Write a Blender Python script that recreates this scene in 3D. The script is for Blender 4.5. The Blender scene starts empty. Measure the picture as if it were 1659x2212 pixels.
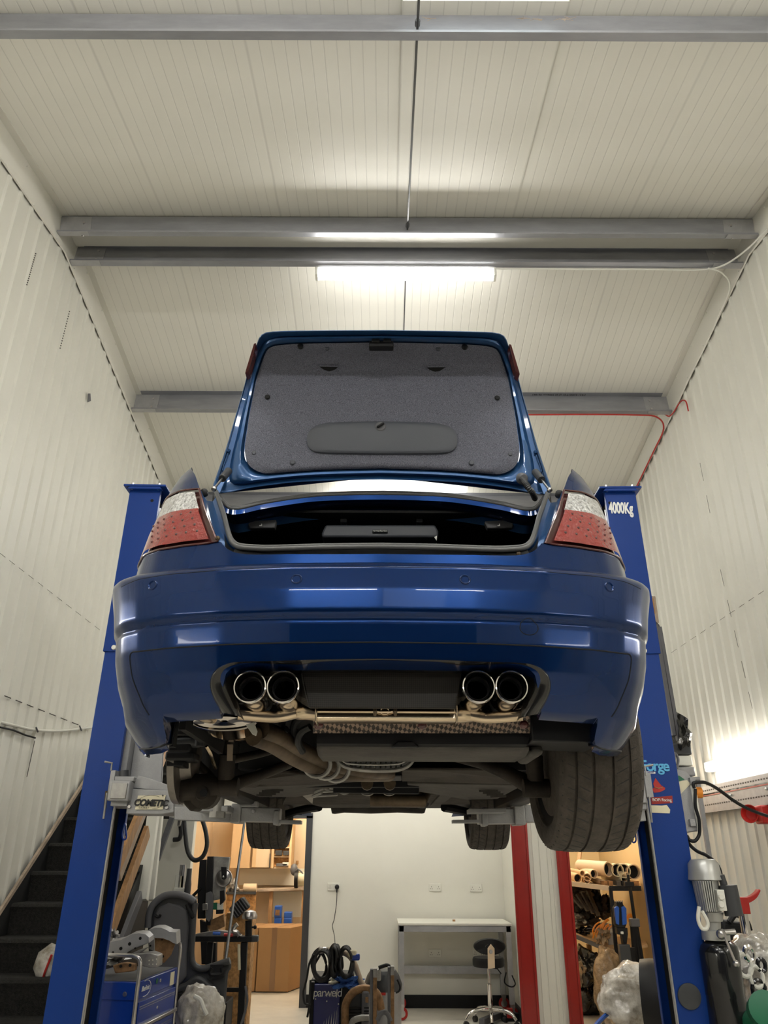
import bpy, bmesh, math, random
import numpy as np
from mathutils import Vector, Matrix
random.seed(7)
SC = bpy.context.scene
COL = SC.collection
# ---------------------------------------------------------------- camera
F = 1661.0
TH = math.radians(24.15); PH = 0.004
c_, s_ = math.cos(TH), math.sin(TH)
CAMP = np.array([0.0, 0.0, 1.6])
fwd = np.array([0, c_, s_]); r0 = np.array([1.0, 0, 0]); u0 = np.array([0, -s_, c_])
RT = math.cos(PH)*r0 + math.sin(PH)*u0
UP = math.cos(PH)*u0 - math.sin(PH)*r0
cam = bpy.data.cameras.new('camera'); camo = bpy.data.objects.new('camera', cam); COL.objects.link(camo)
cam.sensor_fit = 'HORIZONTAL'; cam.sensor_width = 36.0; cam.lens = F*36.0/1659.0
cam.clip_start = 0.05; cam.clip_end = 100
camo.matrix_world = Matrix(((RT[0], UP[0], -fwd[0], 0), (RT[1], UP[1], -fwd[1], 0), (RT[2], UP[2], -fwd[2], 1.6), (0, 0, 0, 1)))
SC.camera = camo
# ---------------------------------------------------------------- world + exposure
w = bpy.data.worlds.new('world'); SC.world = w; w.use_nodes = True
w.node_tree.nodes['Background'].inputs[0].default_value = (0.75, 0.8, 0.9, 1)
w.node_tree.nodes['Background'].inputs[1].default_value = 2.2
SC.view_settings.view_transform = 'Standard'; SC.view_settings.look = 'None'
SC.view_settings.gamma = 1; SC.view_settings.use_curve_mapping = False
SC.view_settings.exposure = 0.33
LAMP = 60.0         # emission of the workshop battens
WARM = 62.0          # emission of the side-room battens
SC.cycles.max_bounces = 8; SC.cycles.diffuse_bounces = 4; SC.cycles.glossy_bounces = 4
SC.cycles.transmission_bounces = 4; SC.cycles.use_denoising = True
SC.cycles.caustics_reflective = False; SC.cycles.caustics_refractive = False
SC.cycles.sample_clamp_indirect = 6.0

def ray(x, y):
    return fwd + (x-829.5)/F*RT + (1106-y)/F*UP
def P(x, y, Y):
    d = ray(x, y); return CAMP + d*(Y/d[1])
def PX(x, y, X):
    d = ray(x, y); return CAMP + d*(X/d[0])
def PZ(x, y, Z):
    d = ray(x, y); return CAMP + d*((Z-1.6)/d[2])
def proj(p):
    p = np.asarray(p, float) - CAMP; zc = p@fwd
    return np.stack([829.5+F*(p@RT)/zc, 1106-F*(p@UP)/zc], -1)

# ---------------------------------------------------------------- materials
def lin(h):
    h = h.lstrip('#'); v = [int(h[i:i+2], 16)/255 for i in (0, 2, 4)]
    return tuple(a/12.92 if a <= .04045 else ((a+.055)/1.055)**2.4 for a in v)
def mat(name, col, rough=.5, metal=0, coat=0, var=0, vscale=8, bump=0, bscale=60, spec=.5, trans=0, emit=0, stretch=None, col2=None, ior=1.45, alpha=1):
    if isinstance(col, str): col = lin(col)
    m = bpy.data.materials.new(name); m.use_nodes = True
    nt = m.node_tree; b = nt.nodes['Principled BSDF']
    b.inputs['Base Color'].default_value = (*col, 1); b.inputs['Roughness'].default_value = rough
    b.inputs['Metallic'].default_value = metal; b.inputs['Coat Weight'].default_value = coat
    b.inputs['Coat Roughness'].default_value = .03
    b.inputs['Specular IOR Level'].default_value = spec; b.inputs['Transmission Weight'].default_value = trans
    b.inputs['IOR'].default_value = ior; b.inputs['Alpha'].default_value = alpha
    if emit:
        b.inputs['Emission Color'].default_value = (*col, 1); b.inputs['Emission Strength'].default_value = emit
    if var or bump:
        tc = nt.nodes.new('ShaderNodeTexCoord'); mp = nt.nodes.new('ShaderNodeMapping')
        nt.links.new(tc.outputs['Object'], mp.inputs[0])
        if stretch: mp.inputs['Scale'].default_value = stretch
    if var:
        n = nt.nodes.new('ShaderNodeTexNoise'); n.inputs['Scale'].default_value = vscale; n.inputs['Detail'].default_value = 6
        n.inputs['Roughness'].default_value = .65
        nt.links.new(mp.outputs[0], n.inputs['Vector'])
        rp = nt.nodes.new('ShaderNodeValToRGB'); rp.color_ramp.elements[0].position = .32; rp.color_ramp.elements[1].position = .68
        d = col2 and (lin(col2) if isinstance(col2, str) else col2) or tuple(max(0, a*(1-var)) for a in col)
        rp.color_ramp.elements[0].color = (*d, 1)
        rp.color_ramp.elements[1].color = (*(col if col2 else tuple(min(1, a*(1+var*.6)) for a in col)), 1)
        nt.links.new(n.outputs[0], rp.inputs[0]); nt.links.new(rp.outputs[0], b.inputs['Base Color'])
    if bump:
        n2 = nt.nodes.new('ShaderNodeTexNoise'); n2.inputs['Scale'].default_value = bscale; n2.inputs['Detail'].default_value = 4
        nt.links.new(mp.outputs[0], n2.inputs['Vector'])
        bp = nt.nodes.new('ShaderNodeBump'); bp.inputs['Strength'].default_value = bump; bp.inputs['Distance'].default_value = .02
        nt.links.new(n2.outputs[0], bp.inputs['Height']); nt.links.new(bp.outputs[0], b.inputs['Normal'])
    return m
def math_node(nt, op, a, b=None, v=None):
    n = nt.nodes.new('ShaderNodeMath'); n.operation = op
    nt.links.new(a, n.inputs[0])
    if b is not None: nt.links.new(b, n.inputs[1])
    elif v is not None: n.inputs[1].default_value = v
    return n.outputs[0]
def add_lines(m, axis, period, width, strength=.5, dark=.85, big=None):
    """thin grooves of a pressed liner sheet running across one axis"""
    nt = m.node_tree; b = nt.nodes['Principled BSDF']
    tc = nt.nodes.new('ShaderNodeTexCoord'); sp = nt.nodes.new('ShaderNodeSeparateXYZ'); nt.links.new(tc.outputs['Object'], sp.inputs[0])
    o = sp.outputs['XYZ'.index(axis)]
    def groove(per, wd):
        md = math_node(nt, 'PINGPONG', o, v=per/2)
        mr = nt.nodes.new('ShaderNodeMapRange'); nt.links.new(md, mr.inputs[0]); mr.inputs[1].default_value = 0; mr.inputs[2].default_value = wd
        mr.interpolation_type = 'SMOOTHSTEP'; return mr.outputs[0]
    h = groove(period, width)
    if big: h = math_node(nt, 'MINIMUM', h, groove(*big))
    bp = nt.nodes.new('ShaderNodeBump'); bp.inputs['Strength'].default_value = strength; bp.inputs['Distance'].default_value = .004
    nt.links.new(h, bp.inputs['Height']); nt.links.new(bp.outputs[0], b.inputs['Normal'])
    mx = nt.nodes.new('ShaderNodeMix'); mx.data_type = 'RGBA'; nt.links.new(h, mx.inputs[0])
    src = b.inputs['Base Color'].links[0].from_socket if b.inputs['Base Color'].links else None
    col = tuple(b.inputs['Base Color'].default_value)
    mx.inputs['A'].default_value = tuple(x*dark for x in col[:3])+(1,)
    if src: nt.links.new(src, mx.inputs['B'])
    else: mx.inputs['B'].default_value = col
    nt.links.new(mx.outputs['Result'], b.inputs['Base Color'])
def weave(name, c1, c2, scale, rough=.4, coat=0, ang=0, bump=.3):
    m = mat(name, c1, rough, coat=coat); nt = m.node_tree; b = nt.nodes['Principled BSDF']
    tc = nt.nodes.new('ShaderNodeTexCoord'); mp = nt.nodes.new('ShaderNodeMapping'); mp.inputs['Rotation'].default_value = (math.pi/2, 0, ang)
    nt.links.new(tc.outputs['Object'], mp.inputs[0])
    ck = nt.nodes.new('ShaderNodeTexChecker'); ck.inputs['Scale'].default_value = scale
    ck.inputs[1].default_value = (*lin(c1), 1); ck.inputs[2].default_value = (*lin(c2), 1)
    mp.inputs['Rotation'].default_value = (0, ang, 0); mp.inputs['Scale'].default_value = (1, .001, 1)
    nt.links.new(mp.outputs[0], ck.inputs['Vector']); nt.links.new(ck.outputs['Color'], b.inputs['Base Color'])
    bp = nt.nodes.new('ShaderNodeBump'); bp.inputs['Strength'].default_value = bump; bp.inputs['Distance'].default_value = .002
    nt.links.new(ck.outputs['Fac'], bp.inputs['Height']); nt.links.new(bp.outputs[0], b.inputs['Normal'])
    return m
M = {}
M['wall'] = mat('white wall cladding', (.74, .725, .65), .45, var=.05, vscale=1.2)
M['roof'] = mat('white roof liner', (.81, .79, .72), .5, var=.03, vscale=.8)
add_lines(M['roof'], 'X', .0833, .006, .35, .86, big=(1.0, .016))
M['flash'] = mat('white flashing', (.72, .70, .63), .4)
M['plaster'] = mat('white painted plaster', (.76, .745, .67), .6, var=.03, vscale=1.5)
M['floor'] = mat('painted floor', (.70, .66, .58), .35, var=.12, vscale=3)
M['galv'] = mat('galvanised steel', (.33, .335, .36), .42, metal=.55, var=.12, vscale=3, stretch=(1, 4, 4))
M['galv2'] = mat('dull galvanised bracket', (.42, .42, .43), .45, metal=.5, var=.15, vscale=6)
M['rodsteel'] = mat('dark rod', (.10, .10, .10), .4, metal=.6)
M['skylight'] = mat('translucent rooflight', (.85, .85, .74), .6)
_nt = M['skylight'].node_tree; _tb = _nt.nodes.new('ShaderNodeBsdfTranslucent'); _tb.inputs[0].default_value = (.85, .86, .74, 1)
_nt.links.new(_tb.outputs[0], _nt.nodes['Material Output'].inputs[0])
M['lamp'] = mat('batten diffuser', (1.0, .98, .935), .4, emit=LAMP)
M['lampw'] = mat('wall batten diffuser', (1.0, .965, .90), .4, emit=LAMP*.24)
M['lampr'] = mat('ridge batten diffuser', (1.0, .98, .935), .4, emit=LAMP*.42)
M['lampfill'] = mat('added mezzanine diffuser', (1.0, .98, .935), .4, emit=LAMP*.2)
M['wlamp'] = mat('warm batten diffuser', (1.0, .86, .66), .4, emit=WARM)
M['white'] = mat('white plastic', (.78, .77, .70), .35)
M['liftblue'] = mat('blue powder coat', (.004, .036, .215), .36, bump=.12, bscale=300, spec=.28)
M['liftgrey'] = mat('silver grey paint', (.33, .33, .335), .4, metal=.3, var=.1, vscale=14, bump=.1, bscale=120)
M['paint'] = mat('blue car paint', (.0022, .022, .104), .24, metal=.6, coat=.6, spec=.1)
M['paint'].node_tree.nodes['Principled BSDF'].inputs['Coat IOR'].default_value = 1.42
M['paintin'] = mat('blue paint inner', (.022, .085, .23), .33, metal=.35, coat=.5)
M['black'] = mat('black plastic', (.009, .009, .010), .5, spec=.35)
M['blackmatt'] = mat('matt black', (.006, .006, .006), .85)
M['can'] = mat('polished silencer can', (.50, .46, .42), .07, metal=1)
M['rubber'] = mat('black rubber', (.022, .022, .022), .55, bump=.05, bscale=80)
M['tyre'] = mat('worn tyre rubber', (.068, .057, .047), .75, var=.45, vscale=22, bump=.2, bscale=90)
M['sealgrey'] = mat('grey rubber seal', (.10, .10, .10), .4)
M['chrome'] = mat('polished stainless', (.78, .75, .72), .09, metal=1)
M['steel'] = mat('brushed steel', (.55, .53, .52), .28, metal=1, var=.12, vscale=10)
M['gold'] = mat('heat tinted stainless', (.62, .50, .36), .24, metal=1, var=.25, vscale=5, stretch=(1, 6, 20))
M['rust'] = mat('dirty exhaust pipe', (.13, .095, .062), .5, metal=.65, var=.5, vscale=9)
M['arm'] = mat('corroded suspension arm', (.034, .026, .020), .65, metal=.3, var=.5, vscale=16)
M['dirt'] = mat('dusty underbody', (.042, .034, .027), .8, var=.5, vscale=6, bump=.25, bscale=25)
M['dirtgrey'] = mat('dusty grey panel', (.062, .056, .050), .7, var=.4, vscale=7, bump=.15, bscale=25)
M['alu'] = mat('dirty cast aluminium', (.36, .35, .33), .5, metal=.6, var=.35, vscale=10)
M['carbon'] = weave('carbon fibre', '#0b0a0a', '#1d1b19', 330, .25, coat=.5, ang=.785, bump=.1)
M['carbonmesh'] = weave('black weave panel', '#161310', '#292520', 260, .55, ang=.785, bump=.2)
M['shield'] = weave('embossed heat shield', '#2a211b', '#8a7666', 110, .5, ang=.6, bump=.8)
M['felt'] = mat('speckled grey felt', '#8a8c9a', .95, var=.5, vscale=420, col2='#3c3e48', bump=.3, bscale=400)
M['covergrey'] = mat('grey plastic cover', '#4d5058', .42, bump=.08, bscale=500)
M['red'] = mat('red lamp lens', (.27, .007, .004), .14, coat=.8, bump=.35, bscale=110)
M['reddark'] = mat('dark red lamp bezel', (.09, .02, .018), .25, coat=.6)
M['clear'] = mat('clear lamp lens', (.72, .72, .70), .14, metal=.25, coat=.8, var=.75, vscale=95, bump=.7, bscale=95)
M['redbeam'] = mat('red painted steel', (.30, .012, .008), .32, coat=.3, var=.08, vscale=5)
M['ply'] = mat('plywood', (.70, .48, .27), .55, var=.12, vscale=3, stretch=(1, 1, .3))
M['ply2'] = mat('pale plywood wall', (.74, .58, .40), .55, var=.1, vscale=1.5, stretch=(1, 1, .3))
M['yell'] = mat('cream painted wall', (.66, .52, .30), .6, var=.06, vscale=1)
M['osb'] = mat('chipboard', (.45, .24, .09), .7, var=.6, vscale=26)
M['wood'] = mat('sawn timber', (.42, .23, .10), .6, var=.35, vscale=5, stretch=(6, 6, 1))
M['woodgrey'] = mat('weathered timber', (.42, .33, .25), .65, var=.3, vscale=6)
M['card'] = mat('brown cardboard', (.36, .20, .085), .75, var=.06, vscale=3)
M['tape'] = mat('parcel tape', (.26, .15, .08), .3)
M['carpet'] = mat('black carpet', (.022, .021, .018), 1, var=.6, vscale=60, bump=.6, bscale=160)
M['darkgrey'] = mat('dark grey plastic', (.05, .052, .056), .38)
M['midgrey'] = mat('mid grey plastic', (.12, .12, .13), .5)
M['paleg'] = mat('bare pressed steel', (.36, .35, .34), .38, metal=.6, var=.3, vscale=9)
M['brownst'] = mat('rusty pressed steel', (.30, .17, .08), .5, metal=.4, var=.5, vscale=18)
M['trolley'] = mat('blue trolley enamel', (.006, .04, .30), .28, coat=.4)
M['weld'] = mat('navy welder case', (.016, .020, .15), .35, coat=.3)
M['redp'] = mat('red plastic', (.42, .02, .015), .35)
M['orange'] = mat('orange plastic', (.75, .25, .02), .4)
M['green'] = mat('green plastic', (.015, .14, .07), .4)
M['bluep'] = mat('blue plastic', (.02, .10, .45), .4)
M['cyan'] = mat('pale blue vinyl', (.10, .42, .72), .4)
M['cream'] = mat('cream vinyl', (.72, .66, .48), .5)
M['wfilm'] = mat('clear crinkled film', (.82, .79, .73), .08, var=.5, vscale=7, bump=.8, bscale=9, spec=.9, col2='#857c6c')
M['wfilm2'] = mat('brown lit film', (.42, .30, .18), .16, var=.6, vscale=8, bump=1.0, bscale=18, spec=.9)
M['bag'] = mat('black bin bag', (.012, .011, .010), .18, bump=1.0, bscale=12, spec=.9)
M['parts'] = mat('dark car parts', (.07, .055, .04), .4, var=.6, vscale=9, bump=.4, bscale=15)
M['rag'] = mat('blue paper rag', (.05, .13, .40), .9, bump=.6, bscale=40)
M['motor'] = mat('cast motor housing', (.50, .50, .48), .35, metal=.5)
M['tankblk'] = mat('gloss black tank', (.010, .010, .011), .2, coat=.5)
M['glass'] = mat('dark car glass', (.01, .012, .013), .05, coat=1)
M['text'] = mat('white lettering', (.8, .8, .78), .5)
M['btext'] = mat('black lettering', (.01, .01, .01), .5)
M['shutter'] = mat('added grey shutter', (.045, .05, .06), .6)
M['stain'] = mat('dark seam', (.10, .09, .08), .7)
M['disc'] = mat('brake disc face', (.22, .20, .18), .4, metal=.8, var=.2, vscale=20)

# ---------------------------------------------------------------- mesh builder
def V(*a): return np.array(a, float)
def frame_of(d):
    d = np.asarray(d, float); d = d/np.linalg.norm(d)
    a = V(0, 0, 1) if abs(d[2]) < .9 else V(1, 0, 0)
    x = np.cross(a, d); x /= np.linalg.norm(x); return x, np.cross(d, x), d
def spl(pts, n=6):
    p = [np.asarray(q, float) for q in pts]
    if len(p) < 3: return p
    p = [2*p[0]-p[1]]+p+[2*p[-1]-p[-2]]; out = []
    for i in range(1, len(p)-2):
        for k in range(n):
            t = k/n
            out.append(.5*((2*p[i])+(-p[i-1]+p[i+1])*t+(2*p[i-1]-5*p[i]+4*p[i+1]-p[i+2])*t*t+(-p[i-1]+3*p[i]-3*p[i+1]+p[i+2])*t**3))
    out.append(p[-2]); return out
class MB:
    def __init__(s): s.v = []; s.f = []
    def add(s, vs, fs):
        o = len(s.v); s.v += [tuple(map(float, q)) for q in vs]; s.f += [tuple(i+o for i in f) for f in fs]; return s
    def box(s, c, d, rz=0, ax=None):
        d = np.asarray(d, float)/2
        X, Y, Z = ax if ax else (V(math.cos(rz), math.sin(rz), 0), V(-math.sin(rz), math.cos(rz), 0), V(0, 0, 1))
        c = np.asarray(c, float)
        vs = [c+X*d[0]*a+Y*d[1]*b+Z*d[2]*e for e in (-1, 1) for b in (-1, 1) for a in (-1, 1)]
        return s.add(vs, [(0, 2, 3, 1), (4, 5, 7, 6), (0, 1, 5, 4), (2, 6, 7, 3), (0, 4, 6, 2), (1, 3, 7, 5)])
    def bb(s, a, b):
        a = np.asarray(a, float); b = np.asarray(b, float); return s.box((a+b)/2, abs(b-a))
    def beam(s, a, b, w, h, up=None):
        a = np.asarray(a, float); b = np.asarray(b, float); L = np.linalg.norm(b-a); z = (b-a)/L
        up = np.asarray(up if up is not None else (V(0, 0, 1) if abs(z[2]) < .95 else V(0, 1, 0)), float)
        x = np.cross(up, z); x /= np.linalg.norm(x); y = np.cross(z, x)
        return s.box((a+b)/2, (w, h, L), ax=(x, y, z))
    def tube(s, pts, r, seg=8, closed=False, caps=True):
        pts = [np.asarray(p, float) for p in pts]; n = len(pts)
        rr = r if hasattr(r, '__len__') else [r]*n
        ref = None; rings = []
        for i, p in enumerate(pts):
            a = pts[(i-1) % n] if (closed or i > 0) else p; b = pts[(i+1) % n] if (closed or i < n-1) else p
            d = b-a; L = np.linalg.norm(d); d = d/L if L > 1e-9 else V(0, 0, 1)
            if ref is None: ref = frame_of(d)[0]
            x = ref-d*np.dot(ref, d); nx = np.linalg.norm(x); x = x/nx if nx > 1e-6 else frame_of(d)[0]; ref = x; y = np.cross(d, x)
            rings.append([p+rr[i]*(x*math.cos(2*math.pi*k/seg)+y*math.sin(2*math.pi*k/seg)) for k in range(seg)])
        vs = [q for rg in rings for q in rg]; fs = []
        m = n if closed else n-1
        for i in range(m):
            for k in range(seg):
                a = i*seg+k; b = i*seg+(k+1) % seg; c = ((i+1) % n)*seg+(k+1) % seg; d = ((i+1) % n)*seg+k
                fs.append((a, b, c, d))
        if not closed and caps: fs += [tuple(range(seg))[::-1], tuple((n-1)*seg+k for k in range(seg))]
        return s.add(vs, fs)
    def cyl(s, a, b, r, r2=None, seg=16):
        return s.tube([a, b], [r, r if r2 is None else r2], seg)
    def lathe(s, o, ax, prof, seg=24, closed=False):
        o = np.asarray(o, float); x, y, z = frame_of(ax); vs = []; fs = []; n = len(prof)
        for (r, h) in prof:
            vs += [o+z*h+r*(x*math.cos(2*math.pi*k/seg)+y*math.sin(2*math.pi*k/seg)) for k in range(seg)]
        for i in range(n if closed else n-1):
            j = (i+1) % n
            for k in range(seg): fs.append((i*seg+k, i*seg+(k+1) % seg, j*seg+(k+1) % seg, j*seg+k))
        if not closed:
            if prof[0][0] > 1e-4: fs.append(tuple(range(seg))[::-1])
            if prof[-1][0] > 1e-4: fs.append(tuple((n-1)*seg+k for k in range(seg)))
        return s.add(vs, fs)
    def grid(s, rows, cu=False, cv=False):
        nr, nc = len(rows), len(rows[0]); vs = [p for r in rows for p in r]; fs = []
        for i in range(nr if cv else nr-1):
            for j in range(nc if cu else nc-1):
                fs.append((i*nc+j, i*nc+(j+1) % nc, ((i+1) % nr)*nc+(j+1) % nc, ((i+1) % nr)*nc+j))
        return s.add(vs, fs)
    def prism(s, poly, d):
        n = len(poly); poly = [np.asarray(p, float) for p in poly]; d = np.asarray(d, float)
        vs = poly+[p+d for p in poly]
        return s.add(vs, [tuple(range(n)), tuple(range(2*n-1, n-1, -1))]+[(i, i+n, (i+1) % n+n, (i+1) % n) for i in range(n)])
    def sphere(s, c, r, seg=12, rings=8, sc=(1, 1, 1)):
        c = np.asarray(c, float); sc = np.asarray(sc, float); vs = []
        for i in range(rings+1):
            t = math.pi*i/rings
            for k in range(seg): a = 2*math.pi*k/seg; vs.append(c+r*sc*V(math.sin(t)*math.cos(a), math.sin(t)*math.sin(a), math.cos(t)))
        fs = [(i*seg+k, (i+1)*seg+k, (i+1)*seg+(k+1) % seg, i*seg+(k+1) % seg) for i in range(rings) for k in range(seg)]
        return s.add(vs, fs)
    def px(s, x0, y0, x1, y1, Y, d):
        """box whose near face spans these picture coordinates at distance Y, d deep"""
        xm, ym = (x0+x1)/2, (y0+y1)/2
        a, b = P(x0, ym, Y), P(x1, ym, Y); t, u = P(xm, y0, Y), P(xm, y1, Y)
        return s.bb((a[0], Y, u[2]), (b[0], Y+d, t[2]))
def link_mesh(name, mb, m, parent=None, smooth=False, bevel=0, solid=0, bseg=2, clean=True, org=None):
    me = bpy.data.meshes.new(name); o = bpy.data.objects.new(name, me); COL.objects.link(o)
    off = np.zeros(3)
    if parent is not None:
        o.parent = parent; root = parent
        while root is not None: off += np.array(root.location); root = root.parent
    elif mb.v:
        a = np.array(mb.v); off = V(a[:, 0].mean(), a[:, 1].mean(), a[:, 2].min()) if org is None else V(*org); o.location = off
    me.from_pydata([tuple(np.array(q)-off) for q in mb.v], [], mb.f)
    if clean:
        bm = bmesh.new(); bm.from_mesh(me); bmesh.ops.remove_doubles(bm, verts=bm.verts, dist=1e-5)
        bmesh.ops.recalc_face_normals(bm, faces=bm.faces); bm.to_mesh(me); bm.free()
    me.materials.append(M[m])
    if solid:
        md = o.modifiers.new('s', 'SOLIDIFY'); md.thickness = solid; md.offset = -1
    if bevel:
        md = o.modifiers.new('b', 'BEVEL'); md.width = bevel; md.segments = bseg; md.limit_method = 'ANGLE'; md.angle_limit = .6
    if smooth or bevel:
        me.polygons.foreach_set('use_smooth', [True]*len(me.polygons))
        me.set_sharp_from_angle(angle=math.radians(smooth if smooth not in (True, False) else 40))
    me.update(); return o
def part(name, mb, m, parent, label=None, **k):
    o = link_mesh(name, mb, m, parent, **k)
    if label: o['label'] = label
    return o
def tag(o, label, cat, group=None, kind=None):
    o['label'] = label; o['category'] = cat
    if group: o['group'] = group
    if kind: o['kind'] = kind
    return o
def thing(name, label, cat, loc, group=None):
    o = bpy.data.objects.new(name, None); COL.objects.link(o); o.location = tuple(map(float, loc)); o.empty_display_size = .1
    return tag(o, label, cat, group)
def solo(name, mb, m, label, cat, group=None, kind=None, **k):
    return tag(link_mesh(name, mb, m, None, **k), label, cat, group, kind)
def struct(name, mb, m, **k):
    o = link_mesh(name, mb, m, None, **k); o['kind'] = 'structure'; return o
def dup(root, d, label=None):
    def cp(o, par):
        n = o.copy(); COL.objects.link(n); n.parent = par
        for ch in list(o.children): cp(ch, n)
        return n
    n = cp(root, None); n.location = tuple(np.array(root.location)+np.asarray(d, float))
    if label: n['label'] = label
    return n
def text(name, body, p, xd, yd, size, m, parent, ext=.001, shear=0, align='CENTER', label=None, w=1.0, off=0, sx=1.0):
    cu = bpy.data.curves.new(name, 'FONT'); cu.body = body; cu.size = size; cu.extrude = ext; cu.shear = shear
    cu.align_x = align; cu.align_y = 'CENTER'; cu.materials.append(M[m]); cu.space_character = w; cu.offset = off
    tmp = bpy.data.objects.new('tmp', cu); me = bpy.data.meshes.new_from_object(tmp); me.name = name
    bpy.data.objects.remove(tmp); o = bpy.data.objects.new(name, me); COL.objects.link(o)
    x = Vector(xd).normalized(); y = Vector(yd); y = (y-x*y.dot(x)).normalized(); z = x.cross(y)
    l = Vector(map(float, p)); q = parent
    while q is not None: l = l-q.location; q = q.parent
    o.parent = parent
    o.matrix_local = Matrix(((x[0]*sx, y[0], z[0], l[0]), (x[1]*sx, y[1], z[1], l[1]), (x[2]*sx, y[2], z[2], l[2]), (0, 0, 0, 1)))
    if label: o['label'] = label
    return o
def lump(c, sz, seed=0, amp=.18, sub=4, freq=2.2, flat=True):
    """crumpled soft body resting on its base"""
    rnd = np.random.RandomState(seed); bm = bmesh.new(); bmesh.ops.create_icosphere(bm, subdivisions=sub, radius=1)
    vs = np.array([v.co[:] for v in bm.verts]); fs = [tuple(v.index for v in f.verts) for f in bm.faces]; bm.free()
    r = np.ones(len(vs))
    for o in range(4):
        for _ in range(5):
            k = rnd.normal(size=3); k /= np.linalg.norm(k); k *= freq*(1.8**o)
            r += amp*(.6**o)*.45*(1-2*abs(np.sin(vs@k+rnd.rand()*6)))
    vs = vs*r[:, None]
    if flat: vs[:, 2] = np.maximum(vs[:, 2], -.8)
    mb = MB(); mb.add(vs*np.asarray(sz)+np.asarray(c), fs); return mb
# ================================================================ ROOM
XL, XR = -2.81, 3.19
YF, YB = -6.0, 13.6            # behind the camera / far gable
YR = 5.185
def roofz(Y):
    return 1.6+(5.008-.16*(4.994-Y) if Y < YR else 5.03-.159*(Y-5.375))
struct('floor', MB().bb((XL-.3, YF-.3, -.12), (XR+.3, YB+.3, 0)), 'floor')
def clad(X, sgn, name, y0, y1):
    ys = [(y0, 0)]; y = y0
    while y < y1:
        for dy, h in ((.115, 0), (.130, .016), (.160, .016), (.175, 0)):
            if y+dy < y1: ys.append((y+dy, h))
        y += .18
        for b in (YR,):
            if y-.18 < b < y: ys.append((b, 0))
    ys.append((y1, 0)); ys.sort()
    g = MB(); g.grid([[V(X+sgn*h, yy, 0) for yy, h in ys], [V(X+sgn*h, yy, roofz(yy)) for yy, h in ys]])
    g.grid([[V(X-sgn*.08, yy, 0) for yy in (y0, YR, y1)], [V(X-sgn*.08, yy, roofz(yy)) for yy in (y0, YR, y1)]])
    g.bb((X-sgn*.08, y0, 0), (X, y0+.01, roofz(y0))); g.bb((X-sgn*.08, y1-.01, 0), (X, y1, roofz(y1)))
    struct(name, g, 'wall', smooth=25)
clad(XL, 1, 'wall_left', YF, YB); clad(XR, -1, 'wall_right', YF, YB)
def slab(name, x0, x1, y0, y1, m='roof'):
    g = MB(); g.prism([V(x0, y0, roofz(y0)), V(x1, y0, roofz(y0)), V(x1, y1, roofz(y1)), V(x0, y1, roofz(y1))], V(0, 0, .09))
    struct(name, g, m, org=(.1, 0, 5))
for x0, x1, y0, y1 in ((XL, .1, YF, YR), (1.1, XR, YF, YR), (.1, 1.1, 2.95, YR), (.1, 1.1, -2.4, -.5), (.1, 1.1, YF, -4.2),
                       (XL, .1, YR, YB), (1.1, XR, YR, YB), (.1, 1.1, YR, 8.6), (.1, 1.1, 10.2, YB)):
    slab('ceiling', x0, x1, y0, y1)
n = 1
for y0, y1 in ((-.5, 2.95), (-4.2, -2.4), (8.6, 10.2)):
    g = MB(); g.grid([[V(.1, y0, roofz(y0)+.06), V(1.1, y0, roofz(y0)+.06)], [V(.1, y1, roofz(y1)+.06), V(1.1, y1, roofz(y1)+.06)]])
    struct('window_%d' % n, g, 'skylight'); n += 1
g = MB(); g.bb((XL, YF-.1, 0), (XR, YF, roofz(YF)+.1)); struct('wall_front', g, 'wall')
g = MB(); g.bb((XL, YB, 0), (XR, YB+.1, roofz(YB)+.1)); struct('wall_back', g, 'wall')
g = MB()                                            # dark roller shutter added behind the camera to darken the bumper's reflection
for i in range(50): g.tube([V(-2.5, YF+.03, .05+i*.085), V(2.9, YF+.03, .05+i*.085)], .045, 6)
sh = struct('added_shutter', g, 'shutter')
part('shutter_box', MB().bb((-2.6, YF, 4.25), (3.0, YF+.4, 4.6)), 'galv', sh)
struct('added_floor_matting', MB().bb((XL, YF, 0), (XR, -.6, .012)), 'midgrey')  # dark matting added out of view to dull the bumper reflection
for X, sg, l in ((XL, 1, 'left'), (XR, -1, 'right')):  # dark cabinets added, unseen, so the bumper reflects less white
    for k in range(3):
        y_ = -5.4+k*1.5; g = MB(); g.bb((X+sg*.03, y_, .012), (X+sg*.6, y_+1.3, 2.3)); o = solo('added_cabinet', g, 'darkgrey', 'added dark cabinet by the %s wall behind the photographer, %s' % (l, ('nearest the added shutter', 'middle one', 'nearest the camera')[k]), 'cabinet', 'added cabinets behind the photographer', bevel=.01)
        for j in range(2):
            g = MB(); g.bb((X+sg*.6, y_+.03+.63*j, .1), (X+sg*.62, y_+.64+.63*j, 2.25)); part('door', g, 'midgrey', o, bevel=.004)
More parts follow.
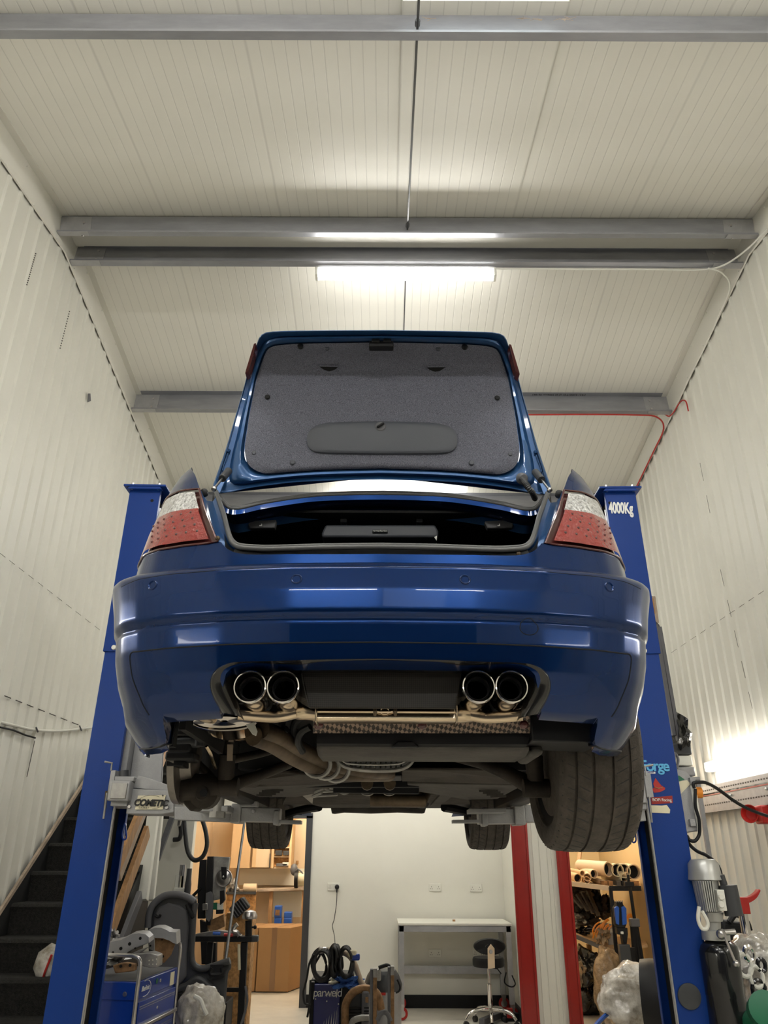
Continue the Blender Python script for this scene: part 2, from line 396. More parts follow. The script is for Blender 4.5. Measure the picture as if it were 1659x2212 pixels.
# flashings at the wall heads
tn = 1
for X, sg in ((XL, 1), (XR, -1)):
    for y0, y1 in ((YF, YR), (YR, YB)):
        g = MB()
        for a, b, off in (((.0, .26, .028), None, 0),):
            g.grid([[V(X+sg*.030, y0, roofz(y0)-.27), V(X+sg*.030, y1, roofz(y1)-.27)], [V(X+sg*.030, y0, roofz(y0)), V(X+sg*.030, y1, roofz(y1))]])
            g.grid([[V(X+sg*.018, y0, roofz(y0)-.275), V(X+sg*.018, y1, roofz(y1)-.275)], [V(X+sg*.030, y0, roofz(y0)-.27), V(X+sg*.030, y1, roofz(y1)-.27)]])
            g.grid([[V(X+sg*.09, y0, roofz(y0)-.012), V(X+sg*.09, y1, roofz(y1)-.012)], [V(X+sg*.030, y0, roofz(y0)-.006), V(X+sg*.030, y1, roofz(y1)-.006)]])
            g.grid([[V(X+sg*.09, y0, roofz(y0)-.012), V(X+sg*.09, y1, roofz(y1)-.012)], [V(X+sg*.09, y0, roofz(y0)), V(X+sg*.09, y1, roofz(y1))]])
        o = struct('trim_%d' % tn, g, 'flash', clean=False); tn += 1
        g = MB(); yy = y0+.2
        while yy < y1:
            if yy > 1.5: g.sphere((X+sg*.033, yy, roofz(yy)-.245), .007, 8, 5); g.sphere((X+sg*.033, yy+.25, roofz(yy+.25)-.03), .007, 8, 5)
            yy += .45
        part('screw_heads', g, 'white', o)
# ridge cap between the two ridge purlins
struct('trim_%d' % tn, MB().bb((XL+.03, 5.02, 1.6+5.005), (XR-.03, 5.34, 1.6+5.015)), 'flash'); tn += 1
# purlins
def purlin(Y, label, textlab=None, bolts=True):
    far = Y > YR;  z = roofz(Y); x0, x1 = XL+.035, XR-.035; t = .004
    o = thing('roof_purlin', label, 'roof beam', (.19, Y, z-.2), 'galvanised roof purlins')
    g = MB(); h = .262 if far else .19; a = math.atan(.16)*(-1 if far else 1)
    def q(dy, dz): return (dy*math.cos(a)-dz*math.sin(a), dy*math.sin(a)+dz*math.cos(a))
    prof = [(-.062, -h+.016), (-.062, -h), (0, -h), (0, -.002), (-.062 if far else .05, -.002)]
    rows = []
    for xx in (x0, x1): rows.append([V(xx, Y+q(*p)[0], z+q(*p)[1]) for p in prof])
    g.grid(rows); part('section', g, 'galv', o, solid=.004, clean=False)
    for xx, sg in ((x0, 1), (x1, -1)):
        g = MB(); rows = [[V(e, Y-.005+q(*p)[0], z+q(*p)[1]) for p in ((-.060, -h-.004), (.0, -h-.004), (-.001, -.01))] for e in (xx, xx+sg*.26)]
        g.grid(rows); part('end_cleat', g, 'galv2', o, clean=False, solid=.003)
    if bolts:
        g = MB()
        for xx in (x0+.2, x1-.2):
            for dz in (-.07, -.19):
                g = MB(); p = q(-.008, dz); g.cyl((xx, Y+p[0]-.008, z+p[1]), (xx, Y+p[0]+.004, z+p[1]), .012, seg=6); part('bolt', g, 'steel', o)
    if textlab:
        p = q(-.052, -.006); d = q(-.03, -.0)
        pz = q(-.030, -.006)
        text('stamped_text', textlab[0], (textlab[1], Y+pz[0], z+pz[1]), (-1, 0, 0), (0, math.cos(a), math.sin(a)), .036, 'btext', o)
    return o
YP = [4.994, 3.05, 1.1, -.85, -2.8, -4.7]
LP = ['galvanised purlin just in front of the ridge, web facing out', 'galvanised purlin at the top of the view, under the rooflight', 'galvanised purlin above the photographer', 'galvanised purlin behind the photographer, second row', 'galvanised purlin behind the photographer, third row', 'galvanised purlin nearest the added shutter door']
for Y, l in zip(YP, LP): purlin(Y, l, bolts=Y > 3)
purlin(5.375, 'galvanised purlin behind the ridge with the strip light under it', ('CR21 2/20017 2 of 40 5994mm P81863', 2.25))
purlin(7.33, 'galvanised purlin with red cable clipped under it, behind the raised boot lid', ('CR21 2/20017 21 of 40 5994mm P81863', 1.95))
purlin(9.28, 'galvanised purlin seen through the slot under the boot lid')
purlin(11.2, 'galvanised purlin over the mezzanine', bolts=False)
g = MB()
for a, b in ((-.85, 1.1), (1.1, 3.05), (3.05, 4.99)): g.tube([V(.19, a, roofz(a)-.13), V(.19, b, roofz(b)-.13)], .008, 8)
for a in (3.05, 4.99): g.cyl((.19, a-.05, roofz(a)-.118), (.19, a-.01, roofz(a)-.112), .016, seg=6)
solo('sag_rod', g, 'rodsteel', 'thin dark sag rod running between the purlins in front of the ridge', 'rod')
g = MB(); g.tube([V(.19, 5.38, roofz(5.38)-.11), V(.19, 7.33, roofz(7.33)-.11)], .006, 8)
solo('sag_rod', g, 'rodsteel', 'thin dark sag rod running down the slope behind the strip light', 'rod')
# dried cobweb and dirt under the rooflight edge
g = MB(); rnd = random.Random(3)
for cx in (1125, 1160, 925, 1205, 1225):
    b = P(cx, 40, 3.0)
    for k in range(5): g.tube([b+V(rnd.uniform(-.03, .03), 0, -.002), b+V(rnd.uniform(-.05, .05), -.02, -.045*rnd.random()-.01)], .0014, 4)
solo('cobweb', g, 'woodgrey', 'dusty cobweb tufts hanging off the purlin under the rooflight', 'cobweb', kind='stuff')

# ---------------------------------------------------------------- strip lights (batten fittings)
def batten(a, b, label, axis='X', down=True, m='lamp', group='strip lights', nrm=None):
    a, b = np.asarray(a, float), np.asarray(b, float); mid = (a+b)/2
    o = thing('strip_light', label, 'strip light', mid, group)
    d = (b-a)/np.linalg.norm(b-a); n = V(0, 0, -1) if nrm is None else np.asarray(nrm, float)
    L = np.linalg.norm(b-a); s = np.cross(d, n)
    ax = (d, s, n)
    g = MB(); g.box(mid-n*.035, (L, .055, .02), ax=ax); part('housing', g, 'white', o, bevel=.004)
    g = MB(); g.box(mid+n*.015, (L-.01, .085, .08), ax=ax); part('diffuser', g, m, o, bevel=.016, bseg=3)
    for e in (a+d*.012, b-d*.012):
        g = MB(); g.box(e+n*.013, (.024, .09, .088), ax=ax); part('end_cap', g, 'white', o, bevel=.006)
    return o
zb = 1.6+4.685
batten((-.61, 5.31, zb), (.975, 5.31, zb), 'lit strip light under the ridge purlin', m='lampr')
for Y in (1.1, -2.8):
    z = roofz(Y)-.305
    for xa in (-1.75, .62): batten((xa, Y, z), (xa+1.55, Y, z), 'lit strip light on a purlin %s, %s' % ('above the photographer' if Y > 0 else 'behind the photographer', 'by the left wall' if xa < 0 else 'by the right wall'))
batten((-.7, 7.27, roofz(7.33)-.31), (.85, 7.27, roofz(7.33)-.31), 'added strip light under the far purlin, hidden behind the raised boot lid', m='lampr')  # added unseen fitting that brightens the far walls and boarding
batten((XR-.045, 6.2, 2.395), (XR-.045, 7.75, 2.395), 'lit strip light on the right wall above the slotted tray', nrm=(-1, 0, 0), m='lampw')
batten((XR-.045, 1.9, 2.6), (XR-.045, 3.45, 2.6), 'lit strip light on the right wall beside the car tail', nrm=(-1, 0, 0), m='lampw')
batten((XL+.045, 3.45, 2.6), (XL+.045, 1.9, 2.6), 'lit strip light on the left wall beside the car tail', nrm=(1, 0, 0), m='lampw')
batten((XR-.045, -1.8, 2.6), (XR-.045, -.25, 2.6), 'lit strip light on the right wall behind the photographer', nrm=(-1, 0, 0), m='lampw')
batten((XL+.045, -.25, 2.6), (XL+.045, -1.8, 2.6), 'lit strip light on the left wall behind the photographer', nrm=(1, 0, 0), m='lampw')
batten((-.6, 9.0, roofz(9.28)-.305), (.96, 9.0, roofz(9.28)-.305), 'lit strip light at the far end over the mezzanine')

batten((-1.75, 9.6, 2.69), (-.2, 9.6, 2.69), 'added strip light under the mezzanine edge, by the plywood room', m='lampfill')  # added fitting, unseen behind the car, brightens the back wall
batten((-.1, 9.6, 2.69), (1.3, 9.6, 2.69), 'added strip light under the mezzanine edge, over the white table', m='lampfill')  # second added fitting, brightens the back wall and floor
# ---------------------------------------------------------------- cables on roof and walls
def cable(name, pts, r, m, label, cat='cable', n=6, group=None):
    g = MB(); g.tube(spl(pts, n), r, 8); return solo(name, g, m, label, cat, group, smooth=True)
zu = roofz(5.375)-.275
pts = [V(.97, 5.33, zu)]+[V(x, 5.33, zu-.003*(i % 2)) for i, x in enumerate((1.3, 1.8, 2.3, 2.8))]+[V(3.0, 5.25, zu), V(XR-.035, 5.0, zu+.03), V(XR-.045, 4.5, roofz(4.5)-.26), V(XR-.045, 3.6, roofz(3.6)-.27), V(XR-.045, 2.5, roofz(2.5)-.27)]
cable('white_cable', pts, .008, 'white', 'white cable from the strip light along the ridge purlin to the right wall')
pts = [V(2.85, 5.30, zu-.012), V(3.0, 5.36, zu-.02), V(XR-.05, 5.55, roofz(5.55)-.27)]+[V(XR-.035, y, roofz(y)-.285-.012*(i % 2)) for i, y in enumerate((5.9, 6.3, 6.7, 7.0, 7.2, 7.32))]
cable('white_cable', pts, .007, 'white', 'white cable clipped down the right wall head behind the ridge')
z7 = roofz(7.33)-.275
pts = [V(1.0, 7.27, z7), V(1.6, 7.27, z7-.006), V(2.2, 7.27, z7), V(2.75, 7.27, z7-.004), V(3.0, 7.3, z7-.01), V(XR-.05, 7.5, z7-.04)]+[V(XR-.04, y, roofz(y)-.29) for y in (7.9, 8.4, 8.9, 9.4, 10.0)]
cable('red_cable', pts, .009, 'redp', 'red cable under the far purlin and down the right wall head')
pts = [PX(1436, 895, 3.1), PX(1446, 899, 3.13), PX(1457, 888, 3.15), PX(1466, 873, 3.15), PX(1474, 865, 3.15), PX(1482, 868, 3.15), PX(1487, 888, 3.16)]
cable('red_cable', pts, .007, 'redp', 'loop of red cable over the right wall head beside the purlin end')
# fine seams and rips in the left lining, cable along the left wall
def wallline(pts, X, r, name, m, label, cat, kind=None):
    g = MB(); g.tube([PX(x, y, X) for x, y in pts], r, 6); return solo(name, g, m, label, cat, kind=kind)
pts = [(0, 1560), (30, 1567), (70, 1576), (110, 1579), (150, 1577), (200, 1571)]
g = MB(); g.tube(spl([PX(x, y, XL+.03) for x, y in pts]), .012, 8); cb = solo('white_conduit', g, 'white', 'white sagging cable clipped along the left wall cladding', 'cable', smooth=True)
for x, y in ((78, 1577), (172, 1574)):
    g = MB(); g.tube([PX(x, y-6, XL+.045), PX(x+4, y+4, XL+.045)], .007, 6); part('clip', g, 'midgrey', cb)
wallline([(0, 1571), (28, 1577), (55, 1588), (76, 1594)], XL+.03, .007, 'black_cable_end', 'black', 'short black cable end below the white cable on the left wall', 'cable')
SE = struct('trim_%d' % tn, MB().tube([PX(75, 1600, XL+.018), PX(58, 1678, XL+.018)], .003, 4), 'stain'); tn += 1
g = MB()
def dashes(x0, y0, x1, y1, X, n, r=.002):
    for i in range(n):
        t = i/n; t2 = t+.55/n
        g.tube([PX(x0+(x1-x0)*t, y0+(y1-y0)*t, X), PX(x0+(x1-x0)*t2, y0+(y1-y0)*t2, X)], r, 4)
dashes(0, 1195, 225, 1368, XL+.018, 11); dashes(10, 1503, 180, 1570, XL+.018, 7, .004)
dashes(1450, 1410, 1659, 1270, XR-.018, 10); dashes(1512, 1000, 1540, 1140, XR-.018, 2); dashes(1556, 1230, 1632, 1560, XR-.018, 5)
part('panel_seams', g, 'stain', SE)
g = MB()
for x0, y0, x1, y1 in ((77, 548, 58, 615), (150, 673, 130, 752)):
    for i in range(16):
        t = i/15; p = PX(x0+(x1-x0)*t, y0+(y1-y0)*t, XL+.018); g.sphere(p, .006, 6, 4)
part('stitched_vents', g, 'stain', SE)
o = part('torn_label', MB().prism([PX(x, y, XL+.018) for x, y in ((190, 850), (195, 850), (196, 866), (189, 869))], V(.002, 0, 0)), 'midgrey', SE)

# ---------------------------------------------------------------- partition across the far end
YW = 10.5
xd0, xd1 = P(405, 1950, YW)[0], P(664, 1950, YW)[0]
xc = P(1089, 1950, YW)[0]
zdoor = P(668, 1762, YW)[2]
g = MB(); g.bb((xd1, YW, 0), (xc+.1, YW+.1, 2.75)); g.bb((XL, YW, zdoor+.02), (xd1, YW+.1, 2.75)); g.bb((XL, YW, 0), (xd0, YW+.1, zdoor+.02))
struct('wall_partition', g, 'plaster')
YC = 9.0
g = MB(); g.bb((xc, YC+.12, 0), (xc+.1, YW, 2.75)); struct('wall_return', g, 'plaster')
struct('ceiling_mezzanine', MB().bb((XL, 8.9, 2.75), (XR, YB, 2.95)), 'plaster')
g = MB(); g.bb((xd1+.02, YW-.02, 0), (xc, YW, .13)); struct('baseboard_back', g, 'black')
g = MB(); g.bb((xc-.02, YC+.12, 0), (xc, YW-.02, .13)); struct('baseboard_return', g, 'black')
g = MB(); xa, xb = P(657, 1950, YW)[0], P(669, 1950, YW)[0]
g.bb((xa-.01, YW-.03, 0), (xb, YW+.13, zdoor)); g.bb((xd0-.05, YW-.03, zdoor-.03), (xb, YW+.13, zdoor+.03)); g.bb((xd0-.06, YW-.03, 0), (xd0-.01, YW+.13, zdoor))
struct('door_1', g, 'darkgrey')
# red portal columns with the white boarding between them
def redcol(x0, x1, nm):
    g = MB(); X0, X1 = P(x0, 2000, YC)[0], P(x1, 2000, YC)[0]
    g.bb((X0, YC, 0), (X1, YC+.10, 2.75)); g.bb((X0-.012, YC-.012, 0), (X0+.012, YC, 2.75)); g.bb((X1-.012, YC-.012, 0), (X1+.012, YC, 2.75))
    o = struct(nm, g, 'redbeam', bevel=.003); return X0, X1
c1 = redcol(1118, 1150, 'trim_20'); c2 = redcol(1216, 1240, 'trim_21')
g = MB(); g.bb((c1[1], YC+.03, 0), (c2[0], YC+.09, 2.75))
for x in (1163, 1178, 1195, 1204):
    X = P(x, 2000, YC)[0]; g.bb((X-.004, YC+.018, 0), (X+.004, YC+.03, 2.75))
struct('wall_boarded', g, 'plaster')
# side rooms: plywood room left, store right
YA = 13.45
g = MB(); g.bb((XL+.03, YA, 0), (1.4, YA+.1, 2.75)); struct('wall_plywood', g, 'ply2')
g = MB(); g.bb((XL+.03, YW+.1, 0), (XL+.06, YA, 2.75)); struct('wall_plywood_side', g, 'ply2')
g = MB(); g.bb((1.42, YW+.1, 0), (1.5, YB, 2.75)); struct('wall_between_rooms', g, 'ply2')
YS = 12.3
g = MB(); g.bb((1.5, YS, 0), (XR, YS+.1, 2.75)); g.bb((XR-.03, YC, 0), (XR-.012, YS, 2.74)); struct('wall_store', g, 'yell')
batten((-1.9, 12.0, 2.68), (-.4, 12.0, 2.68), 'warm strip light in the plywood-lined room', m='wlamp', group='warm strip lights')
batten((1.9, 10.6, 2.68), (2.9, 10.6, 2.68), 'warm strip light in the store behind the right post', m='wlamp', group='warm strip lights')
# sockets
def socket(x, y, label, plug=False):
    c = P(x, y, YW); o = thing('wall_socket', label, 'socket', (c[0], YW, c[2]), 'white double wall sockets')
    part('plate', MB().box((c[0], YW-.006, c[2]), (.147, .012, .086)), 'white', o, bevel=.004)
    for sx in (-.045, .045):
        g = MB()
        for dx, dz in ((0, .008), (-.011, -.014), (.011, -.014)): g.box((c[0]+sx+dx, YW-.013, c[2]+dz), (.006, .003, .009))
        part('pin_holes', g, 'stain', o)
    g = MB(); g.box((c[0]-.014, YW-.014, c[2]+.024), (.014, .006, .02)); g.box((c[0]+.014, YW-.014, c[2]+.024), (.014, .006, .02)); part('switch', g, 'white', o)
    return c
sc = socket(721, 1915.5, 'double socket with a black plug in it, left on the back wall')
socket(939.5, 1917, 'upper double socket on the back wall straight above the white table')
socket(1028, 1918, 'upper double socket on the back wall nearest the red column')
socket(939.5, 2059, 'double socket on the wall under the white table, in the open')
socket(1034, 2058, 'double socket under the white table partly behind the stool back')
pl = P(728, 1916, YW-.03)
o = thing('power_plug', 'black plug and thin lead hanging down to the welder', 'plug', pl)
g = MB(); g.lathe(pl, (0, 1, 0), [(.012, -.03), (.026, -.022), (.028, 0), (.024, .03)], 12); g.tube([pl+V(0, -.01, -.02), pl+V(0, -.012, -.06)], .008, 8); part('plug_body', g, 'black', o, smooth=True)
g = MB(); g.tube(spl([P(728, 1926, YW-.04), P(727, 1950, YW-.05), P(722, 1985, YW-.1), P(718, 2000, YW-.3), P(722, 2020, YW-.9), P(724, 2042, 8.3)]), .0045, 6); part('lead', g, 'black', o)
# ================================================================ CAR
def smooth1(x, k):
    wt = np.exp(-np.linspace(-2, 2, 2*k+1)**2); wt /= wt.sum()
    return np.convolve(np.concatenate([2*x[0]-x[k:0:-1], x, 2*x[-1]-x[-2:-k-2:-1]]), wt, 'valid')
CX = -.0078
class Surf:
    def __init__(S, plan, lev, ks=12, kz=5):
        plan = np.array(plan, float); d = np.r_[0, np.cumsum(np.hypot(*np.diff(plan, axis=0).T))]; d /= d[-1]
        S.t = np.linspace(0, 1, 401); full = np.r_[-S.t[::-1][:-1], S.t]
        X = smooth1(np.interp(abs(full), d, plan[:, 0])*np.sign(full), ks); Y = smooth1(np.interp(abs(full), d, plan[:, 1]), ks)
        S.px = X[400:]; S.py = Y[400:]-Y[400]
        lev = np.array(sorted(lev), float); S.z = np.linspace(lev[0, 0], lev[-1, 0], 301)
        S.Y = smooth1(np.interp(S.z, lev[:, 0], lev[:, 1]), kz); S.W = smooth1(np.interp(S.z, lev[:, 0], lev[:, 2]), kz)
        ss, zz = np.meshgrid(np.linspace(-1, 0, 500), np.linspace(lev[0, 0], lev[-1, 0], 400))
        S.gs, S.gz = ss.ravel(), zz.ravel(); S.gq = proj(S.at(S.gs, S.gz))
    def at(S, s, z, off=0):
        s = np.asarray(s, float); z = np.asarray(z, float)
        X = np.interp(abs(s), S.t, S.px)*np.sign(s)*np.interp(z, S.z, S.W)
        Y = np.interp(abs(s), S.t, S.py)+np.interp(z, S.z, S.Y)
        p = np.stack(np.broadcast_arrays(X+CX, Y, z+1.6), -1)
        if off:
            e = 1e-3; n = np.cross(S.at(s+e, z)-S.at(s-e, z), S.at(s, z+e)-S.at(s, z-e)); n /= np.linalg.norm(n, axis=-1, keepdims=True)
            p = p+n*off
        return p
    def inv(S, x, y):
        """surface coordinates of a picture point on the left half"""
        d2 = (S.gq[:, 0]-x)**2+(S.gq[:, 1]-y)**2; lim = max(2.0, d2.min()*1.3+.01)
        c = np.where(d2 < lim)[0]; c = c[S.gs[c] > S.gs[c].max()-.03]; i = c[d2[c].argmin()]; return S.gs[i], S.gz[i]
SB = Surf([(0, 0), (.25, .008), (.45, .03), (.6, .065), (.70, .105), (.76, .15), (.80, .21), (.83, .30), (.855, .42), (.865, .52)],
          [(.765, 2.075, .975), (.757, 2.03, 1.0), (.740, 2.0, 1.01), (.725, 1.985, 1.003), (.66, 1.97, .98), (.60, 1.965, .967), (.590, 1.968, .965), (.580, 1.985, .955), (.570, 1.983, .962), (.516, 1.985, .955), (.45, 2.0, .94), (.40, 2.03, .925), (.355, 2.075, .925), (.30, 2.12, .885), (.255, 2.16, .84)], kz=4)
SU = Surf([(0, 0), (.25, .006), (.45, .025), (.58, .055), (.68, .10), (.74, .16), (.78, .24), (.81, .36), (.84, .6)],
          [(.74, 2.05, 1.0), (.86, 2.06, .985), (.95, 2.08, .97), (1.05, 2.12, .955), (1.12, 2.15, .945), (1.18, 2.18, .925), (1.26, 2.215, .88)])
car = thing('car', 'blue two-door car raised on the lift, boot lid open, left rear wheel off', 'car', (0, 4.2, 1.6))
def mir(p):
    q = np.array(p, float); q[..., 0] = 2*CX-q[..., 0]; return q

# ---- bumper skin
def zbot(s):
    a = abs(s)
    return np.interp(a, [0, .30, .335, .355, .372, .384, .392, .40, .558, .57, .58, .597, .635, .685, .82, 1.0], [.468, .466, .462, .455, .44, .41, .37, .356, .353, .33, .303, .288, .282, .283, .298, .31])
cols = sorted(set(np.r_[np.linspace(-1, 1, 161), np.linspace(.33, .41, 24), -np.linspace(.33, .41, 24), np.linspace(.55, .61, 20), -np.linspace(.55, .61, 20)].round(5)))
top = .765
rows = []
for k in range(75):
    t = k/74; s = np.array(cols); z = zbot(s)*(1-t)+top*t
    rows.append(list(SB.at(s, z)))
lip = [p+V(0, .05, -.012) for p in rows[0]]            # bottom edge turned under
ledge = [p+V(0, .05, .003) for p in rows[-1]]
g = MB(); g.grid([[p+V(0, .055, .02) for p in rows[0]], lip]+rows+[ledge])
bump = part('rear_bumper', g, 'paint', car, smooth=50)
def on(S, pts, off=.0, n=5, both=True):
    st = [S.inv(*q) for q in pts]; st = spl([V(a, b) for a, b in st], n) if n > 1 else [V(a, b) for a, b in st]
    a = [S.at(q[0], q[1], off) for q in st]
    return a
def seam(S, pts, r=.0022, mirror=True, name='panel_gap', par=bump, n=5):
    g = MB(); a = on(S, pts, -.0006, n); g.tube(a, r, 6)
    if mirror: g2 = MB(); g2.tube([mir(p) for p in a], r, 6); part(name, g2, 'blackmatt', par)
    part(name, g, 'blackmatt', par)
seam(SB, [(823, 1387.5), (700, 1388.5), (560, 1390.5), (430, 1396), (340, 1403), (300, 1407), (285, 1410), (281, 1420), (283, 1445), (292, 1480), (307, 1518), (322, 1545)])
seam(SB, [(823, 1224.5), (600, 1227), (430, 1235), (330, 1246), (290, 1255), (262, 1268)], .0013)
# parking sensors
for x, y in ((330, 1264), (640, 1251)):
    for sg in (0, 1):
        s, z = SB.inv(x, y); s = -s if sg else s
        p = SB.at(s, z); q = SB.at(s, z, .01); nrm = (q-p)/np.linalg.norm(q-p)
        g = MB(); g.lathe(p, nrm, [(.0005, -.004), (.009, -.004), (.0105, .0015), (.0135, .0028), (.0155, .0012), (.016, -.004)], 24)
        o = part('parking_sensor', g, 'paint', bump, smooth=60)
# tow cover outline
s, z = SB.inv(824-(1147-824), 1352); s = -s
g = MB(); pts = []
for k in range(24):
    a = 2*math.pi*k/24; rx = .0225*(1-.12*math.sin(a)); pts.append(SB.at(s+math.cos(a)*rx/1.02, z+math.sin(a)*.022, -.0004))
g.tube(pts, .0013, 6, closed=True); part('tow_cover', g, 'blackmatt', bump)
# bumper lower return behind the wheel opening
for sg in (-1, 1):
    g = MB(); e = [SB.at(sg*(.60+.4*t), zbot(.6+.4*t)) for t in np.linspace(0, 1, 16)]
    i = [p+V(-sg*.012, .03, .004) for p in e]; i2 = [p+V(-sg*.012, .05, .20) for p in e]
    g.grid([e, i, i2]); part('bumper_return', g, 'black', car, smooth=True, solid=.004)

# ---- diffuser arch and recess
Yd = 2.0
outer = [(479.5, 1540), (461.5, 1505.5), (454.5, 1476.5), (464, 1450), (488, 1434), (519, 1429.5), (591.7, 1427), (700, 1424.5), (823, 1423)]
inner = [(517.5, 1547), (506.7, 1516), (503, 1476.6), (515.7, 1456), (537, 1449), (575, 1446.5), (664, 1444), (740, 1443), (823, 1442)]
O = spl([SB.at(*SB.inv(*q), off=.003) for q in outer], 8); I = spl([P(x, y, 2.045+.02*(x < 600)) for x, y in inner], 8)
def band(f): 
    r = []
    for t, off in ((0, 0.02), (0, 0), (.12, -.010), (.35, -.014), (.6, -.008), (.85, .004), (1, .02), (1.0, .08)):
        r.append([f(o*(1-t)+i*t+V(0, off+(.0 if t < 1 else 0), 0)) for o, i in zip(O, I)])
    return r
g = MB(); L = band(lambda p: p); R_ = band(mir); g.grid([a+b[::-1][1:] for a, b in zip(L, R_)])
diff = part('rear_diffuser', g, 'carbon', car, smooth=60)
def slabp(pts, Y, d, n=1):
    return [P(x, y, Y) for x, y in pts]
g = MB(); g.prism([P(x, y, 2.10) for x, y in ((649, 1440), (1001, 1440), (984, 1531), (668, 1529))], V(0, .012, 0))
part('centre_panel', g, 'carbonmesh', diff, bevel=.003)
g = MB(); g.px(440, 1428, 1205, 1520, 2.26, .02); zt = P(823, 1424, 2.03)[2]; g.bb((-.44, 2.06, zt-.002), (.43, 2.27, zt+.01)); part('inner_recess', g, 'blackmatt', diff)
for sg in (0, 1):
    g = MB(); a = [P(x, y, 2.14) for x, y in ((648, 1446), (636, 1470), (640, 1500), (652, 1520), (668, 1528))]
    b = [P(x, y, 2.10) for x, y in ((651, 1441), (652, 1465), (657, 1490), (662, 1510), (668, 1529))]
    f_ = mir if sg else (lambda p: p); g.grid([[f_(p) for p in a], [f_(p) for p in b]]); part('vent_mesh', g, 'carbonmesh', diff, solid=.003)

# ---- exhaust: four polished tips
def tip(x, y):
    c = P(x, y, 2.03); ax = V(0, 1, -.02); g = MB(); R = .0425
    g.lathe(c, ax, [(R-.006, .012), (R-.0055, .0), (R-.003, -.0045), (R, -.003), (R+.0015, .004), (R, .012), (R-.001, .06), (R-.002, .14), (R-.008, .165), (R-.02, .17), (R-.02, .10), (R-.010, .055), (R-.0105, .050), (R-.0065, .06)], 40, closed=True)
    o = part('exhaust_tip', g, 'chrome', car, smooth=50)
    g = MB(); g.lathe(c, ax, [(0, .19), (R-.012, .19), (R-.0125, .050), (R-.007, .050), (R-.0075, .20), (.0, .20)], 24); part('inner_bore', g, 'blackmatt', o)
    g = MB(); g.lathe(c, ax, [(R-.0150, .026), (R-.0128, .018), (R-.0105, .026), (R-.0125, .045)], 32, closed=True); part('inner_ring', g, 'steel', o, smooth=True)
for x in (540, 611.5, 1034, 1105): tip(x, 1483.5)
# pipes joining the tips
for sg in (0, 1):
    f_ = mir if sg else (lambda p: p); g = MB()
    g.tube([f_(p) for p in spl([P(515, 1542, 2.17), P(560, 1547, 2.18), P(600, 1548, 2.18), P(640, 1540, 2.18)])], .016, 14)
    part('link_pipe', g, 'gold', car, smooth=True)
g = MB(); g.tube(spl([P(632, 1532, 2.21), P(644, 1538, 2.19), P(662, 1538, 2.17), P(690, 1541, 2.165)]), .021, 16); part('link_pipe', g, 'gold', car, smooth=True)
g = MB(); g.tube([mir(p) for p in spl([P(612, 1541, 2.21), P(630, 1543, 2.19), P(652, 1543, 2.17), P(690, 1542, 2.165)])], .021, 16); part('link_pipe', g, 'gold', car, smooth=True)
a, b = P(683, 1541, 2.15), P(986, 1542, 2.15)
g = MB(); prof = [(0, .0155), (-.008, .0155), (-.0165, .010), (-.0175, .003), (-.0135, -.001), (-.0150, -.006), (-.0165, -.014), (-.013, -.0205), (0, -.0225), (.05, -.02), (.05, .015)]
g.grid([[V(x, 2.15+dy, a[2]+dz) for dy, dz in prof] for x in (a[0], b[0])], cu=True)
cc = part('cross_silencer', g, 'gold', car, smooth=35)
for x in (684, 985):
    g = MB(); p = P(x, 1545, 2.15); g.box((p[0], 2.168, a[2]-.003), (.006, .085, .046)); part('end_flange', g, 'gold', cc, bevel=.002)
for x in (810, 854):
    p = P(x, 1537, 2.135); g = MB(); g.tube([p+V(0, 0, .014), p+V(0, -.004, 0), p+V(0, .004, -.012)], .005, 8); part('hanger_hook', g, 'rust', cc, smooth=True)
p = P(831, 1538, 2.135); g = MB(); g.tube([p+V(-.028, .003, .004), p+V(-.014, -.002, .0), p+V(0, -.003, 0), p+V(.014, -.002, 0), p+V(.028, .003, .004)], .0045, 6)
g.tube([p+V(.012*math.cos(t), -.003, .009*math.sin(t)+.002) for t in np.linspace(0, 6.28, 14)[:-1]], .002, 6, closed=True); part('hanger_loop', g, 'gold', cc)
# heat shield and spare wheel well
def P3(x, y, Y): return P(x, y, Y)
g = MB(); g.prism([P(676, 1552, 2.22), P(1060, 1552, 2.22), P(1145, 1522, 2.24), P(1145, 1584, 2.29), P(676, 1584, 2.29)], V(0, .006, .006)); sh = part('heat_shield', g, 'shield', car)
for x, y in ((688, 1567), (912, 1567), (1132, 1566)):
    g = MB(); p = P(x, y, 2.235); g.lathe(p, (0, -1, -.4), [(.0, .006), (.009, .004), (.013, -.001)], 14); part('rivet', g, 'reddark', sh)
# well: rear face, tow recess, floor with rounded front
zt, zm = P(900, 1584, 2.30)[2], P(900, 1613, 2.30)[2]
x0, x1 = P(684, 1600, 2.30)[0], P(1143, 1600, 2.30)[0]
X = np.r_[np.linspace(x0, x1, 30)]
rows = []
for dy, dz, ins in ((0, zt, 0), (0, zt-.010, -.002), (.002, zm+.008, .004), (.012, zm, .010)):
    rows.append([V(x+(ins if x < 0 else -ins)*(abs(x) > .35), 2.30+dy, dz) for x in X])
g = MB(); g.grid(rows); g.bb((x0, 2.302, zm+.03), (x1, 2.9, zt+.08)); well = part('spare_wheel_well', g, 'black', car, smooth=40)
rows = []
for dy, dz, w_ in ((.010, zm, 0), (.03, zm-.006, .006), (.12, zm-.012, .02), (.35, zm-.004, .03), (.5, zm+.03, 0)):
    rows.append([V(x*(1+w_), 2.30+dy, dz) for x in X])
g = MB(); g.grid(rows); part('well_floor', g, 'dirtgrey', well, smooth=60, solid=.004)
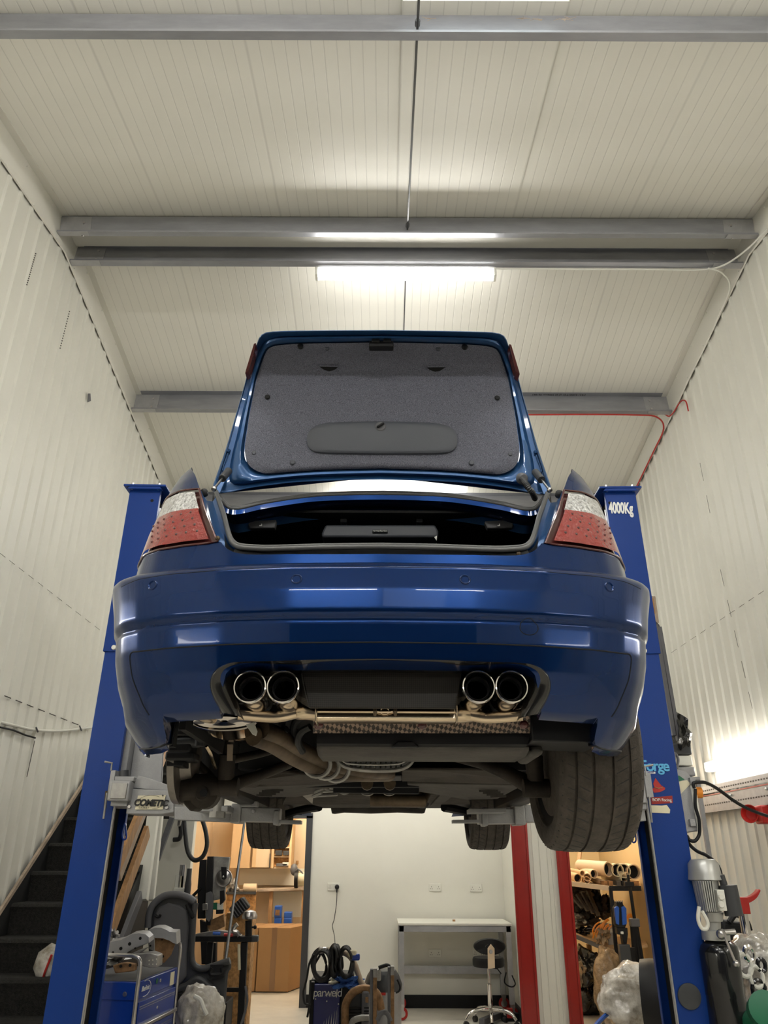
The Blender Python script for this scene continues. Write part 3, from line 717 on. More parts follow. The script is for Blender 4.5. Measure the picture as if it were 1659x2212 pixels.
g = MB(); g.prism([P(845, 1614, 2.295), P(858, 1601, 2.295), P(893, 1601, 2.295), P(905, 1614, 2.295)], V(0, .02, .0)); part('tow_recess', g, 'black', well, bevel=.003)
g = MB(); g.px(1143, 1606, 1175, 1632, 2.36, .25); part('well_bracket', g, 'dirtgrey', well, bevel=.018, bseg=4)
# black liners each side + label
g = MB(); g.prism([P(x, y, 2.26) for x, y in ((1145, 1545), (1288, 1548), (1300, 1560), (1302, 1572), (1300, 1606), (1150, 1600))], V(0, .2, 0)); ln = part('rear_liner', g, 'black', car, bevel=.004)
g = MB(); g.prism([P(x, y, 2.255) for x, y in ((1283, 1565), (1291, 1566), (1289, 1584), (1281, 1583))], V(0, .004, 0)); part('liner_label', g, 'white', ln)

# ---- rear silencer (left) and twin pipes
vs = []
for cx_, cy_, rx_, ry_, Y_ in ((484, 1558, 8, 2, 2.372), (484, 1558, 40, 10, 2.370), (484, 1558, 62, 15, 2.376), (485, 1559, 68, 17.5, 2.374), (485, 1560, 71, 19, 2.380), (486, 1561, 70, 19, 2.390), (488, 1563, 66, 17.5, 2.400), (500, 1577, 54, 20, 2.50), (508, 1586, 46, 17, 2.58), (510, 1589, 34, 12, 2.62), (512, 1590, 6, 2, 2.63)):
    vs.append([P(cx_+rx_*math.cos(t), cy_+ry_*math.sin(t)-.02*rx_*math.cos(t), Y_+.0004*ry_*math.sin(t)) for t in np.linspace(0, 2*math.pi, 41)[:-1]])
g = MB(); g.grid(vs, cu=True); sil = part('rear_silencer', g, 'can', car, smooth=38)
g = MB(); g.tube(spl([P(424, 1540, 2.30), P(440, 1548, 2.33), P(462, 1553, 2.38), P(480, 1560, 2.40)]), .016, 14); part('inlet_pipe', g, 'gold', sil, smooth=True)
g = MB(); g.prism([P(x, y, 2.335) for x, y in ((530, 1565), (549, 1560), (556, 1580), (553, 1590), (545, 1586))], V(0, .004, 0)); part('maker_plate', g, 'white', sil, bevel=.001)
for k, (dx, dy) in enumerate(((0, 0), (16, -14))):
    pts = [(548+dx, 1590+dy, 2.5), (590+dx, 1607+dy, 2.62), (630+dx, 1632+dy, 2.78), (680+dx, 1656+dy, 2.95), (730+dx, 1668+dy*.8, 3.1), (790+dx, 1672+dy*.5, 3.25), (840, 1673+dy*.2, 3.6)]
    g = MB(); g.tube(spl([P(*q) for q in pts], 8), .030, 16); part('exhaust_pipe', g, 'rust', car, smooth=True)
for x, y, Y in ((686, 1652, 2.95), (705, 1657, 3.0), (727, 1663, 3.05)):
    g = MB(); p = P(x, y, Y); g.tube([p+V(.048*math.cos(t), -.02-.012*math.sin(t), .042*math.sin(t)) for t in np.linspace(0, 6.28, 20)[:-1]], .008, 8, closed=True); part('pipe_clamp', g, 'alu', car, smooth=True)
g = MB(); p = P(585, 1585, 2.60); q = P(557, 1600, 2.57); g.tube([p+V(0, -.03, .02), (p+q)/2+V(0, -.05, -.01), q+V(0, -.03, -.01)], .012, 8); part('silencer_strap', g, 'steel', car, smooth=True)

# ---- differential with finned cover
p0 = P(810, 1640, 2.98)
g = MB(); ring = [P(x, y, 2.93) for x, y in ((730, 1622), (729, 1640), (736, 1650), (752, 1658), (780, 1663), (820, 1665), (858, 1663), (880, 1655), (890, 1645), (892, 1636), (888, 1622))]
g.tube(spl(ring, 5), .0075, 8); dif = part('differential_cover', g, 'alu', car, smooth=True)
g = MB(); ring = [P(x, y, 2.91) for x, y in ((732, 1630), (742, 1645), (760, 1650), (800, 1652), (850, 1651), (872, 1646), (884, 1632))]; g.tube(spl(ring, 5), .004, 6); part('rim', g, 'alu', dif)
for x in (757, 768, 779, 790, 800, 811, 822, 833, 844, 855, 866):
    g = MB(); g.tube([P(x, 1624, 2.99), P(x+1, 1645, 2.96), P(x, 1660, 2.93)], .0035, 6); part('fin', g, 'alu', dif)
g = MB(); g.sphere(P(812, 1632, 3.12), .14, 20, 12, (1.05, .9, .42)); part('housing', g, 'black', dif, smooth=True)
# ---- underside panels, tunnel, cross members
def plate(pts, m, name, lab=None, d=V(0, 0, .012), par=car, **k):
    g = MB(); g.prism([P(*q) for q in pts], d); return part(name, g, m, par, lab, bevel=.004, **k)
plate([(868, 1664, 3.2), (1090, 1664, 3.2), (1128, 1693, 3.3), (1100, 1696, 4.0), (868, 1688, 3.9)], 'dirt', 'subframe', 'brown dusty panel')
plate([(506, 1699, 3.3), (560, 1668, 3.3), (680, 1676, 3.3), (792, 1688, 3.9), (560, 1703, 3.9)], 'dirt', 'subframe')
plate([(500, 1702, 3.7), (720, 1693, 3.9), (760, 1700, 4.3), (640, 1722, 4.5), (560, 1722, 4.4)], 'dirtgrey', 'floor_panel')
plate([(1130, 1697, 3.7), (880, 1693, 3.9), (880, 1706, 4.3), (1010, 1728, 4.5), (1075, 1726, 4.4)], 'dirtgrey', 'floor_panel')
for x, sg in ((0, 1), (0, -1)):
    g = MB()
    for k in range(4):
        p, q = P(1035+8*k, 1707+4*k, 3.95), P(1075+6*k, 1706+4*k, 3.95)
        if sg < 0: p, q = mir(p), mir(q)
        g.beam(p+V(0, 0, -.004), q+V(0, 0, -.004), .012, .01)
    part('floor_ribs', g, 'dirtgrey', car)
plate([(620, 1716, 4.6), (1010, 1716, 4.6), (1015, 1738, 5.0), (610, 1738, 5.0)], 'dirt', 'floor_panel')
g = MB()
for a_, b_ in (((648, 1690, 4.0), (905, 1690, 4.0)), ((720, 1702, 4.1), (905, 1704, 4.1))): g.beam(P(*a_), P(*b_), .03, .05)
part('tunnel_brace', g, 'black', car, bevel=.004)
plate([(765, 1677, 3.6), (868, 1677, 3.6), (868, 1687, 3.8), (765, 1688, 3.8)], 'black', 'tunnel_brace')
for x in (793, 841):
    g = MB(); c = P(x, 1708, 4.15); c[2] += .03
    g.lathe(c, (0, 1, .03), [(.0, -.01), (.030, -.012), (.040, 0), (.046, .02), (.052, .01), (.053, .05), (.050, .16), (.03, .2)], 22)
    o = part('centre_silencer', g, 'alu', car, smooth=50)
    g = MB(); g.cyl(c+V(0, -.035, .012), c+V(0, -.005, .005), .009, seg=6); part('mount_bolt', g, 'steel', o)
for x in (793, 842):
    g = MB(); g.tube([P(x, 1692, 3.95), P(x, 1700, 4.4), P(x+(5 if x < 820 else -5), 1712, 5.2)], .030, 12); part('front_pipe', g, 'rust', car, smooth=True)
g = MB(); g.tube([P(800, 1728, 4.5), P(915, 1730, 4.5), P(918, 1712, 4.6)], .035, 12); part('front_pipe', g, 'rust', car, smooth=True)
g = MB(); g.tube(spl([P(870, 1738, 4.7), P(883, 1741, 4.7), P(892, 1736, 4.7), P(905, 1741, 4.7), P(918, 1741, 4.7), P(924, 1734, 4.7)]), .012, 8); part('hose', g, 'rubber', car, smooth=True)
plate([(640, 1730, 5.1), (870, 1726, 5.1), (915, 1738, 5.2), (900, 1745, 5.3), (700, 1745, 5.3)], 'dirtgrey', 'engine_undertray')
plate([(930, 1741, 5.0), (955, 1712, 4.5), (985, 1712, 4.5), (975, 1725, 4.8), (945, 1742, 5.0)], 'dirtgrey', 'floor_brace')
plate([(645, 1713, 4.5), (680, 1712, 4.5), (705, 1735, 5.0), (675, 1738, 5.0)], 'alu', 'floor_brace')
for k, (x, y) in enumerate(((685, 1697), (700, 1703), (712, 1700), (695, 1712), (722, 1706))):
    g = MB(); p = P(x, y, 4.2); g.tube([p, p+V(.05*(-1)**k, .05, -.015), p+V(.07, .15, .0)], .008, 6); part('brake_line', g, 'alu', car)
g = MB(); q = [P(x, y, 5.45) for x, y in ((714, 1743), (921, 1744), (917, 1757), (860, 1755), (800, 1757), (740, 1755), (717, 1758))]; g.prism(q, V(0, .25, .01)); part('front_brace', g, 'dirtgrey', car, bevel=.006)
plate([(560, 1722, 5.2), (1085, 1722, 5.2), (1010, 1746, 5.6), (640, 1746, 5.6)], 'black', 'engine_bay_underside')
for sg in (0, 1):
    f_ = mir if sg else (lambda p: p)
    g = MB(); g.tube([f_(p) for p in (P(690, 1742, 5.3), P(640, 1752, 5.45), P(600, 1765, 5.55))], [.03, .025, .03], 8); part('front_lower_arm', g, 'black', car, smooth=True)
# dark floor pan closing the body
g = MB(); g.bb((-.74+CX, 2.95, 2.09), (.74+CX, 6.7, 2.15)); g.bb((-.70+CX, 2.25, 2.14), (.70+CX, 3.0, 2.18)); part('floor_pan', g, 'blackmatt', car)
for a_, b_ in (((-.62, 2.4, 1.95), (-.60, 3.3, 2.16)), ((.60, 2.4, 1.99), (.62, 2.52, 2.16)), ((-.6, 3.34, 1.93), (.6, 3.40, 2.14)), (P(322, 1545, 2.5), P(374, 1612, 2.5)+V(0, .04, 0))):
    g = MB(); g.bb(a_, b_); part('inner_arch', g, 'blackmatt', car)
for sg in (-1, 1):
    g = MB(); g.bb((CX+sg*.70, 3.3, 1.86), (CX+sg*.80, 5.15, 2.2)); part('sill', g, 'black', car, bevel=.02)
# ---- rear suspension
def tubes(name, lst, m, **k):
    for pts, r in lst:
        g = MB(); g.tube([P(*q) for q in pts], r, 12); part(name, g, m, car, smooth=45, **k)
tubes('control_arm', [([(496, 1697, 2.95), (560, 1675, 3.05), (626, 1650, 3.15)], [.026, .020, .018]), ([(420, 1645, 2.9), (445, 1668, 2.95), (467, 1693, 2.95)], .016),
                      ([(1146, 1697, 2.95), (1090, 1668, 3.0), (1040, 1648, 3.1), (985, 1635, 3.2)], [.032, .026, .022, .02]), ([(505, 1640, 3.1), (560, 1628, 3.15), (600, 1617, 3.2)], .016)], 'arm')
for sg in (0, 1):
    a_ = [P(497, 1598, 2.85), P(491, 1630, 2.86), P(489, 1660, 2.87), P(487, 1700, 2.88)]
    if sg: a_ = [mir(p) for p in a_]
    g = MB(); g.tube([a_[0], a_[1]], .017, 14); g.tube(a_[1:3]+[a_[2]+(a_[3]-a_[2])*.6], .030, 16); sk = part('shock_absorber', g, 'arm', car, smooth=45)
    g = MB(); g.cyl(a_[3]+V(-.045, 0, 0), a_[3]+V(.045, 0, 0), .032, seg=16); part('lower_eye', g, 'arm', sk, smooth=45)
    if not sg: g = MB(); g.prism([P(x, y, 2.825) for x, y in ((491, 1608), (503, 1608), (502, 1643), (490, 1643))], V(0, .006, 0)); part('shock_label', g, 'woodgrey', sk)
# left hub, brake disc, caliper (wheel removed)
hub = P(440, 1690, 2.90)
g = MB(); g.lathe(hub+V(-.09, -.02, -.02), (1, 0, 0), [(.0, .0), (.045, .0), (.05, .02), (.045, .12), (.03, .16), (.0, .16)], 18); g.lathe(P(440, 1714, 2.86), (0, -1, 0), [(.0, .03), (.022, .03), (.028, .01), (.05, 0), (.05, -.06), (0, -.06)], 18)
hb = part('rear_hub', g, 'arm', car, smooth=45)
g = MB(); g.lathe(P(441, 1713, 2.825), (0, -1, 0), [(.0, .014), (.014, .014), (.014, 0)], 6); part('hub_bolt', g, 'black', hb)
dc = V(CX-.712, 2.88, 1.6+.33)
g = MB(); g.lathe(dc, (1, 0, 0), [(.07, -.02), (.164, -.012), (.166, .012), (.10, .014), (.09, .05), (.04, .06), (.0, .06)], 48); part('brake_disc', g, 'disc', car, smooth=35)
g = MB(); sh_ = [P(x, y, 2.86) for x, y in ((384, 1655), (383, 1690), (388, 1715), (396, 1738), (410, 1754), (422, 1745), (418, 1720), (414, 1690), (404, 1660))]; g.prism(sh_, V(.02, .06, 0)); part('dust_shield', g, 'arm', car, bevel=.008)
cal = MB()
for x0_, y0_, x1_, y1_ in ((366, 1560, 405, 1574), (358, 1574, 425, 1590), (356, 1622, 418, 1642), (362, 1604, 412, 1626)): cal.px(x0_, y0_, x1_, y1_, 2.70, .10)
cal.px(368, 1586, 378, 1626, 2.70, .10)
cl = part('brake_caliper', cal, 'black', car, bevel=.008)
g = MB(); g.tube([P(384, 1604, 2.72), P(432, 1602, 2.72)], .020, 14); part('piston', g, 'darkgrey', cl, smooth=45)
g = MB(); g.cyl(P(432, 1577, 2.70), P(430, 1612, 2.70), .016, seg=12); part('carrier_bolt', g, 'darkgrey', cl, smooth=45)
g = MB(); g.px(358, 1642, 396, 1655, 2.72, .10); part('brake_pad', g, 'black', cl, bevel=.004)
g = MB(); g.tube(spl([P(446, 1612, 2.75), P(455, 1628, 2.78), P(460, 1645, 2.82), P(466, 1660, 2.85)]), .006, 6); part('brake_hose', g, 'gold', cl)
for x, y in ((640, 1565), (650, 1590), (600, 1595), (615, 1556)):
    g = MB(); g.tube(spl([P(x+20, y-20, 2.6), P(x, y-8, 2.62), P(x-6, y+14, 2.64), P(x+4, y+34, 2.68)]), .012, 8); part('vapour_hose', g, 'rubber', car, smooth=True)

# ---- wheels
def wheel(c, wd, R, rimr, label, sgn):
    o = thing('w', 'x', 'x', c); o.name = 'tyre_assembly'
    return o
def tyre(cx, cy, cz, W, R, rr, sgn, label):
    c = V(cx, cy, cz); h = W/2
    prof = [(rr, -h*.80), (rr+.012, -h*.92), (R-.055, -h*1.0), (R-.025, -h*.985), (R-.010, -h*.90)]
    gro = [-.62, -.22, .22, .62]; xs = [-h*.86]
    for q in gro: xs += [h*q-.0045, h*q-.0035, h*q+.0035, h*q+.0045]
    xs += [h*.86]
    def crown(x): return R-.010*abs(x/h)**2.6
    for i, x in enumerate(xs):
        dpt = .0 if (i == 0 or i == len(xs)-1 or (i-1) % 4 in (0, 3)) else .007
        prof.append((crown(x)-dpt, x))
    prof += [(R-.010, h*.90), (R-.025, h*.985), (R-.055, h), (rr+.012, h*.92), (rr, h*.80)]
    g = MB(); g.lathe(c, (1, 0, 0), prof, 72)
    t = part('tyre', g, 'tyre', car, label, smooth=30)
    g = MB()                                                # sipes cut across the ribs, shown as thin dark bars
    for k in range(56):
        a = 2*math.pi*k/56
        for x0_, x1_, da in ((-h*.93, -h*.66, .05), (h*.66, h*.93, -.05), (-h*.58, -h*.30, .06), (h*.30, h*.58, -.06)):
            pts = []
            for u_ in (0, .5, 1):
                x = x0_+(x1_-x0_)*u_; aa = a+da*u_; r_ = crown(x)-(.0022 if abs(x) < h*.8 else .003)
                if abs(x) > h*.9: r_ -= .004
                pts.append(c+V(x, r_*math.cos(aa), r_*math.sin(aa)))
            g.tube(pts, .0030, 4)
    part('tread_sipes', g, 'rubber', t)
    g = MB(); f = -sgn                                       # inner side of the wheel, seen from below
    g.lathe(c, (1, 0, 0), [(rr+.006, -h*.86), (rr-.004, -h*.80), (rr-.012, -h*.4), (rr-.012, h*.4), (rr-.004, h*.8), (rr+.006, h*.86), (rr-.02, h*.8), (rr-.03, 0), (rr-.02, -h*.8)], 48, closed=True)
    o = part('wheel_rim', g, 'black', car, smooth=40)
    g = MB(); g.lathe(c+V(sgn*h*.55, 0, 0), (1, 0, 0), [(.0, -.015), (.07, -.015), (.075, .015), (0, .02)], 24)
    for k in range(10):
        a = 2*math.pi*k/10; d = V(0, math.cos(a), math.sin(a)); g.beam(c+V(sgn*h*.55, 0, 0)+d*.06, c+V(sgn*h*.62, 0, 0)+d*(rr-.015), .03, .02, up=V(1, 0, 0))
    part('spokes', g, 'darkgrey', o, bevel=.003)
    g = MB(); g.lathe(c+V(-sgn*.02, 0, 0), (1, 0, 0), [(0, 0), (.16, 0), (.16, .022), (0, .022)], 32); part('brake_disc', g, 'disc', o, smooth=35)
tyre(CX+.706, 2.87, 1.6+.352, .275, .335, .241, 1, 'worn dusty rear tyre with long straight grooves')
tyre(CX+.702, 5.55, 1.6+.365, .250, .322, .232, 1, 'front tyre behind the lift arm')
tyre(CX-.745, 5.55, 1.6+.365, .250, .322, .232, -1, 'front tyre behind the lift arm')

# ---- rear body: panel below the boot, quarter panels, lamps
def surf_patch(S, bot, topl, off=0, nr=10, nc=24, mirror=False):
    """grid between two polylines given in surface coordinates"""
    def res(pl, n):
        pl = np.array(pl); t = np.linspace(0, 1, n); d = np.r_[0, np.cumsum(abs(np.diff(pl[:, 0]))+abs(np.diff(pl[:, 1])))]; d /= d[-1]
        return np.stack([np.interp(t, d, pl[:, 0]), np.interp(t, d, pl[:, 1])], 1)
    b, t = res(bot, nc), res(topl, nc); rows = []
    for k in range(nr):
        q = b+(t-b)*k/(nr-1); p = S.at(q[:, 0], q[:, 1], off); rows.append(list(mir(p) if mirror else p))
    return rows
UI = lambda *a: SU.inv(*a)
lamp_bot = [UI(469.5, 1172), UI(417, 1177.5), UI(367, 1184), UI(338, 1189.5), UI(313, 1199)]
lamp_top = [UI(431, 1056.5), UI(396, 1060), UI(376, 1067), UI(362, 1076)]
lamp_mid = [UI(442, 1098.5), UI(436, 1099), UI(403, 1101.5), UI(367, 1108.5), UI(346, 1118)]
ext = lambda pl, d=.10, dz=0: pl+[(pl[-1][0]-d*.5, pl[-1][1]-.004), (pl[-1][0]-d, pl[-1][1]-.006+dz)]
lamp_bot, lamp_top, lamp_mid = ext(lamp_bot), ext(lamp_top), ext(lamp_mid)
apb = [(823, 1197), (700, 1197.5), (560, 1198), (525, 1197), (505, 1193), (490, 1185), (480, 1176), (471, 1171)]
apbS = [UI(*q) for q in apb]
g = MB()
s_end = -1.0
full_top = apbS+lamp_bot[1:]+[(s_end, lamp_bot[-1][1])]
full_bot = [(q[0], .742) for q in full_top]
def grid_by_s(topl, zb_, mirror):
    pts = np.array(topl); 
    q = np.array(spl([V(*p) for p in pts], 4)); rows = []
    for k in range(14):
        t = k/13; z = zb_*(1-t)+q[:, 1]*t; p = SU.at(q[:, 0], z); rows.append(list(mir(p) if mirror else p))
    rows.append([p+V(0, .03, -.002) for p in rows[-1]])
    return rows
A = grid_by_s(full_top, .742, False); B = grid_by_s(full_top, .742, True)
g.grid([a[::-1]+b[1:] for a, b in zip(A, B)]); part('rear_panel', g, 'paint', car, smooth=45)
def sidewise(nm, rows_l, m, lab=None, par=car, sm=45):
    for sg in (0, 1):
        g = MB(); g.grid([[mir(p) for p in r] if sg else r for r in rows_l]); part(nm, g, m, par, lab, smooth=sm)
# fin of the quarter panel above the lamp
fin_in = [UI(431, 1055), UI(428, 1045), UI(421, 1026), UI(414.5, 1009)]
zt = fin_in[-1][1]
ft = [(fin_in[-1][0], zt), (fin_in[-1][0]-.02, zt-.012), (-.66, zt-.035), (-.74, zt-.06), (-.85, zt-.085), (-1, zt-.11)]
fb = [(q[0], q[1]+.002) for q in lamp_top]+[(-1.0, lamp_top[-1][1]+.002)]
n_ = 26
bq = np.array(spl([V(*q) for q in fb], 6)); tq = np.array(spl([V(*q) for q in ft], 6)); iq = np.array(spl([V(*q) for q in fin_in], 6))
def resamp(q, n):
    d = np.r_[0, np.cumsum(np.hypot(*np.diff(q, axis=0).T))]; d /= d[-1]; t = np.linspace(0, 1, n); return np.stack([np.interp(t, d, q[:, 0]), np.interp(t, d, q[:, 1])], 1)
bq, tq, iq = resamp(bq, n_), resamp(tq, n_), resamp(iq, 12)
rows = []
for k in range(12):
    t = k/11; r = bq*(1-t)+tq*t; r = r+(iq[k]-r[0])*np.linspace(1, 0, n_)[:, None]**2; rows.append(list(SU.at(r[:, 0], r[:, 1])))
rows.append([p+V(.004, .03, -.02) for p in rows[-1]])
sidewise('quarter_panel', rows, 'paint')
# lamps: red lens, clear lens, bezel
for sg in (0, 1):
    g = MB(); g.grid(surf_patch(SU, lamp_bot, lamp_top, -.012, 8, 24, bool(sg)))
    lamp = part('tail_lamp', g, 'reddark', car, 'red and clear tail lamp', smooth=50)
    def shr(a, b, t, ins=.012):
        r = [(p[0]*(1-t)+q[0]*t, p[1]*(1-t)+q[1]*t) for p, q in zip(resamp(np.array(a), 20), resamp(np.array(b), 20))]; r[0] = (r[0][0]-ins, r[0][1]); return r
    def full(a, b, t0, t1, ins): return surf_patch(SU, shr(a, b, t0, ins), shr(a, b, t1, ins), .003, 12, 28, bool(sg))
    g = MB(); g.grid(full(lamp_bot, lamp_mid, .10, 1.0, .018)); part('red_lens', g, 'red', lamp, 'red lens', smooth=50)
    g = MB(); g.grid(full(lamp_mid, lamp_top, .0, .86, .015)); part('clear_lens', g, 'clear', lamp, 'clear lens', smooth=50)
    g = MB(); rm = [SU.at(*q, .002) for q in [tuple(x) for x in resamp(np.array(lamp_bot), 16)][::-1]+[lamp_mid[0], lamp_top[0]]+[tuple(x) for x in resamp(np.array(lamp_top), 12)][1:]]
    if sg: rm = [mir(p) for p in rm]
    g.tube(rm, .0035, 8); part('lamp_bezel', g, 'reddark', lamp, smooth=True)
    g = MB()
    for i in range(6):
        for j in range(4):
            s_ = -.455-.030*i+.0*j; z_ = np.interp(j, [0, 3], [lamp_bot[1][1]+.045, lamp_mid[1][1]-.012])
            p = SU.at(s_-.012*j, z_, .0035); p = mir(p) if sg else p; g.sphere(p, .0042, 8, 5, (1, .4, 1))
    part('reflector_dots', g, 'reddark', lamp, smooth=True)

# ---- boot opening: gutters, seal, interior
seal_lo = [(466, 1061, 2.46), (474, 1086, 2.38), (483, 1114, 2.27), (490, 1142, 2.18), (497, 1165, 2.12), (505, 1176, 2.10), (517, 1182, 2.09), (545, 1185, 2.085), (589, 1186, 2.08), (700, 1183, 2.075), (823, 1181.5, 2.075)]
seal_hi = [(466, 1061, 2.46), (480, 1083, 2.47), (492, 1096, 2.48), (507, 1099, 2.48), (530, 1096, 2.49), (575, 1086, 2.50), (671, 1072, 2.51), (750, 1068, 2.52), (823, 1067, 2.52)]
lo = spl([P(*q) for q in seal_lo], 6); hi = spl([P(*q) for q in seal_hi], 6)
loop = lo+[mir(p) for p in lo[::-1]][1:]+[mir(p) for p in hi][1:]+hi[::-1][1:-1]
for off, r_ in ((V(0, 0, 0), .0075), (V(0, .006, .010), .0055)):
    g = MB(); g.tube([p+off for p in loop], r_, 10, closed=True); seal = part('boot_seal', g, 'sealgrey', car, smooth=True)
# inner side gutters between lamp and seal
gi = [lo[i] for i in np.linspace(2, 38, 14).astype(int)]
go = [SU.at(*q) for q in [tuple(x) for x in resamp(np.array([lamp_top[0], lamp_mid[0], lamp_bot[0], apbS[-2], apbS[-3], apbS[-4]]), 14)]]
mid1 = [a*.75+b*.25+V(0, .05, -.012) for a, b in zip(go, gi)]; mid2 = [a*.35+b*.65+V(0, .035, -.015) for a, b in zip(go, gi)]
sidewise('boot_gutter', [go, [a+V(.004, .012, 0) for a in go], mid1, mid2, gi], 'paintin')
# strip under the seal along the sill of the opening
g = MB(); a_ = [SU.at(*q) for q in [UI(x, 1197.5) for x in np.linspace(500, 823, 16)]]; b_ = [P(x, 1184, 2.095) for x in np.linspace(508, 823, 16)]
rl = [a_+[mir(p) for p in a_[::-1]][1:], [p+V(0, .015, .004) for p in a_]+[mir(p+V(0, .015, .004)) for p in a_[::-1]][1:], b_+[mir(p) for p in b_[::-1]][1:], [p+V(0, .03, .012) for p in b_]+[mir(p+V(0, .03, .012)) for p in b_[::-1]][1:]]
g.grid(rl); part('sill_trim', g, 'black', car, smooth=40)
# front rim of the opening and scuttle panel
hh = [p for p in hi]; fr = [hh, [p+V(0, .02, .004) for p in hh], [p+V(0, .06, -.006) for p in hh], [p+V(0, .10, -.05) for p in hh]]
fr = [a+[mir(p) for p in a[::-1]] for a in fr]; g = MB(); g.grid(fr); part('rear_deck', g, 'paintin', car, smooth=45)
g = MB(); un = [p+V(0, -.004, -.006) for p in hh]; rr_ = [un, [p+V(0, .0, -.018) for p in un], [p+V(0, .03, -.03) for p in un], [p+V(0, .35, .03) for p in un]]; rr_ = [a+[mir(p) for p in a[::-1]] for a in rr_]; g.grid(rr_); part('rim_flange', g, 'paint', car, smooth=45)
g = MB(); z0 = 2.19
ll = [p+V(-.012, .012, -.004) for p in lo[:-8][::-1]]+[V(-.61, 3.0, 2.74)]
for f_ in (lambda p: p, mir): g.grid([[f_(p) for p in ll], [f_(V(p[0], p[1], z0)) for p in ll]])
g.bb((-.40+CX, 2.12, z0-.01), (.40+CX, 3.0, z0)); g.bb((-.60+CX, 2.45, z0-.01), (.60+CX, 3.0, z0)); g.bb((-.60+CX, 2.98, z0), (.60+CX, 3.0, 2.75)); g.bb((-.60+CX, 2.55, 2.74), (.60+CX, 3.0, 2.75))
g.bb((-.42+CX, 2.12, z0), (.42+CX, 2.13, 2.41)); boot = part('boot_lining', g, 'blackmatt', car)
g = MB(); g.prism([P(x, y, 2.60) for x, y in ((703, 1133), (940, 1133), (947, 1146), (947, 1160), (695, 1160), (695, 1150))], V(0, .12, 0)); ch = part('audio_unit', g, 'covergrey', boot, bevel=.008, bseg=3)
g = MB(); pc = P(821, 1147.5, 2.594); g.box(pc, (.056, .004, .010)); part('badge_plate', g, 'black', ch); text('badge_text', 'harman/kardon', pc+V(0, -.003, 0), (1, 0, 0), (0, 0, 1), .0085, 'text', ch)
for x0_ in (533, 1047):
    g = MB(); g.prism([P(x, y, 2.57) for x, y in ((x0_, 1125), (x0_+64, 1122), (x0_+61, 1140), (x0_+6, 1141))], V(0, .03, 0)); hd = part('release_handle', g, 'midgrey', boot, bevel=.004)
    pc = P(x0_+32, 1134, 2.563); g = MB(); g.box(pc, (.003, .003, .009)); g.box(pc+V(-.004, 0, -.003), (.007, .003, .004)); part('seat_symbol', g, 'text', hd)
for x in (741, 905):
    g = MB(); g.px(x-6, 1120, x+8, 1128, 2.6, .03); part('bracket', g, 'darkgrey', boot, bevel=.003)
g = MB(); g.prism([P(938, 1160, 2.58), P(944, 1157, 2.58), P(943, 1168, 2.58), P(941, 1165, 2.58)], V(0, .002, 0)); part('swing_tag', g, 'text', boot)
for x, y in ((470, 1163), (1120, 1197)):
    g = MB(); g.sphere(P(x, y, 2.09), .008, 8, 6); part('dirt_clump', g, 'rust', car)

# ---- boot lid standing open
def lidY(y):
    return np.interp(y, [712, 718, 745, 765, 785, 800, 860, 1070], [2.235, 2.25, 2.335, 2.385, 2.42, 2.435, 2.448, 2.47])
def LP_(x, y, d=0): return P(x, y, float(lidY(y))+d)
def loop_l(pts, n=6): return spl([V(*q) for q in pts], n)
outL = loop_l([(823, 713), (720, 713.5), (630, 714.5), (590, 716), (572, 719), (561, 727), (553, 748), (540, 785), (527, 835), (511, 890), (490, 962), (470, 1020), (457, 1057)])
botL = loop_l([(457, 1057), (466, 1067), (483, 1067), (520, 1058), (575, 1049), (640, 1042), (700, 1039), (760, 1037), (823, 1036)])
trimL = loop_l([(823, 739), (797, 740), (700, 741.5), (640, 743), (602, 746), (583, 751), (574, 762), (566, 783), (556, 812), (548, 850), (540, 890), (533, 935), (529, 965), (531, 990), (539, 1006), (556, 1018), (576, 1023), (610, 1021), (700, 1015), (823, 1012)])
frameL = outL+botL[1:]
fi = [0.0]+list(np.cumsum([np.linalg.norm(frameL[i+1]-frameL[i]) for i in range(len(frameL)-1)])); fi = np.array(fi)/fi[-1]
ti = np.array([0.0]+list(np.cumsum([np.linalg.norm(trimL[i+1]-trimL[i]) for i in range(len(trimL)-1)]))); ti /= ti[-1]
# match the two loops by angle around the middle of the lid
cen = V(823, 880)
def ang(p): d = (p-cen)/V(310, 160); return math.atan2(d[0], -d[1])
NA = 90; aa = np.linspace(0, -math.pi, NA)
def byang(lp):
    A_ = np.array([ang(p) for p in lp]); A_[0] = 0; A_[-1] = -math.pi; A_ = np.where(A_ > .01, -math.pi, A_)
    o_ = np.argsort(-A_); A_ = A_[o_]; L_ = np.array(lp)[o_]; return np.stack([np.interp(-aa, -A_, L_[:, 0]), np.interp(-aa, -A_, L_[:, 1])], 1)
FO, FT = byang(frameL), byang(trimL)
def ring(t, d, src=None):
    q = FO*(1-t)+FT*t; r = [LP_(x, y, d) for x, y in q]; return r+[mir(p) for p in r[::-1]][1:-1]
g = MB(); g.grid([ring(0, .035), ring(0, .012), ring(0, 0), ring(.04, -.003), ring(.10, .0), ring(.14, .014), ring(.42, .018), ring(.50, .004), ring(.62, -.004), ring(.80, -.004), ring(.88, .004), ring(.97, .014), ring(1.1, .014)], cu=True)
lid = part('boot_lid', g, 'paintin', car, smooth=40)
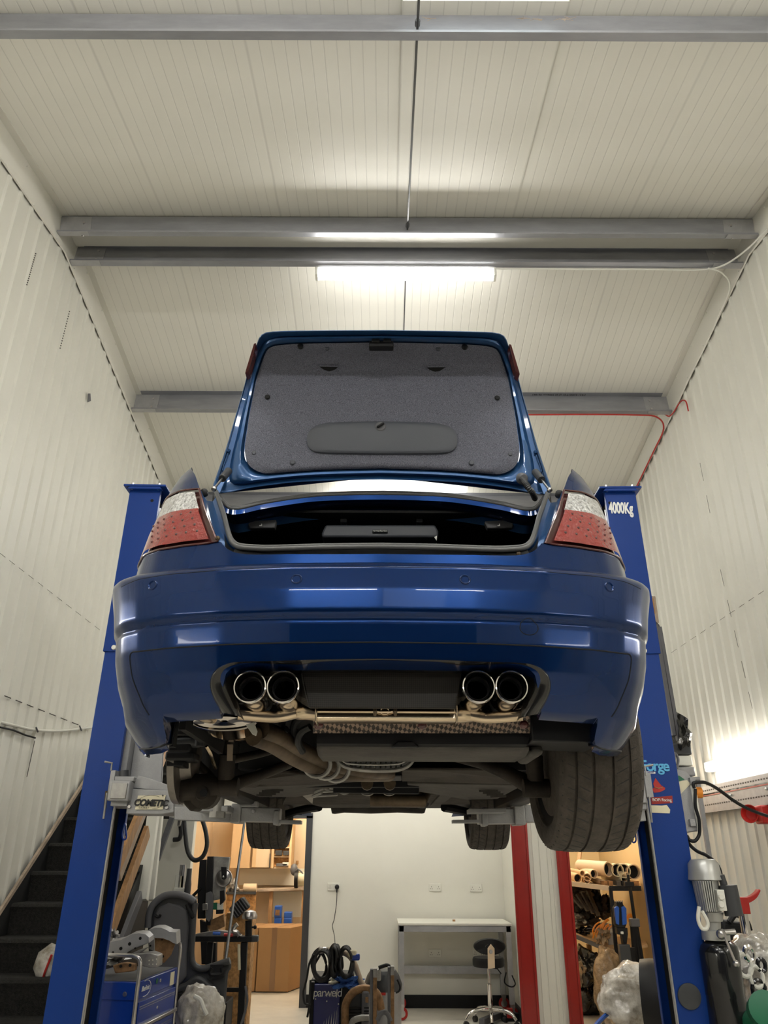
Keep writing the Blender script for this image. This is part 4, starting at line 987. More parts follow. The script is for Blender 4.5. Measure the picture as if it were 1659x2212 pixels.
# outer skin with thickness behind
g = MB(); back = []
for t in np.linspace(0, 1, 12):
    q = FO*(1-t)+np.array([[823, 0]])*t*V(1, 0)+np.stack([np.zeros(NA), np.minimum(FO[:, 1], 1030)], 1)*t; r = [LP_(x, y, .035+.02*math.sin(t*1.57)) for x, y in q]; back.append(r+[mir(p) for p in r[::-1]][1:-1])
g.grid(back, cu=True); part('outer_skin', g, 'paint', lid, smooth=50)
def fill(lp2, dfun, nr=14):
    rows = []
    for k in range(nr+1):
        t = k/nr; q = lp2*(1-t)+np.stack([np.full(len(lp2), 823.0), 880+(lp2[:, 1]-880)*.35], 1)*t
        r = [LP_(x, y, dfun(x, y, t)) for x, y in q]; rows.append(r+[mir(p) for p in r[::-1]][1:-1])
    return rows
rows = [ring(1.0, .014), ring(1.0, .002)]+fill(FT, lambda x, y, t: -.012*min(1, t*9)**.5, 16)
g = MB(); g.grid(rows, cu=True)
inner_ring = rows[-1]; g.add(inner_ring, [tuple(range(len(inner_ring)))])
felt = part('trim_panel', g, 'felt', lid, smooth=60, label='speckled grey felt lining')
for sg in (0, 1):
    f_ = mir if sg else (lambda p: p)
    g = MB(); g.prism([f_(LP_(x, y, -.0155)) for x, y in ((690, 791), (730, 791.5), (724, 797), (712, 801), (702, 799))], V(0, .004, 0)); part('hand_grip', g, 'blackmatt', felt)
    g = MB(); g.tube([f_(LP_(x, y, -.017)) for x, y in ((688, 790), (710, 790.5), (732, 791))], .0035, 8); part('grip_lip', g, 'felt', felt, smooth=True)
for x, y, r_, m_ in ((649, 748, .011, 'black'), (706, 752, .009, 'covergrey'), (578, 858, .010, 'black'), (549, 979, .009, 'covergrey'), (632, 999, .010, 'covergrey')):
    for sg in (0, 1):
        p = LP_(x, y, -.012 if x > 560 else -.006); p = mir(p) if sg else p
        g = MB(); g.lathe(p, (0, -1, 0), [(r_*1.0, -.004), (r_, .003), (r_*.7, .0055), (.0, .0055)], 18); part('trim_clip', g, m_, lid, smooth=40)
ov = loop_l([(823, 910), (750, 911), (705, 914), (680, 921), (666, 935), (663, 950), (667, 965), (678, 974), (700, 978), (760, 979.5), (823, 980)], 5)
ovp = [LP_(x, y, -.019) for x, y in ov]; ovf = ovp+[mir(p) for p in ovp[::-1]][1:-1]; cc_ = np.mean(ovf, axis=0)
g = MB(); rws = [[p+V(0, .012, 0) for p in ovf], ovf]+[[cc_+(p-cc_)*V(t, 1, t)+V(0, d, 0) for p in ovf] for t, d in ((.97, -.002), (.8, -.004), (.4, -.006))]; g.grid(rws, cu=True); g.add(rws[-1], [tuple(range(len(ovf)))])
tc_ = part('tool_cover', g, 'covergrey', lid, smooth=60)
g = MB(); kc = LP_(822, 921, -.026); g.lathe(kc, (0, -1, 0), [(.020, -.004), (.020, .0), (.017, .003), (.0, .003)], 24); kb = part('cover_knob', g, 'midgrey', tc_, smooth=40)
g = MB(); g.beam(kc+V(-.012, -.008, -.008), kc+V(.012, -.008, .009), .007, .010, up=V(0, 1, 0)); part('knob_grip', g, 'black', tc_, bevel=.002)
g = MB(); g.px(797, 736, 850, 748, 2.29, .03); g.px(803, 731, 820, 738, 2.285, .03); g.px(828, 731, 845, 738, 2.285, .03); part('lid_latch', g, 'black', lid, bevel=.003)
# rubber buffers, stamped recesses, lid lamp ends
for sg in (0, 1):
    f_ = mir if sg else (lambda p: p)
    g = MB(); g.lathe(f_(LP_(518, 1036, .012)), (0, -1, 0), [(.017, 0), (.016, .003), (0, .004)], 20); part('blank_plug', g, 'paint', lid, smooth=True)
    g = MB(); g.tube([f_(LP_(x, y, .006)) for x, y in ((492, 980), (488, 992), (483, 1004), (480, 1016))], .003, 6); g.lathe(f_(LP_(494, 974, .006)), (0, -1, 0), [(.008, 0), (.006, .006), (.003, .004), (0, .006)], 12); part('hinge_bracket', g, 'paintin', lid)
    g = MB(); g.prism([f_(P(x, y, 2.32+.06*(y-740)/60)) for x, y in ((553, 740), (548, 742), (531, 798), (529, 806), (538, 800))], V(0, .05, 0)); part('lid_lamp', g, 'reddark', lid, bevel=.002)
    g = MB(); a_, b_ = P(462, 1056, 2.33), P(494, 1017, 2.43); a_, b_ = f_(a_), f_(b_); m_ = a_*.45+b_*.55
    g.cyl(m_, b_, .0135, seg=12); st = part('gas_strut', g, 'darkgrey', car, smooth=45)
    g = MB(); g.cyl(a_, m_, .004, seg=8); g.sphere(a_, .010, 10, 8); part('strut_rod', g, 'steel', st, smooth=True)
    g = MB(); g.beam(f_(P(470, 1065, 2.45)), f_(P(484, 1030, 2.47)), .02, .006); part('lid_hinge', g, 'paintin', car, bevel=.002)
    g = MB(); g.lathe(f_(P(441, 1064, 2.22)), (0, -1, 0), [(.012, -.01), (.013, .004), (.006, .008), (0, .008)], 12); part('ball_stud', g, 'black', car, smooth=True)
pts = spl([P(1128, 1035, 2.42), P(1136, 1046, 2.39), P(1143, 1056, 2.38), P(1150, 1064, 2.40), P(1156, 1078, 2.46)], 14)
g = MB(); g.tube(pts, [.009+.0022*(i % 3 == 0) for i in range(len(pts))], 12); cnd = part('cable_conduit', g, 'darkgrey', car, smooth=30)
g = MB(); g.lathe(P(1127, 1034, 2.44), (0.2, -1, -.3), [(.022, 0), (.019, .012), (.012, .02)], 18); part('grommet', g, 'midgrey', cnd, smooth=45)

# ---- rest of the body (flanks, glasshouse) built as loose lofts
def flank(sg):
    zs = [1.90, 1.98, 2.15, 2.35, 2.52, 2.60, 2.64]; xs = [.79, .84, .872, .875, .845, .80, .74]
    ys = sorted(set(list(np.linspace(2.62, 6.75, 60)))); rows = []
    for z, x in zip(zs, xs):
        r = []
        for y in ys:
            k = np.interp(y, [2.62, 3.0, 5.6, 6.4, 6.75], [.985, 1, .99, .93, .72]); zz = z-.06*max(0, (y-5.2))/1.5*(z > 2.5)
            for wy, wz in ((2.87, 1.95), (5.55, 1.965)):
                d = abs(y-wy)
                if d < .38: zz = max(zz, wz+math.sqrt(.38**2-d*d)) if z < 2.36 else zz
            r.append(V(CX+sg*x*k, y, zz))
        rows.append(r)
    g = MB(); g.grid(rows); return g
for sg in (-1, 1): part('body_side', flank(sg), 'paint', car, smooth=45)
g = MB(); rows = []
for y, hw, z in ((5.05, .66, 2.63), (4.55, .60, 2.93), (4.2, .57, 3.0), (3.7, .56, 3.01), (3.3, .57, 2.97), (2.72, .62, 2.70)):
    rows.append([V(CX-hw-.08, y, 2.62), V(CX-hw, y, z), V(CX-hw*.5, y, z+.03), V(CX, y, z+.04), V(CX+hw*.5, y, z+.03), V(CX+hw, y, z), V(CX+hw+.08, y, 2.62)])
g.grid(rows); part('glasshouse', g, 'glass', car, smooth=50)
g = MB(); g.grid([[p+V(0, 0, .006) for p in r[1:-1]] for r in rows[1:5]]); part('roof_panel', g, 'paint', car, smooth=50)
g = MB(); g.grid([[V(CX+x, y, z+(.03 if abs(x) < .5 else 0)) for x in (-.74, -.5, 0, .5, .74)] for y, z in ((5.05, 2.62), (5.8, 2.55), (6.4, 2.48), (6.72, 2.36))]); part('bonnet', g, 'paint', car, smooth=50)
g = MB(); g.bb((CX-.62, 6.55, 1.98), (CX+.62, 6.76, 2.36)); part('front_bumper', g, 'paint', car, bevel=.06, bseg=4)
for o in list(bpy.data.objects):
    if o.name.startswith('tyre_assembly'): bpy.data.objects.remove(o)
# ================================================================ LIFT
Y0, Y1 = 4.77, 5.07
for sg in (-1, 1):
    left = sg < 0; xo, xi = sg*1.76, sg*1.56; side = 'left' if left else 'right'
    o = thing('lift_post', 'blue lift post %s' % ('in front of the staircase, no lettering at its head' if left else 'with white 4000Kg lettering at its head'), 'lift post', (sg*1.66, 4.92, 0))
    zs = P(225, 1408, Y0)[2]; ztop = P(300, 1056, Y0)[2]
    def chan(z0, z1, e, nm):
        a, b = xo+sg*e, xi; t = .006; g = MB()
        pts = [(b, Y0+.035-e), (b, Y0-e), (a, Y0-e), (a, Y1+e), (b, Y1+e), (b, Y1-.035+e), (b+sg*t, Y1-.035+e), (b+sg*t, Y1+e-t), (a-sg*t, Y1+e-t), (a-sg*t, Y0-e+t), (b+sg*t, Y0-e+t), (b+sg*t, Y0+.035-e)]
        g.prism([V(x, y, z0) for x, y in pts], V(0, 0, z1-z0)); return part(nm, g, 'liftblue', o, bevel=.004)
    # bmesh handles the concave ends; keep them out of sight
    chan(0, zs+.25, 0, 'lower_column'); up = chan(zs, ztop, .010, 'upper_column')
    g = MB(); cx = (xo+xi)/2; g.box((cx, 4.92, ztop+.006), (.29, .40, .014)); g.prism([V(xo-sg*.0, Y0-.005, ztop), V(xi, Y0-.005, ztop), V(xi-sg*.02, Y0-.005, ztop-.02), V(xo+sg*.02, Y0-.005, ztop-.02)], V(0, -.04, 0)); part('head_plate', g, 'liftblue', o, bevel=.003)
    for dx in (-.09, .09):
        g = MB(); g.cyl((cx+dx, Y0-.03, ztop-.02), (cx+dx, Y0-.03, ztop+.03), .008, seg=6); part('head_bolt', g, 'steel', o)
    g = MB(); p = P(321 if left else 1331, 1081 if left else 1086, Y0-.011); g.cyl(p, p+V(0, -.001, 0), .011, seg=16); part('bolt_hole', g, 'blackmatt', o)
    g = MB(); g.box((cx, 4.92, .01), (.42, .5, .02)); part('base_plate', g, 'liftblue', o, bevel=.003)
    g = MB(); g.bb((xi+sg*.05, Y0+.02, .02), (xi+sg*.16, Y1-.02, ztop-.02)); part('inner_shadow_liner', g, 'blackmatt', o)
    g = MB(); g.cyl((xi+sg*.02, 4.87, .05), (xi+sg*.02, 4.87, ztop-.1), .006, seg=8); part('steel_cable', g, 'steel', o)
    g = MB(); q = P(236 if left else 1391, 1580 if left else 1600, Y0); g.bb((xi-sg*.008, Y0+.002, .05), (xi+sg*.0, Y0+.012, 2.0)); part('edge_strip', g, 'liftgrey', o)
    # silver carriage inside the post with its angled gusset
    g = MB(); zc0, zc1 = P(300, 1745, 4.9)[2], P(300, 1470, 4.9)[2]; g.bb((xi-sg*.03, Y0+.05, zc0), (xi+sg*.05, Y1-.05, zc1+.2)); g.prism([V(xi-sg*.03, 4.9, zc0+.1), V(xi-sg*.03, 4.9, zc1), V(xi-sg*.08, 4.9, zc1), V(xi-sg*.21, 4.9, zc0+.35), V(xi-sg*.23, 4.9, zc0+.1)], V(0, .02, 0))
    car_ = part('carriage', g, 'liftgrey', o, bevel=.004)
    for x, y in ((1397, 1369), (1402, 1406)) if not left else ((243, 1399),):
        g = MB(); p = P(x, y, Y0-.012); g.lathe(p, (0, -1, 0), [(.016, 0), (.014, .010), (0, .014)], 12); part('joint_bolt', g, 'white', o, smooth=True)
    # loop of blue cord under the carriage
    g = MB(); x, y = (271, 1800) if left else (1375, 1806)
    g.tube(spl([P(x, y-24, Y0+.1), P(x-5, y-2, Y0+.1), P(x-4, y+10, Y0+.1), P(x, y+13, Y0+.1), P(x+4, y+8, Y0+.1), P(x+3, y-6, Y0+.1), P(x+1, y-22, Y0+.1)]), .005, 6); part('cord_loop', g, 'trolley', o)
    # lock box with release rod on the near flange
    bx = (236, 1663, 247, 1712) if left else (1401, 1669, 1416, 1722)
    g = MB(); g.px(*bx, Y0-.09, .085); lk = part('lock_bracket', g, 'liftgrey', o, bevel=.003)
    for pts in ([(226, 1645), (242, 1648), (240, 1664)], [(232, 1712), (225, 1768)]) if left else ([(1418, 1652), (1400, 1655), (1403, 1675)], [(1409, 1720), (1414, 1776)]):
        g = MB(); g.tube([P(x, y, Y0-.09) for x, y in pts], .006, 8); part('release_rod', g, 'alu', lk)
    if left:
        g = MB(); g.tube([P(231, 1708, Y0-.06), P(228, 1745, Y0-.055)], .008, 8); part('wrapped_rod', g, 'rust', lk)
    else:
        p = P(1338, 1098.5, Y0-.013); text('capacity_text', '4000Kg', p+V(.052, 0, 0), (1, 0, -.04), (0, 0, 1), .112, 'text', o, ext=.0015, w=1.0, off=.004, sx=.47)
        p = P(1426, 1657, Y0-.003); text('sticker_text', 'Forge', p+V(-.01, 0, .005), (1, 0, -.02), (0, 0, 1), .085, 'cyan', o, w=.85, off=.002, label='pale blue lettering')
        g = MB(); g.prism([P(x, y, Y0-.002) for x, y in ((1392, 1665), (1423, 1667), (1423, 1671), (1392, 1670))], V(0, .001, 0)); st = part('sticker_band', g, 'text', o); text('sticker_text', 'MOTORSPORT', P(1408, 1668, Y0-.003), (1, 0, -.03), (0, 0, 1), .010, 'trolley', st)
        g = MB(); g.prism([P(x, y, Y0-.003) for x, y in ((1423, 1680), (1430, 1690), (1436, 1697), (1444, 1702), (1443, 1706), (1432, 1711), (1420, 1712), (1416, 1705), (1420, 1700), (1418, 1692))], V(0, .002, 0)); st = part('hat_sticker', g, 'rust', o, 'rusty red pointed hat sticker'); st.data.materials[0] = M['redp']
        g = MB(); g.tube([P(1421, 1700, Y0-.004), P(1429, 1703, Y0-.004), P(1438, 1701, Y0-.004)], .003, 6); part('sticker_line', g, 'brownst', st)
        g = MB(); g.prism([P(x, y, Y0-.003) for x, y in ((1413, 1722), (1459, 1719), (1460, 1735), (1414, 1737))], V(0, .002, 0)); st = part('red_sticker', g, 'redbeam', o, 'red sticker with white lettering'); text('sticker_text', 'BOFI Racing', P(1436.5, 1728, Y0-.005), (1, 0, -.03), (0, 0, 1), .0235, 'text', st, w=.95)
        g = MB(); g.prism([P(x, y, Y0-.003) for x, y in ((1413, 1739), (1436, 1740), (1447, 1739), (1454, 1749), (1453, 1757), (1414, 1755))], V(0, .001, 0)); part('torn_sticker', g, 'cream', o, 'torn cream sticker')
        g = MB(); p = P(1491, 2152, Y0-.004); g.lathe(p, (0, -1, 0), [(.062, 0), (.060, .006), (.05, .008), (.0, .007)], 32); part('blanking_cap', g, 'darkgrey', o, 'round dark blanking cap', smooth=40)
# arms
def boxarm(mb, pts, wd): 
    for a, b in zip(pts[:-1], pts[1:]): mb.beam(a, b, wd, wd)
posts = [x for x in bpy.data.objects if x.name.startswith('lift_post')]
def sub_empty(nm, par, lab):
    e = bpy.data.objects.new(nm, None); COL.objects.link(e); e.parent = par; e['label'] = lab; e.empty_display_size = .1; return e
arm = sub_empty('swing_arm', posts[0], 'silver swing arm with a COMETIC sticker')
g = MB(); g.prism([P(x, y, 4.62) for x, y in ((281, 1702), (360, 1704), (378, 1708), (378, 1752), (352, 1757), (273, 1757))], V(0, .22, 0)); part('root_tube', g, 'liftgrey', arm, bevel=.006)
g = MB(); g.prism([P(x, y, 4.64) for x, y in ((284, 1701), (298, 1674), (306, 1674), (372, 1696), (374, 1706))], V(0, .16, 0)); part('gusset', g, 'liftgrey', arm, bevel=.003)
g = MB(); g.px(234, 1685, 280, 1729, 4.56, .14); part('knuckle', g, 'liftgrey', arm, bevel=.008, bseg=3)
g = MB(); g.px(240, 1690, 274, 1724, 4.552, .01); part('knuckle_cap', g, 'alu', arm, bevel=.003)
g = MB(); g.px(248, 1676, 290, 1686, 4.60, .16); part('pivot_plate', g, 'liftgrey', arm, bevel=.003); g = MB(); g.px(240, 1729, 276, 1740, 4.60, .16); part('pivot_plate', g, 'liftgrey', arm, bevel=.003)
g = MB(); g.cyl(P(268, 1664, 4.7), P(268, 1680, 4.7), .028, seg=14); part('pivot_pin', g, 'darkgrey', arm, smooth=45)
st = MB().prism([P(x, y, 4.612) for x, y in ((299, 1717), (359, 1715), (353, 1746), (293, 1747))], V(0, .003, 0)); part('sticker', st, 'cream', arm, 'cream COMETIC sticker'); st = arm
c = P(327, 1732, 4.607); text('sticker_text', 'COMETIC', c+V(0, 0, -.002), (1, 0, -.01), (.15, 0, 1), .046, 'btext', st, off=.0022, shear=.2, w=.92)
text('sticker_text', 'GASKET', P(312, 1743, 4.607), (1, 0, -.01), (0, 0, 1), .013, 'btext', st, w=1.3)
g = MB(); g.tube([c+V(.072*math.cos(t), -.001, .035*math.sin(t)+.004) for t in np.linspace(.9, 3.3, 16)], .0009, 4); g.tube([c+V(.075*math.cos(t), -.001, .034*math.sin(t)+.002) for t in np.linspace(-1.4, .4, 14)], .0009, 4); part('sticker_arc', g, 'btext', st)
p = c+V(.062, -.001, .040); g = MB(); g.prism([p+V(.007*math.cos(k*math.pi/4)*(1 if k % 2 == 0 else .35), 0, .009*math.sin(k*math.pi/4)*(1 if k % 2 == 0 else .35)) for k in range(8)], V(0, .002, 0)); part('sticker_star', g, 'btext', st)
g = MB(); g.prism([P(x, y, 4.60) for x, y in ((378, 1740), (500, 1735), (500, 1771), (378, 1768))], V(0, .11, 0)); part('middle_tube', g, 'liftgrey', arm, bevel=.004)
g = MB(); g.px(500, 1731, 522, 1773, 4.57, .15); part('collar', g, 'liftgrey', arm, bevel=.006)
g = MB(); g.px(522, 1739, 606, 1770, 4.58, .09); part('inner_tube', g, 'liftgrey', arm, bevel=.004)
g = MB(); g.px(592, 1744, 604, 1776, 4.56, .12); part('collar', g, 'liftgrey', arm, bevel=.006)
g = MB(); g.px(604, 1765, 652, 1773, 4.58, .08); part('tip_plate', g, 'liftgrey', arm, bevel=.002)
g = MB(); g.px(420, 1735, 494, 1749, 4.40, .18); part('pad_plate', g, 'liftgrey', arm, bevel=.006)
g = MB(); p = P(473, 1738, 4.42); g.cyl(p+V(0, 0, -.05), p+V(0, 0, .10), .030, seg=18); g.cyl(p+V(0, 0, -.055), p+V(0, 0, -.025), .045, seg=6); part('lifting_screw', g, 'alu', arm, smooth=30)
g = MB(); p = P(540, 1732, 4.56); g.box(p, (.10, .05, .03)); part('stop_lug', g, 'liftgrey', arm, bevel=.004)
g = MB(); g.lathe(P(549, 1747, 4.572), (0, -1, 0), [(.012, 0), (.010, .008), (0, .008)], 6); part('lug_bolt', g, 'steel', arm)
for x, y in ((362, 1742), (281, 1741)):
    g = MB(); g.lathe(P(x, y, 4.615), (0, -1, 0), [(.011, 0), (.009, .008), (0, .008)], 6); part('lug_bolt', g, 'steel', arm)
arm = sub_empty('swing_arm', posts[1], 'silver swing arm')
g = MB(); g.px(1140, 1735, 1400, 1772, 4.64, .12); part('middle_tube', g, 'liftgrey', arm, bevel=.004)
g = MB(); g.px(1118, 1733, 1141, 1777, 4.60, .16); part('collar', g, 'liftgrey', arm, bevel=.006)
g = MB(); g.px(1040, 1742, 1118, 1774, 4.62, .10); part('inner_tube', g, 'liftgrey', arm, bevel=.004)
g = MB(); g.px(1048, 1738, 1060, 1778, 4.60, .12); part('collar', g, 'liftgrey', arm, bevel=.006)
g = MB(); g.px(984, 1764, 1044, 1771, 4.62, .08); part('tip_plate', g, 'liftgrey', arm, bevel=.002)
g = MB(); g.px(1020, 1740, 1100, 1750, 4.5, .14); part('pad_plate', g, 'liftgrey', arm, bevel=.003)
g = MB(); g.prism([P(x, y, 4.58) for x, y in ((1104, 1706), (1150, 1704), (1150, 1732), (1112, 1737))], V(0, .1, 0)); part('gusset', g, 'liftgrey', arm, bevel=.004)
g = MB(); g.lathe(P(1118, 1718, 4.575), (0, -1, 0), [(.026, 0), (.024, .012), (.012, .014), (0, .01)], 16); part('pivot_pin', g, 'darkgrey', arm, smooth=45)
g = MB(); g.px(1386, 1692, 1402, 1734, 4.58, .14); g.px(1384, 1734, 1404, 1748, 4.60, .16); part('knuckle', g, 'liftgrey', arm, bevel=.006)

for pst, sg in zip(posts, (-1, 1)): pst.rotation_euler.y = -sg*.0135; pst.location.x += sg*.028-.02*(sg > 0)
# hydraulic power unit, control box on the right post
YH = 4.82
o = thing('control_box', 'grey control box on the right lift post with an orange switch', 'control box', P(1490, 1800, YH))
g = MB(); g.prism([P(x, y, YH) for x, y in ((1462, 1662), (1480, 1664), (1493, 1678), (1511, 1795), (1478, 1800), (1462, 1720))], V(0, .16, 0)); part('case', g, 'liftgrey', o, bevel=.006)
g = MB(); g.prism([P(x, y, YH-.01) for x, y in ((1490, 1685), (1502, 1686), (1518, 1792), (1508, 1797))], V(0, .15, 0)); part('lid', g, 'white', o, bevel=.005)
g = MB(); p = P(1510, 1712, YH+.02); g.cyl(p+V(-.03, 0, 0), p+V(.012, 0, 0), .032, seg=16); part('orange_switch', g, 'orange', o, 'orange round switch', smooth=45)
g = MB(); g.prism([P(x, y, YH-.003) for x, y in ((1461, 1677), (1467, 1675), (1479, 1684), (1466, 1688))], V(0, .003, 0)); g2 = part('green_label', g, 'green', o)
g = MB(); g.prism([P(x, y, YH-.004) for x, y in ((1463, 1689), (1484, 1685), (1492, 1693), (1466, 1720))], V(0, .002, 0)); part('pink_label', g, 'cream', o)
for y in (1686, 1776):
    g = MB(); g.px(1491, y-7, 1503, y+9, YH-.02, .03); part('hinge', g, 'liftgrey', o, bevel=.003)
cable('power_cable', [P(1500, 1703, YH-.03), P(1498, 1692, YH-.03), P(1510, 1690, YH-.03), P(1525, 1691, YH), P(1550, 1704, YH+.1), P(1590, 1733, YH+.2), P(1625, 1751, YH+.3), P(1659, 1763, YH+.4), P(1700, 1775, YH+.5)], .010, 'black', 'black cable sweeping from the control box across the slotted tray')
cable('power_cable', [P(1502, 1704, YH-.035), P(1502, 1740, YH-.035), P(1510, 1770, YH-.03), P(1511, 1800, YH-.02), P(1502, 1816, YH-.02), P(1490, 1815, YH-.02), P(1484, 1806, YH)], .010, 'black', 'black cable looping round the lower edge of the control box')
cable('power_cable', [P(1482, 1806, YH), P(1488, 1822, YH), P(1505, 1838, YH), P(1530, 1850, YH), P(1552, 1872, YH), P(1560, 1902, YH-.02)], .010, 'black', 'black cable from the control box down to the pump motor')
u = thing('hydraulic_power_unit', 'silver pump motor on a gloss black oil tank beside the right post', 'power unit', P(1580, 2212, YH)-V(0, 0, .4))
YM = 4.75
def atr(xl, xr, y): return P((xl+xr)/2, y, YM), (P(xr, y, YM)[0]-P(xl, y, YM)[0])/2
c, r = atr(1488, 1556, 1895); top = P(1525, 1856, YM)[2]-c[2]
g = MB(); cx = c[0]; 
def ring_at(y, xl, xr): 
    a, b = P(xl, y, YM), P(xr, y, YM); return ((a[0]+b[0])/2, a[2], (b[0]-a[0])/2)
def stack(lst, seg=28):
    rows = []
    for y, xl, xr in lst:
        x_, z_, r_ = ring_at(y, xl, xr); rows.append([V(x_+r_*math.cos(t), YM+r_*math.sin(t), z_) for t in np.linspace(0, 2*math.pi, seg+1)[:-1]])
    g = MB(); g.grid(rows, cu=True); g.add(rows[0], [tuple(range(seg))]); g.add(rows[-1], [tuple(range(seg))]); return g
part('fan_cowl', stack([(1855, 1505, 1535), (1857, 1492, 1543), (1866, 1487, 1550), (1888, 1488, 1556), (1900, 1488, 1560), (1902, 1493, 1553)]), 'motor', u, smooth=40)
bd = part('motor_body', stack([(1900, 1500, 1550), (1968, 1514, 1558)]), 'motor', u, smooth=40)
for k in range(11):
    t = k/10; g = MB(); x0_, x1_ = 1497+50*t, 1512+42*t; dY = -.10*math.sin(math.pi*t)-.005
    g.beam(P(x0_, 1903, YM+dY*1.05), P(x1_, 1969, YM+dY), .006, .022); part('cooling_fin', g, 'motor', bd)
part('pump_flange', stack([(1970, 1520, 1562), (1990, 1524, 1560), (1991, 1528, 1556), (2008, 1528, 1556), (2009, 1516, 1574), (2030, 1518, 1576)]), 'motor', u, smooth=40)
g = MB(); g.px(1552, 1922, 1568, 1968, YM-.1, .12); tb = part('terminal_box', g, 'white', u, bevel=.004)
for y in (1937, 1954):
    g = MB(); g.lathe(P(1558, y, YM-.103), (0, -1, 0), [(.018, 0), (.014, .008), (0, .008)], 14); part('gland', g, 'white', tb)
g = MB(); a_, b_ = P(1572, 1912, YM-.05), P(1586, 1978, YM-.05); g.cyl(a_, b_, .048, seg=20); g.cyl(a_+V(-.02, 0, 0), a_+V(-.03, 0, .05), .02, seg=12); part('capacitor', g, 'darkgrey', u, smooth=40)
part('oil_tank', stack([(2030, 1528, 1575), (2042, 1515, 1590), (2056, 1512, 1594), (2150, 1526, 1606), (2151, 1527, 1607), (2300, 1545, 1640)]), 'tankblk', u, smooth=40)
g = MB(); g.tube(spl([P(1510, 1958, YM-.13), P(1508, 1985, YM-.13), P(1516, 2005, YM-.13), P(1527, 2005, YM-.13), P(1528, 1990, YM-.13), P(1516, 1968, YM-.13)]), .010, 8); part('white_tube', g, 'white', u, smooth=True)
g = MB(); g.cyl(P(1556, 2015, YM-.12), P(1588, 2013, YM-.12), .014, seg=12); g.sphere(P(1558, 2018, YM-.12), .026, 12, 8); hv = part('valve', g, 'steel', u, smooth=45)
g = MB(); g.tube([P(1562, 2012, YM-.14), P(1572, 2040, YM-.14), P(1589, 2080, YM-.14)], .007, 8); g.sphere(P(1590, 2082, YM-.14), .018, 10, 8); part('lowering_lever', g, 'steel', u, smooth=True)

# ================================================================ RIGHT WALL
XW = XR-.03
def wq(pts, X=XW): return [PX(x, y, X) for x, y in pts]
o = thing('cable_tray', 'two rows of slotted galvanised tray along the right wall', 'cable tray', PX(1600, 1740, XW))
za, zb_ = PX(1600, 1700, XW)[2], PX(1600, 1745, XW)[2]
for k, (z0_, z1_) in enumerate(((za+.05, za-.01), (za-.04, zb_-.01))):
    g = MB(); g.bb((XW-.05, 5.4, z1_), (XW-.04, 8.6, z0_)); g.bb((XW-.05, 5.4, z0_), (XW+.01, 8.6, z0_+.006)); tr = part('tray_length', g, 'galv', o)
    g = MB()
    for i in range(60):
        y_ = 5.5+i*.05
        g.bb((XW-.052, y_, (z0_+z1_)/2-.008), (XW-.049, y_+.022, (z0_+z1_)/2+.004))
    part('slots', g, 'stain', tr)['kind'] = 'stuff'
g = MB(); g.bb((XW-.055, 5.4, za-.032), (XW-.045, 8.6, za-.022)); part('red_strip', g, 'redp', o)
for y_ in (5.9, 6.6, 7.3, 8.0):
    g = MB(); g.sphere((XW-.055, y_, za-.06), .012, 8, 6); part('screw', g, 'white', o)
o = thing('alarm_siren', 'red wall siren below the slotted tray', 'siren', PX(1635, 1775, XW))
p = PX(1640, 1760, XW-.10); g = MB(); g.box(p+V(.04, 0, 0), (.10, .14, .14)); part('siren_body', g, 'redp', o, bevel=.012)
g = MB(); p = PX(1622, 1758, XW-.14); g.lathe(p+V(.03, .03, 0), (-.7, -.7, 0), [(.04, 0), (.05, .02), (.072, .07), (.066, .07), (.045, .03), (0, .02)], 20); part('horn', g, 'redp', o, smooth=40)
cable('red_cable', [PX(1640, 1762, XW-.05), PX(1652, 1755, XW-.03), PX(1656, 1742, XW-.02), PX(1664, 1735, XW-.02)], .006, 'redp', 'short red lead rising from the wall siren')
# shelf stack behind the right post
YQ = 6.6
o = thing('wall_shelf', 'wooden shelf box on the right wall behind the post head, end grain showing', 'shelf', P(1413, 1350, YQ))
g = MB(); g.prism([P(x, y, YQ) for x, y in ((1404, 1287), (1416, 1288), (1424, 1345), (1409, 1345))], V(0, .5, 0)); part('board', g, 'woodgrey', o, bevel=.004)
g = MB(); g.prism([P(x, y, YQ-.01) for x, y in ((1406, 1292), (1412, 1293), (1416, 1325), (1410, 1326))], V(0, .02, 0)); part('inner_board', g, 'wood', o)
o = thing('steel_ladder', 'black steel ladder frame stacked between the right post and wall', 'frame', P(1455, 1620, YQ))
for x0_, x1_, y0_, y1_ in ((1424, 1466, 1355, 1600), (1416, 1455, 1350, 1590)):
    g = MB(); g.beam(P(x0_, y0_, YQ), P(x1_, y1_, YQ), .03, .05); part('rail', g, 'midgrey', o, bevel=.003)
for i in range(7):
    t = (i+.3)/7; g = MB(); a_, b_ = P(1424+42*t, 1355+245*t, YQ), P(1416+39*t, 1353+240*t, YQ); g.beam(a_, b_, .02, .03); part('rung', g, 'midgrey', o)
g = MB(); g.tube([P(1413, 1345, YQ), P(1420, 1352, YQ), P(1424, 1362, YQ)], .02, 8); part('hook', g, 'darkgrey', o)
g = lump(P(1466, 1590, YQ+.1), (.09, .2, .22), 5, .25, 3); solo('black_bundle', g, 'bag', 'black wrapped bundle wedged low between the steel frame and the wall', 'bundle', smooth=30)
for n_, (x0_, y0_, x1_, y1_, m_, l_, c_2) in enumerate(((1440, 1606, 1494, 1630, 'darkgrey', 'black box on top of the grey crates behind the right post', 'box'), (1448, 1632, 1496, 1654, 'white', 'pale grey crate, topmost of the two under the black box', 'crate'), (1452, 1656, 1502, 1676, 'liftgrey', 'pale grey crate, lower of the two under the black box', 'crate'))):
    g = MB(); g.px(x0_, y0_, x1_, y1_, YQ, .35); o = solo(('storage_box' if n_ == 0 else 'storage_crate'), g, m_, l_, c_2, bevel=.01)
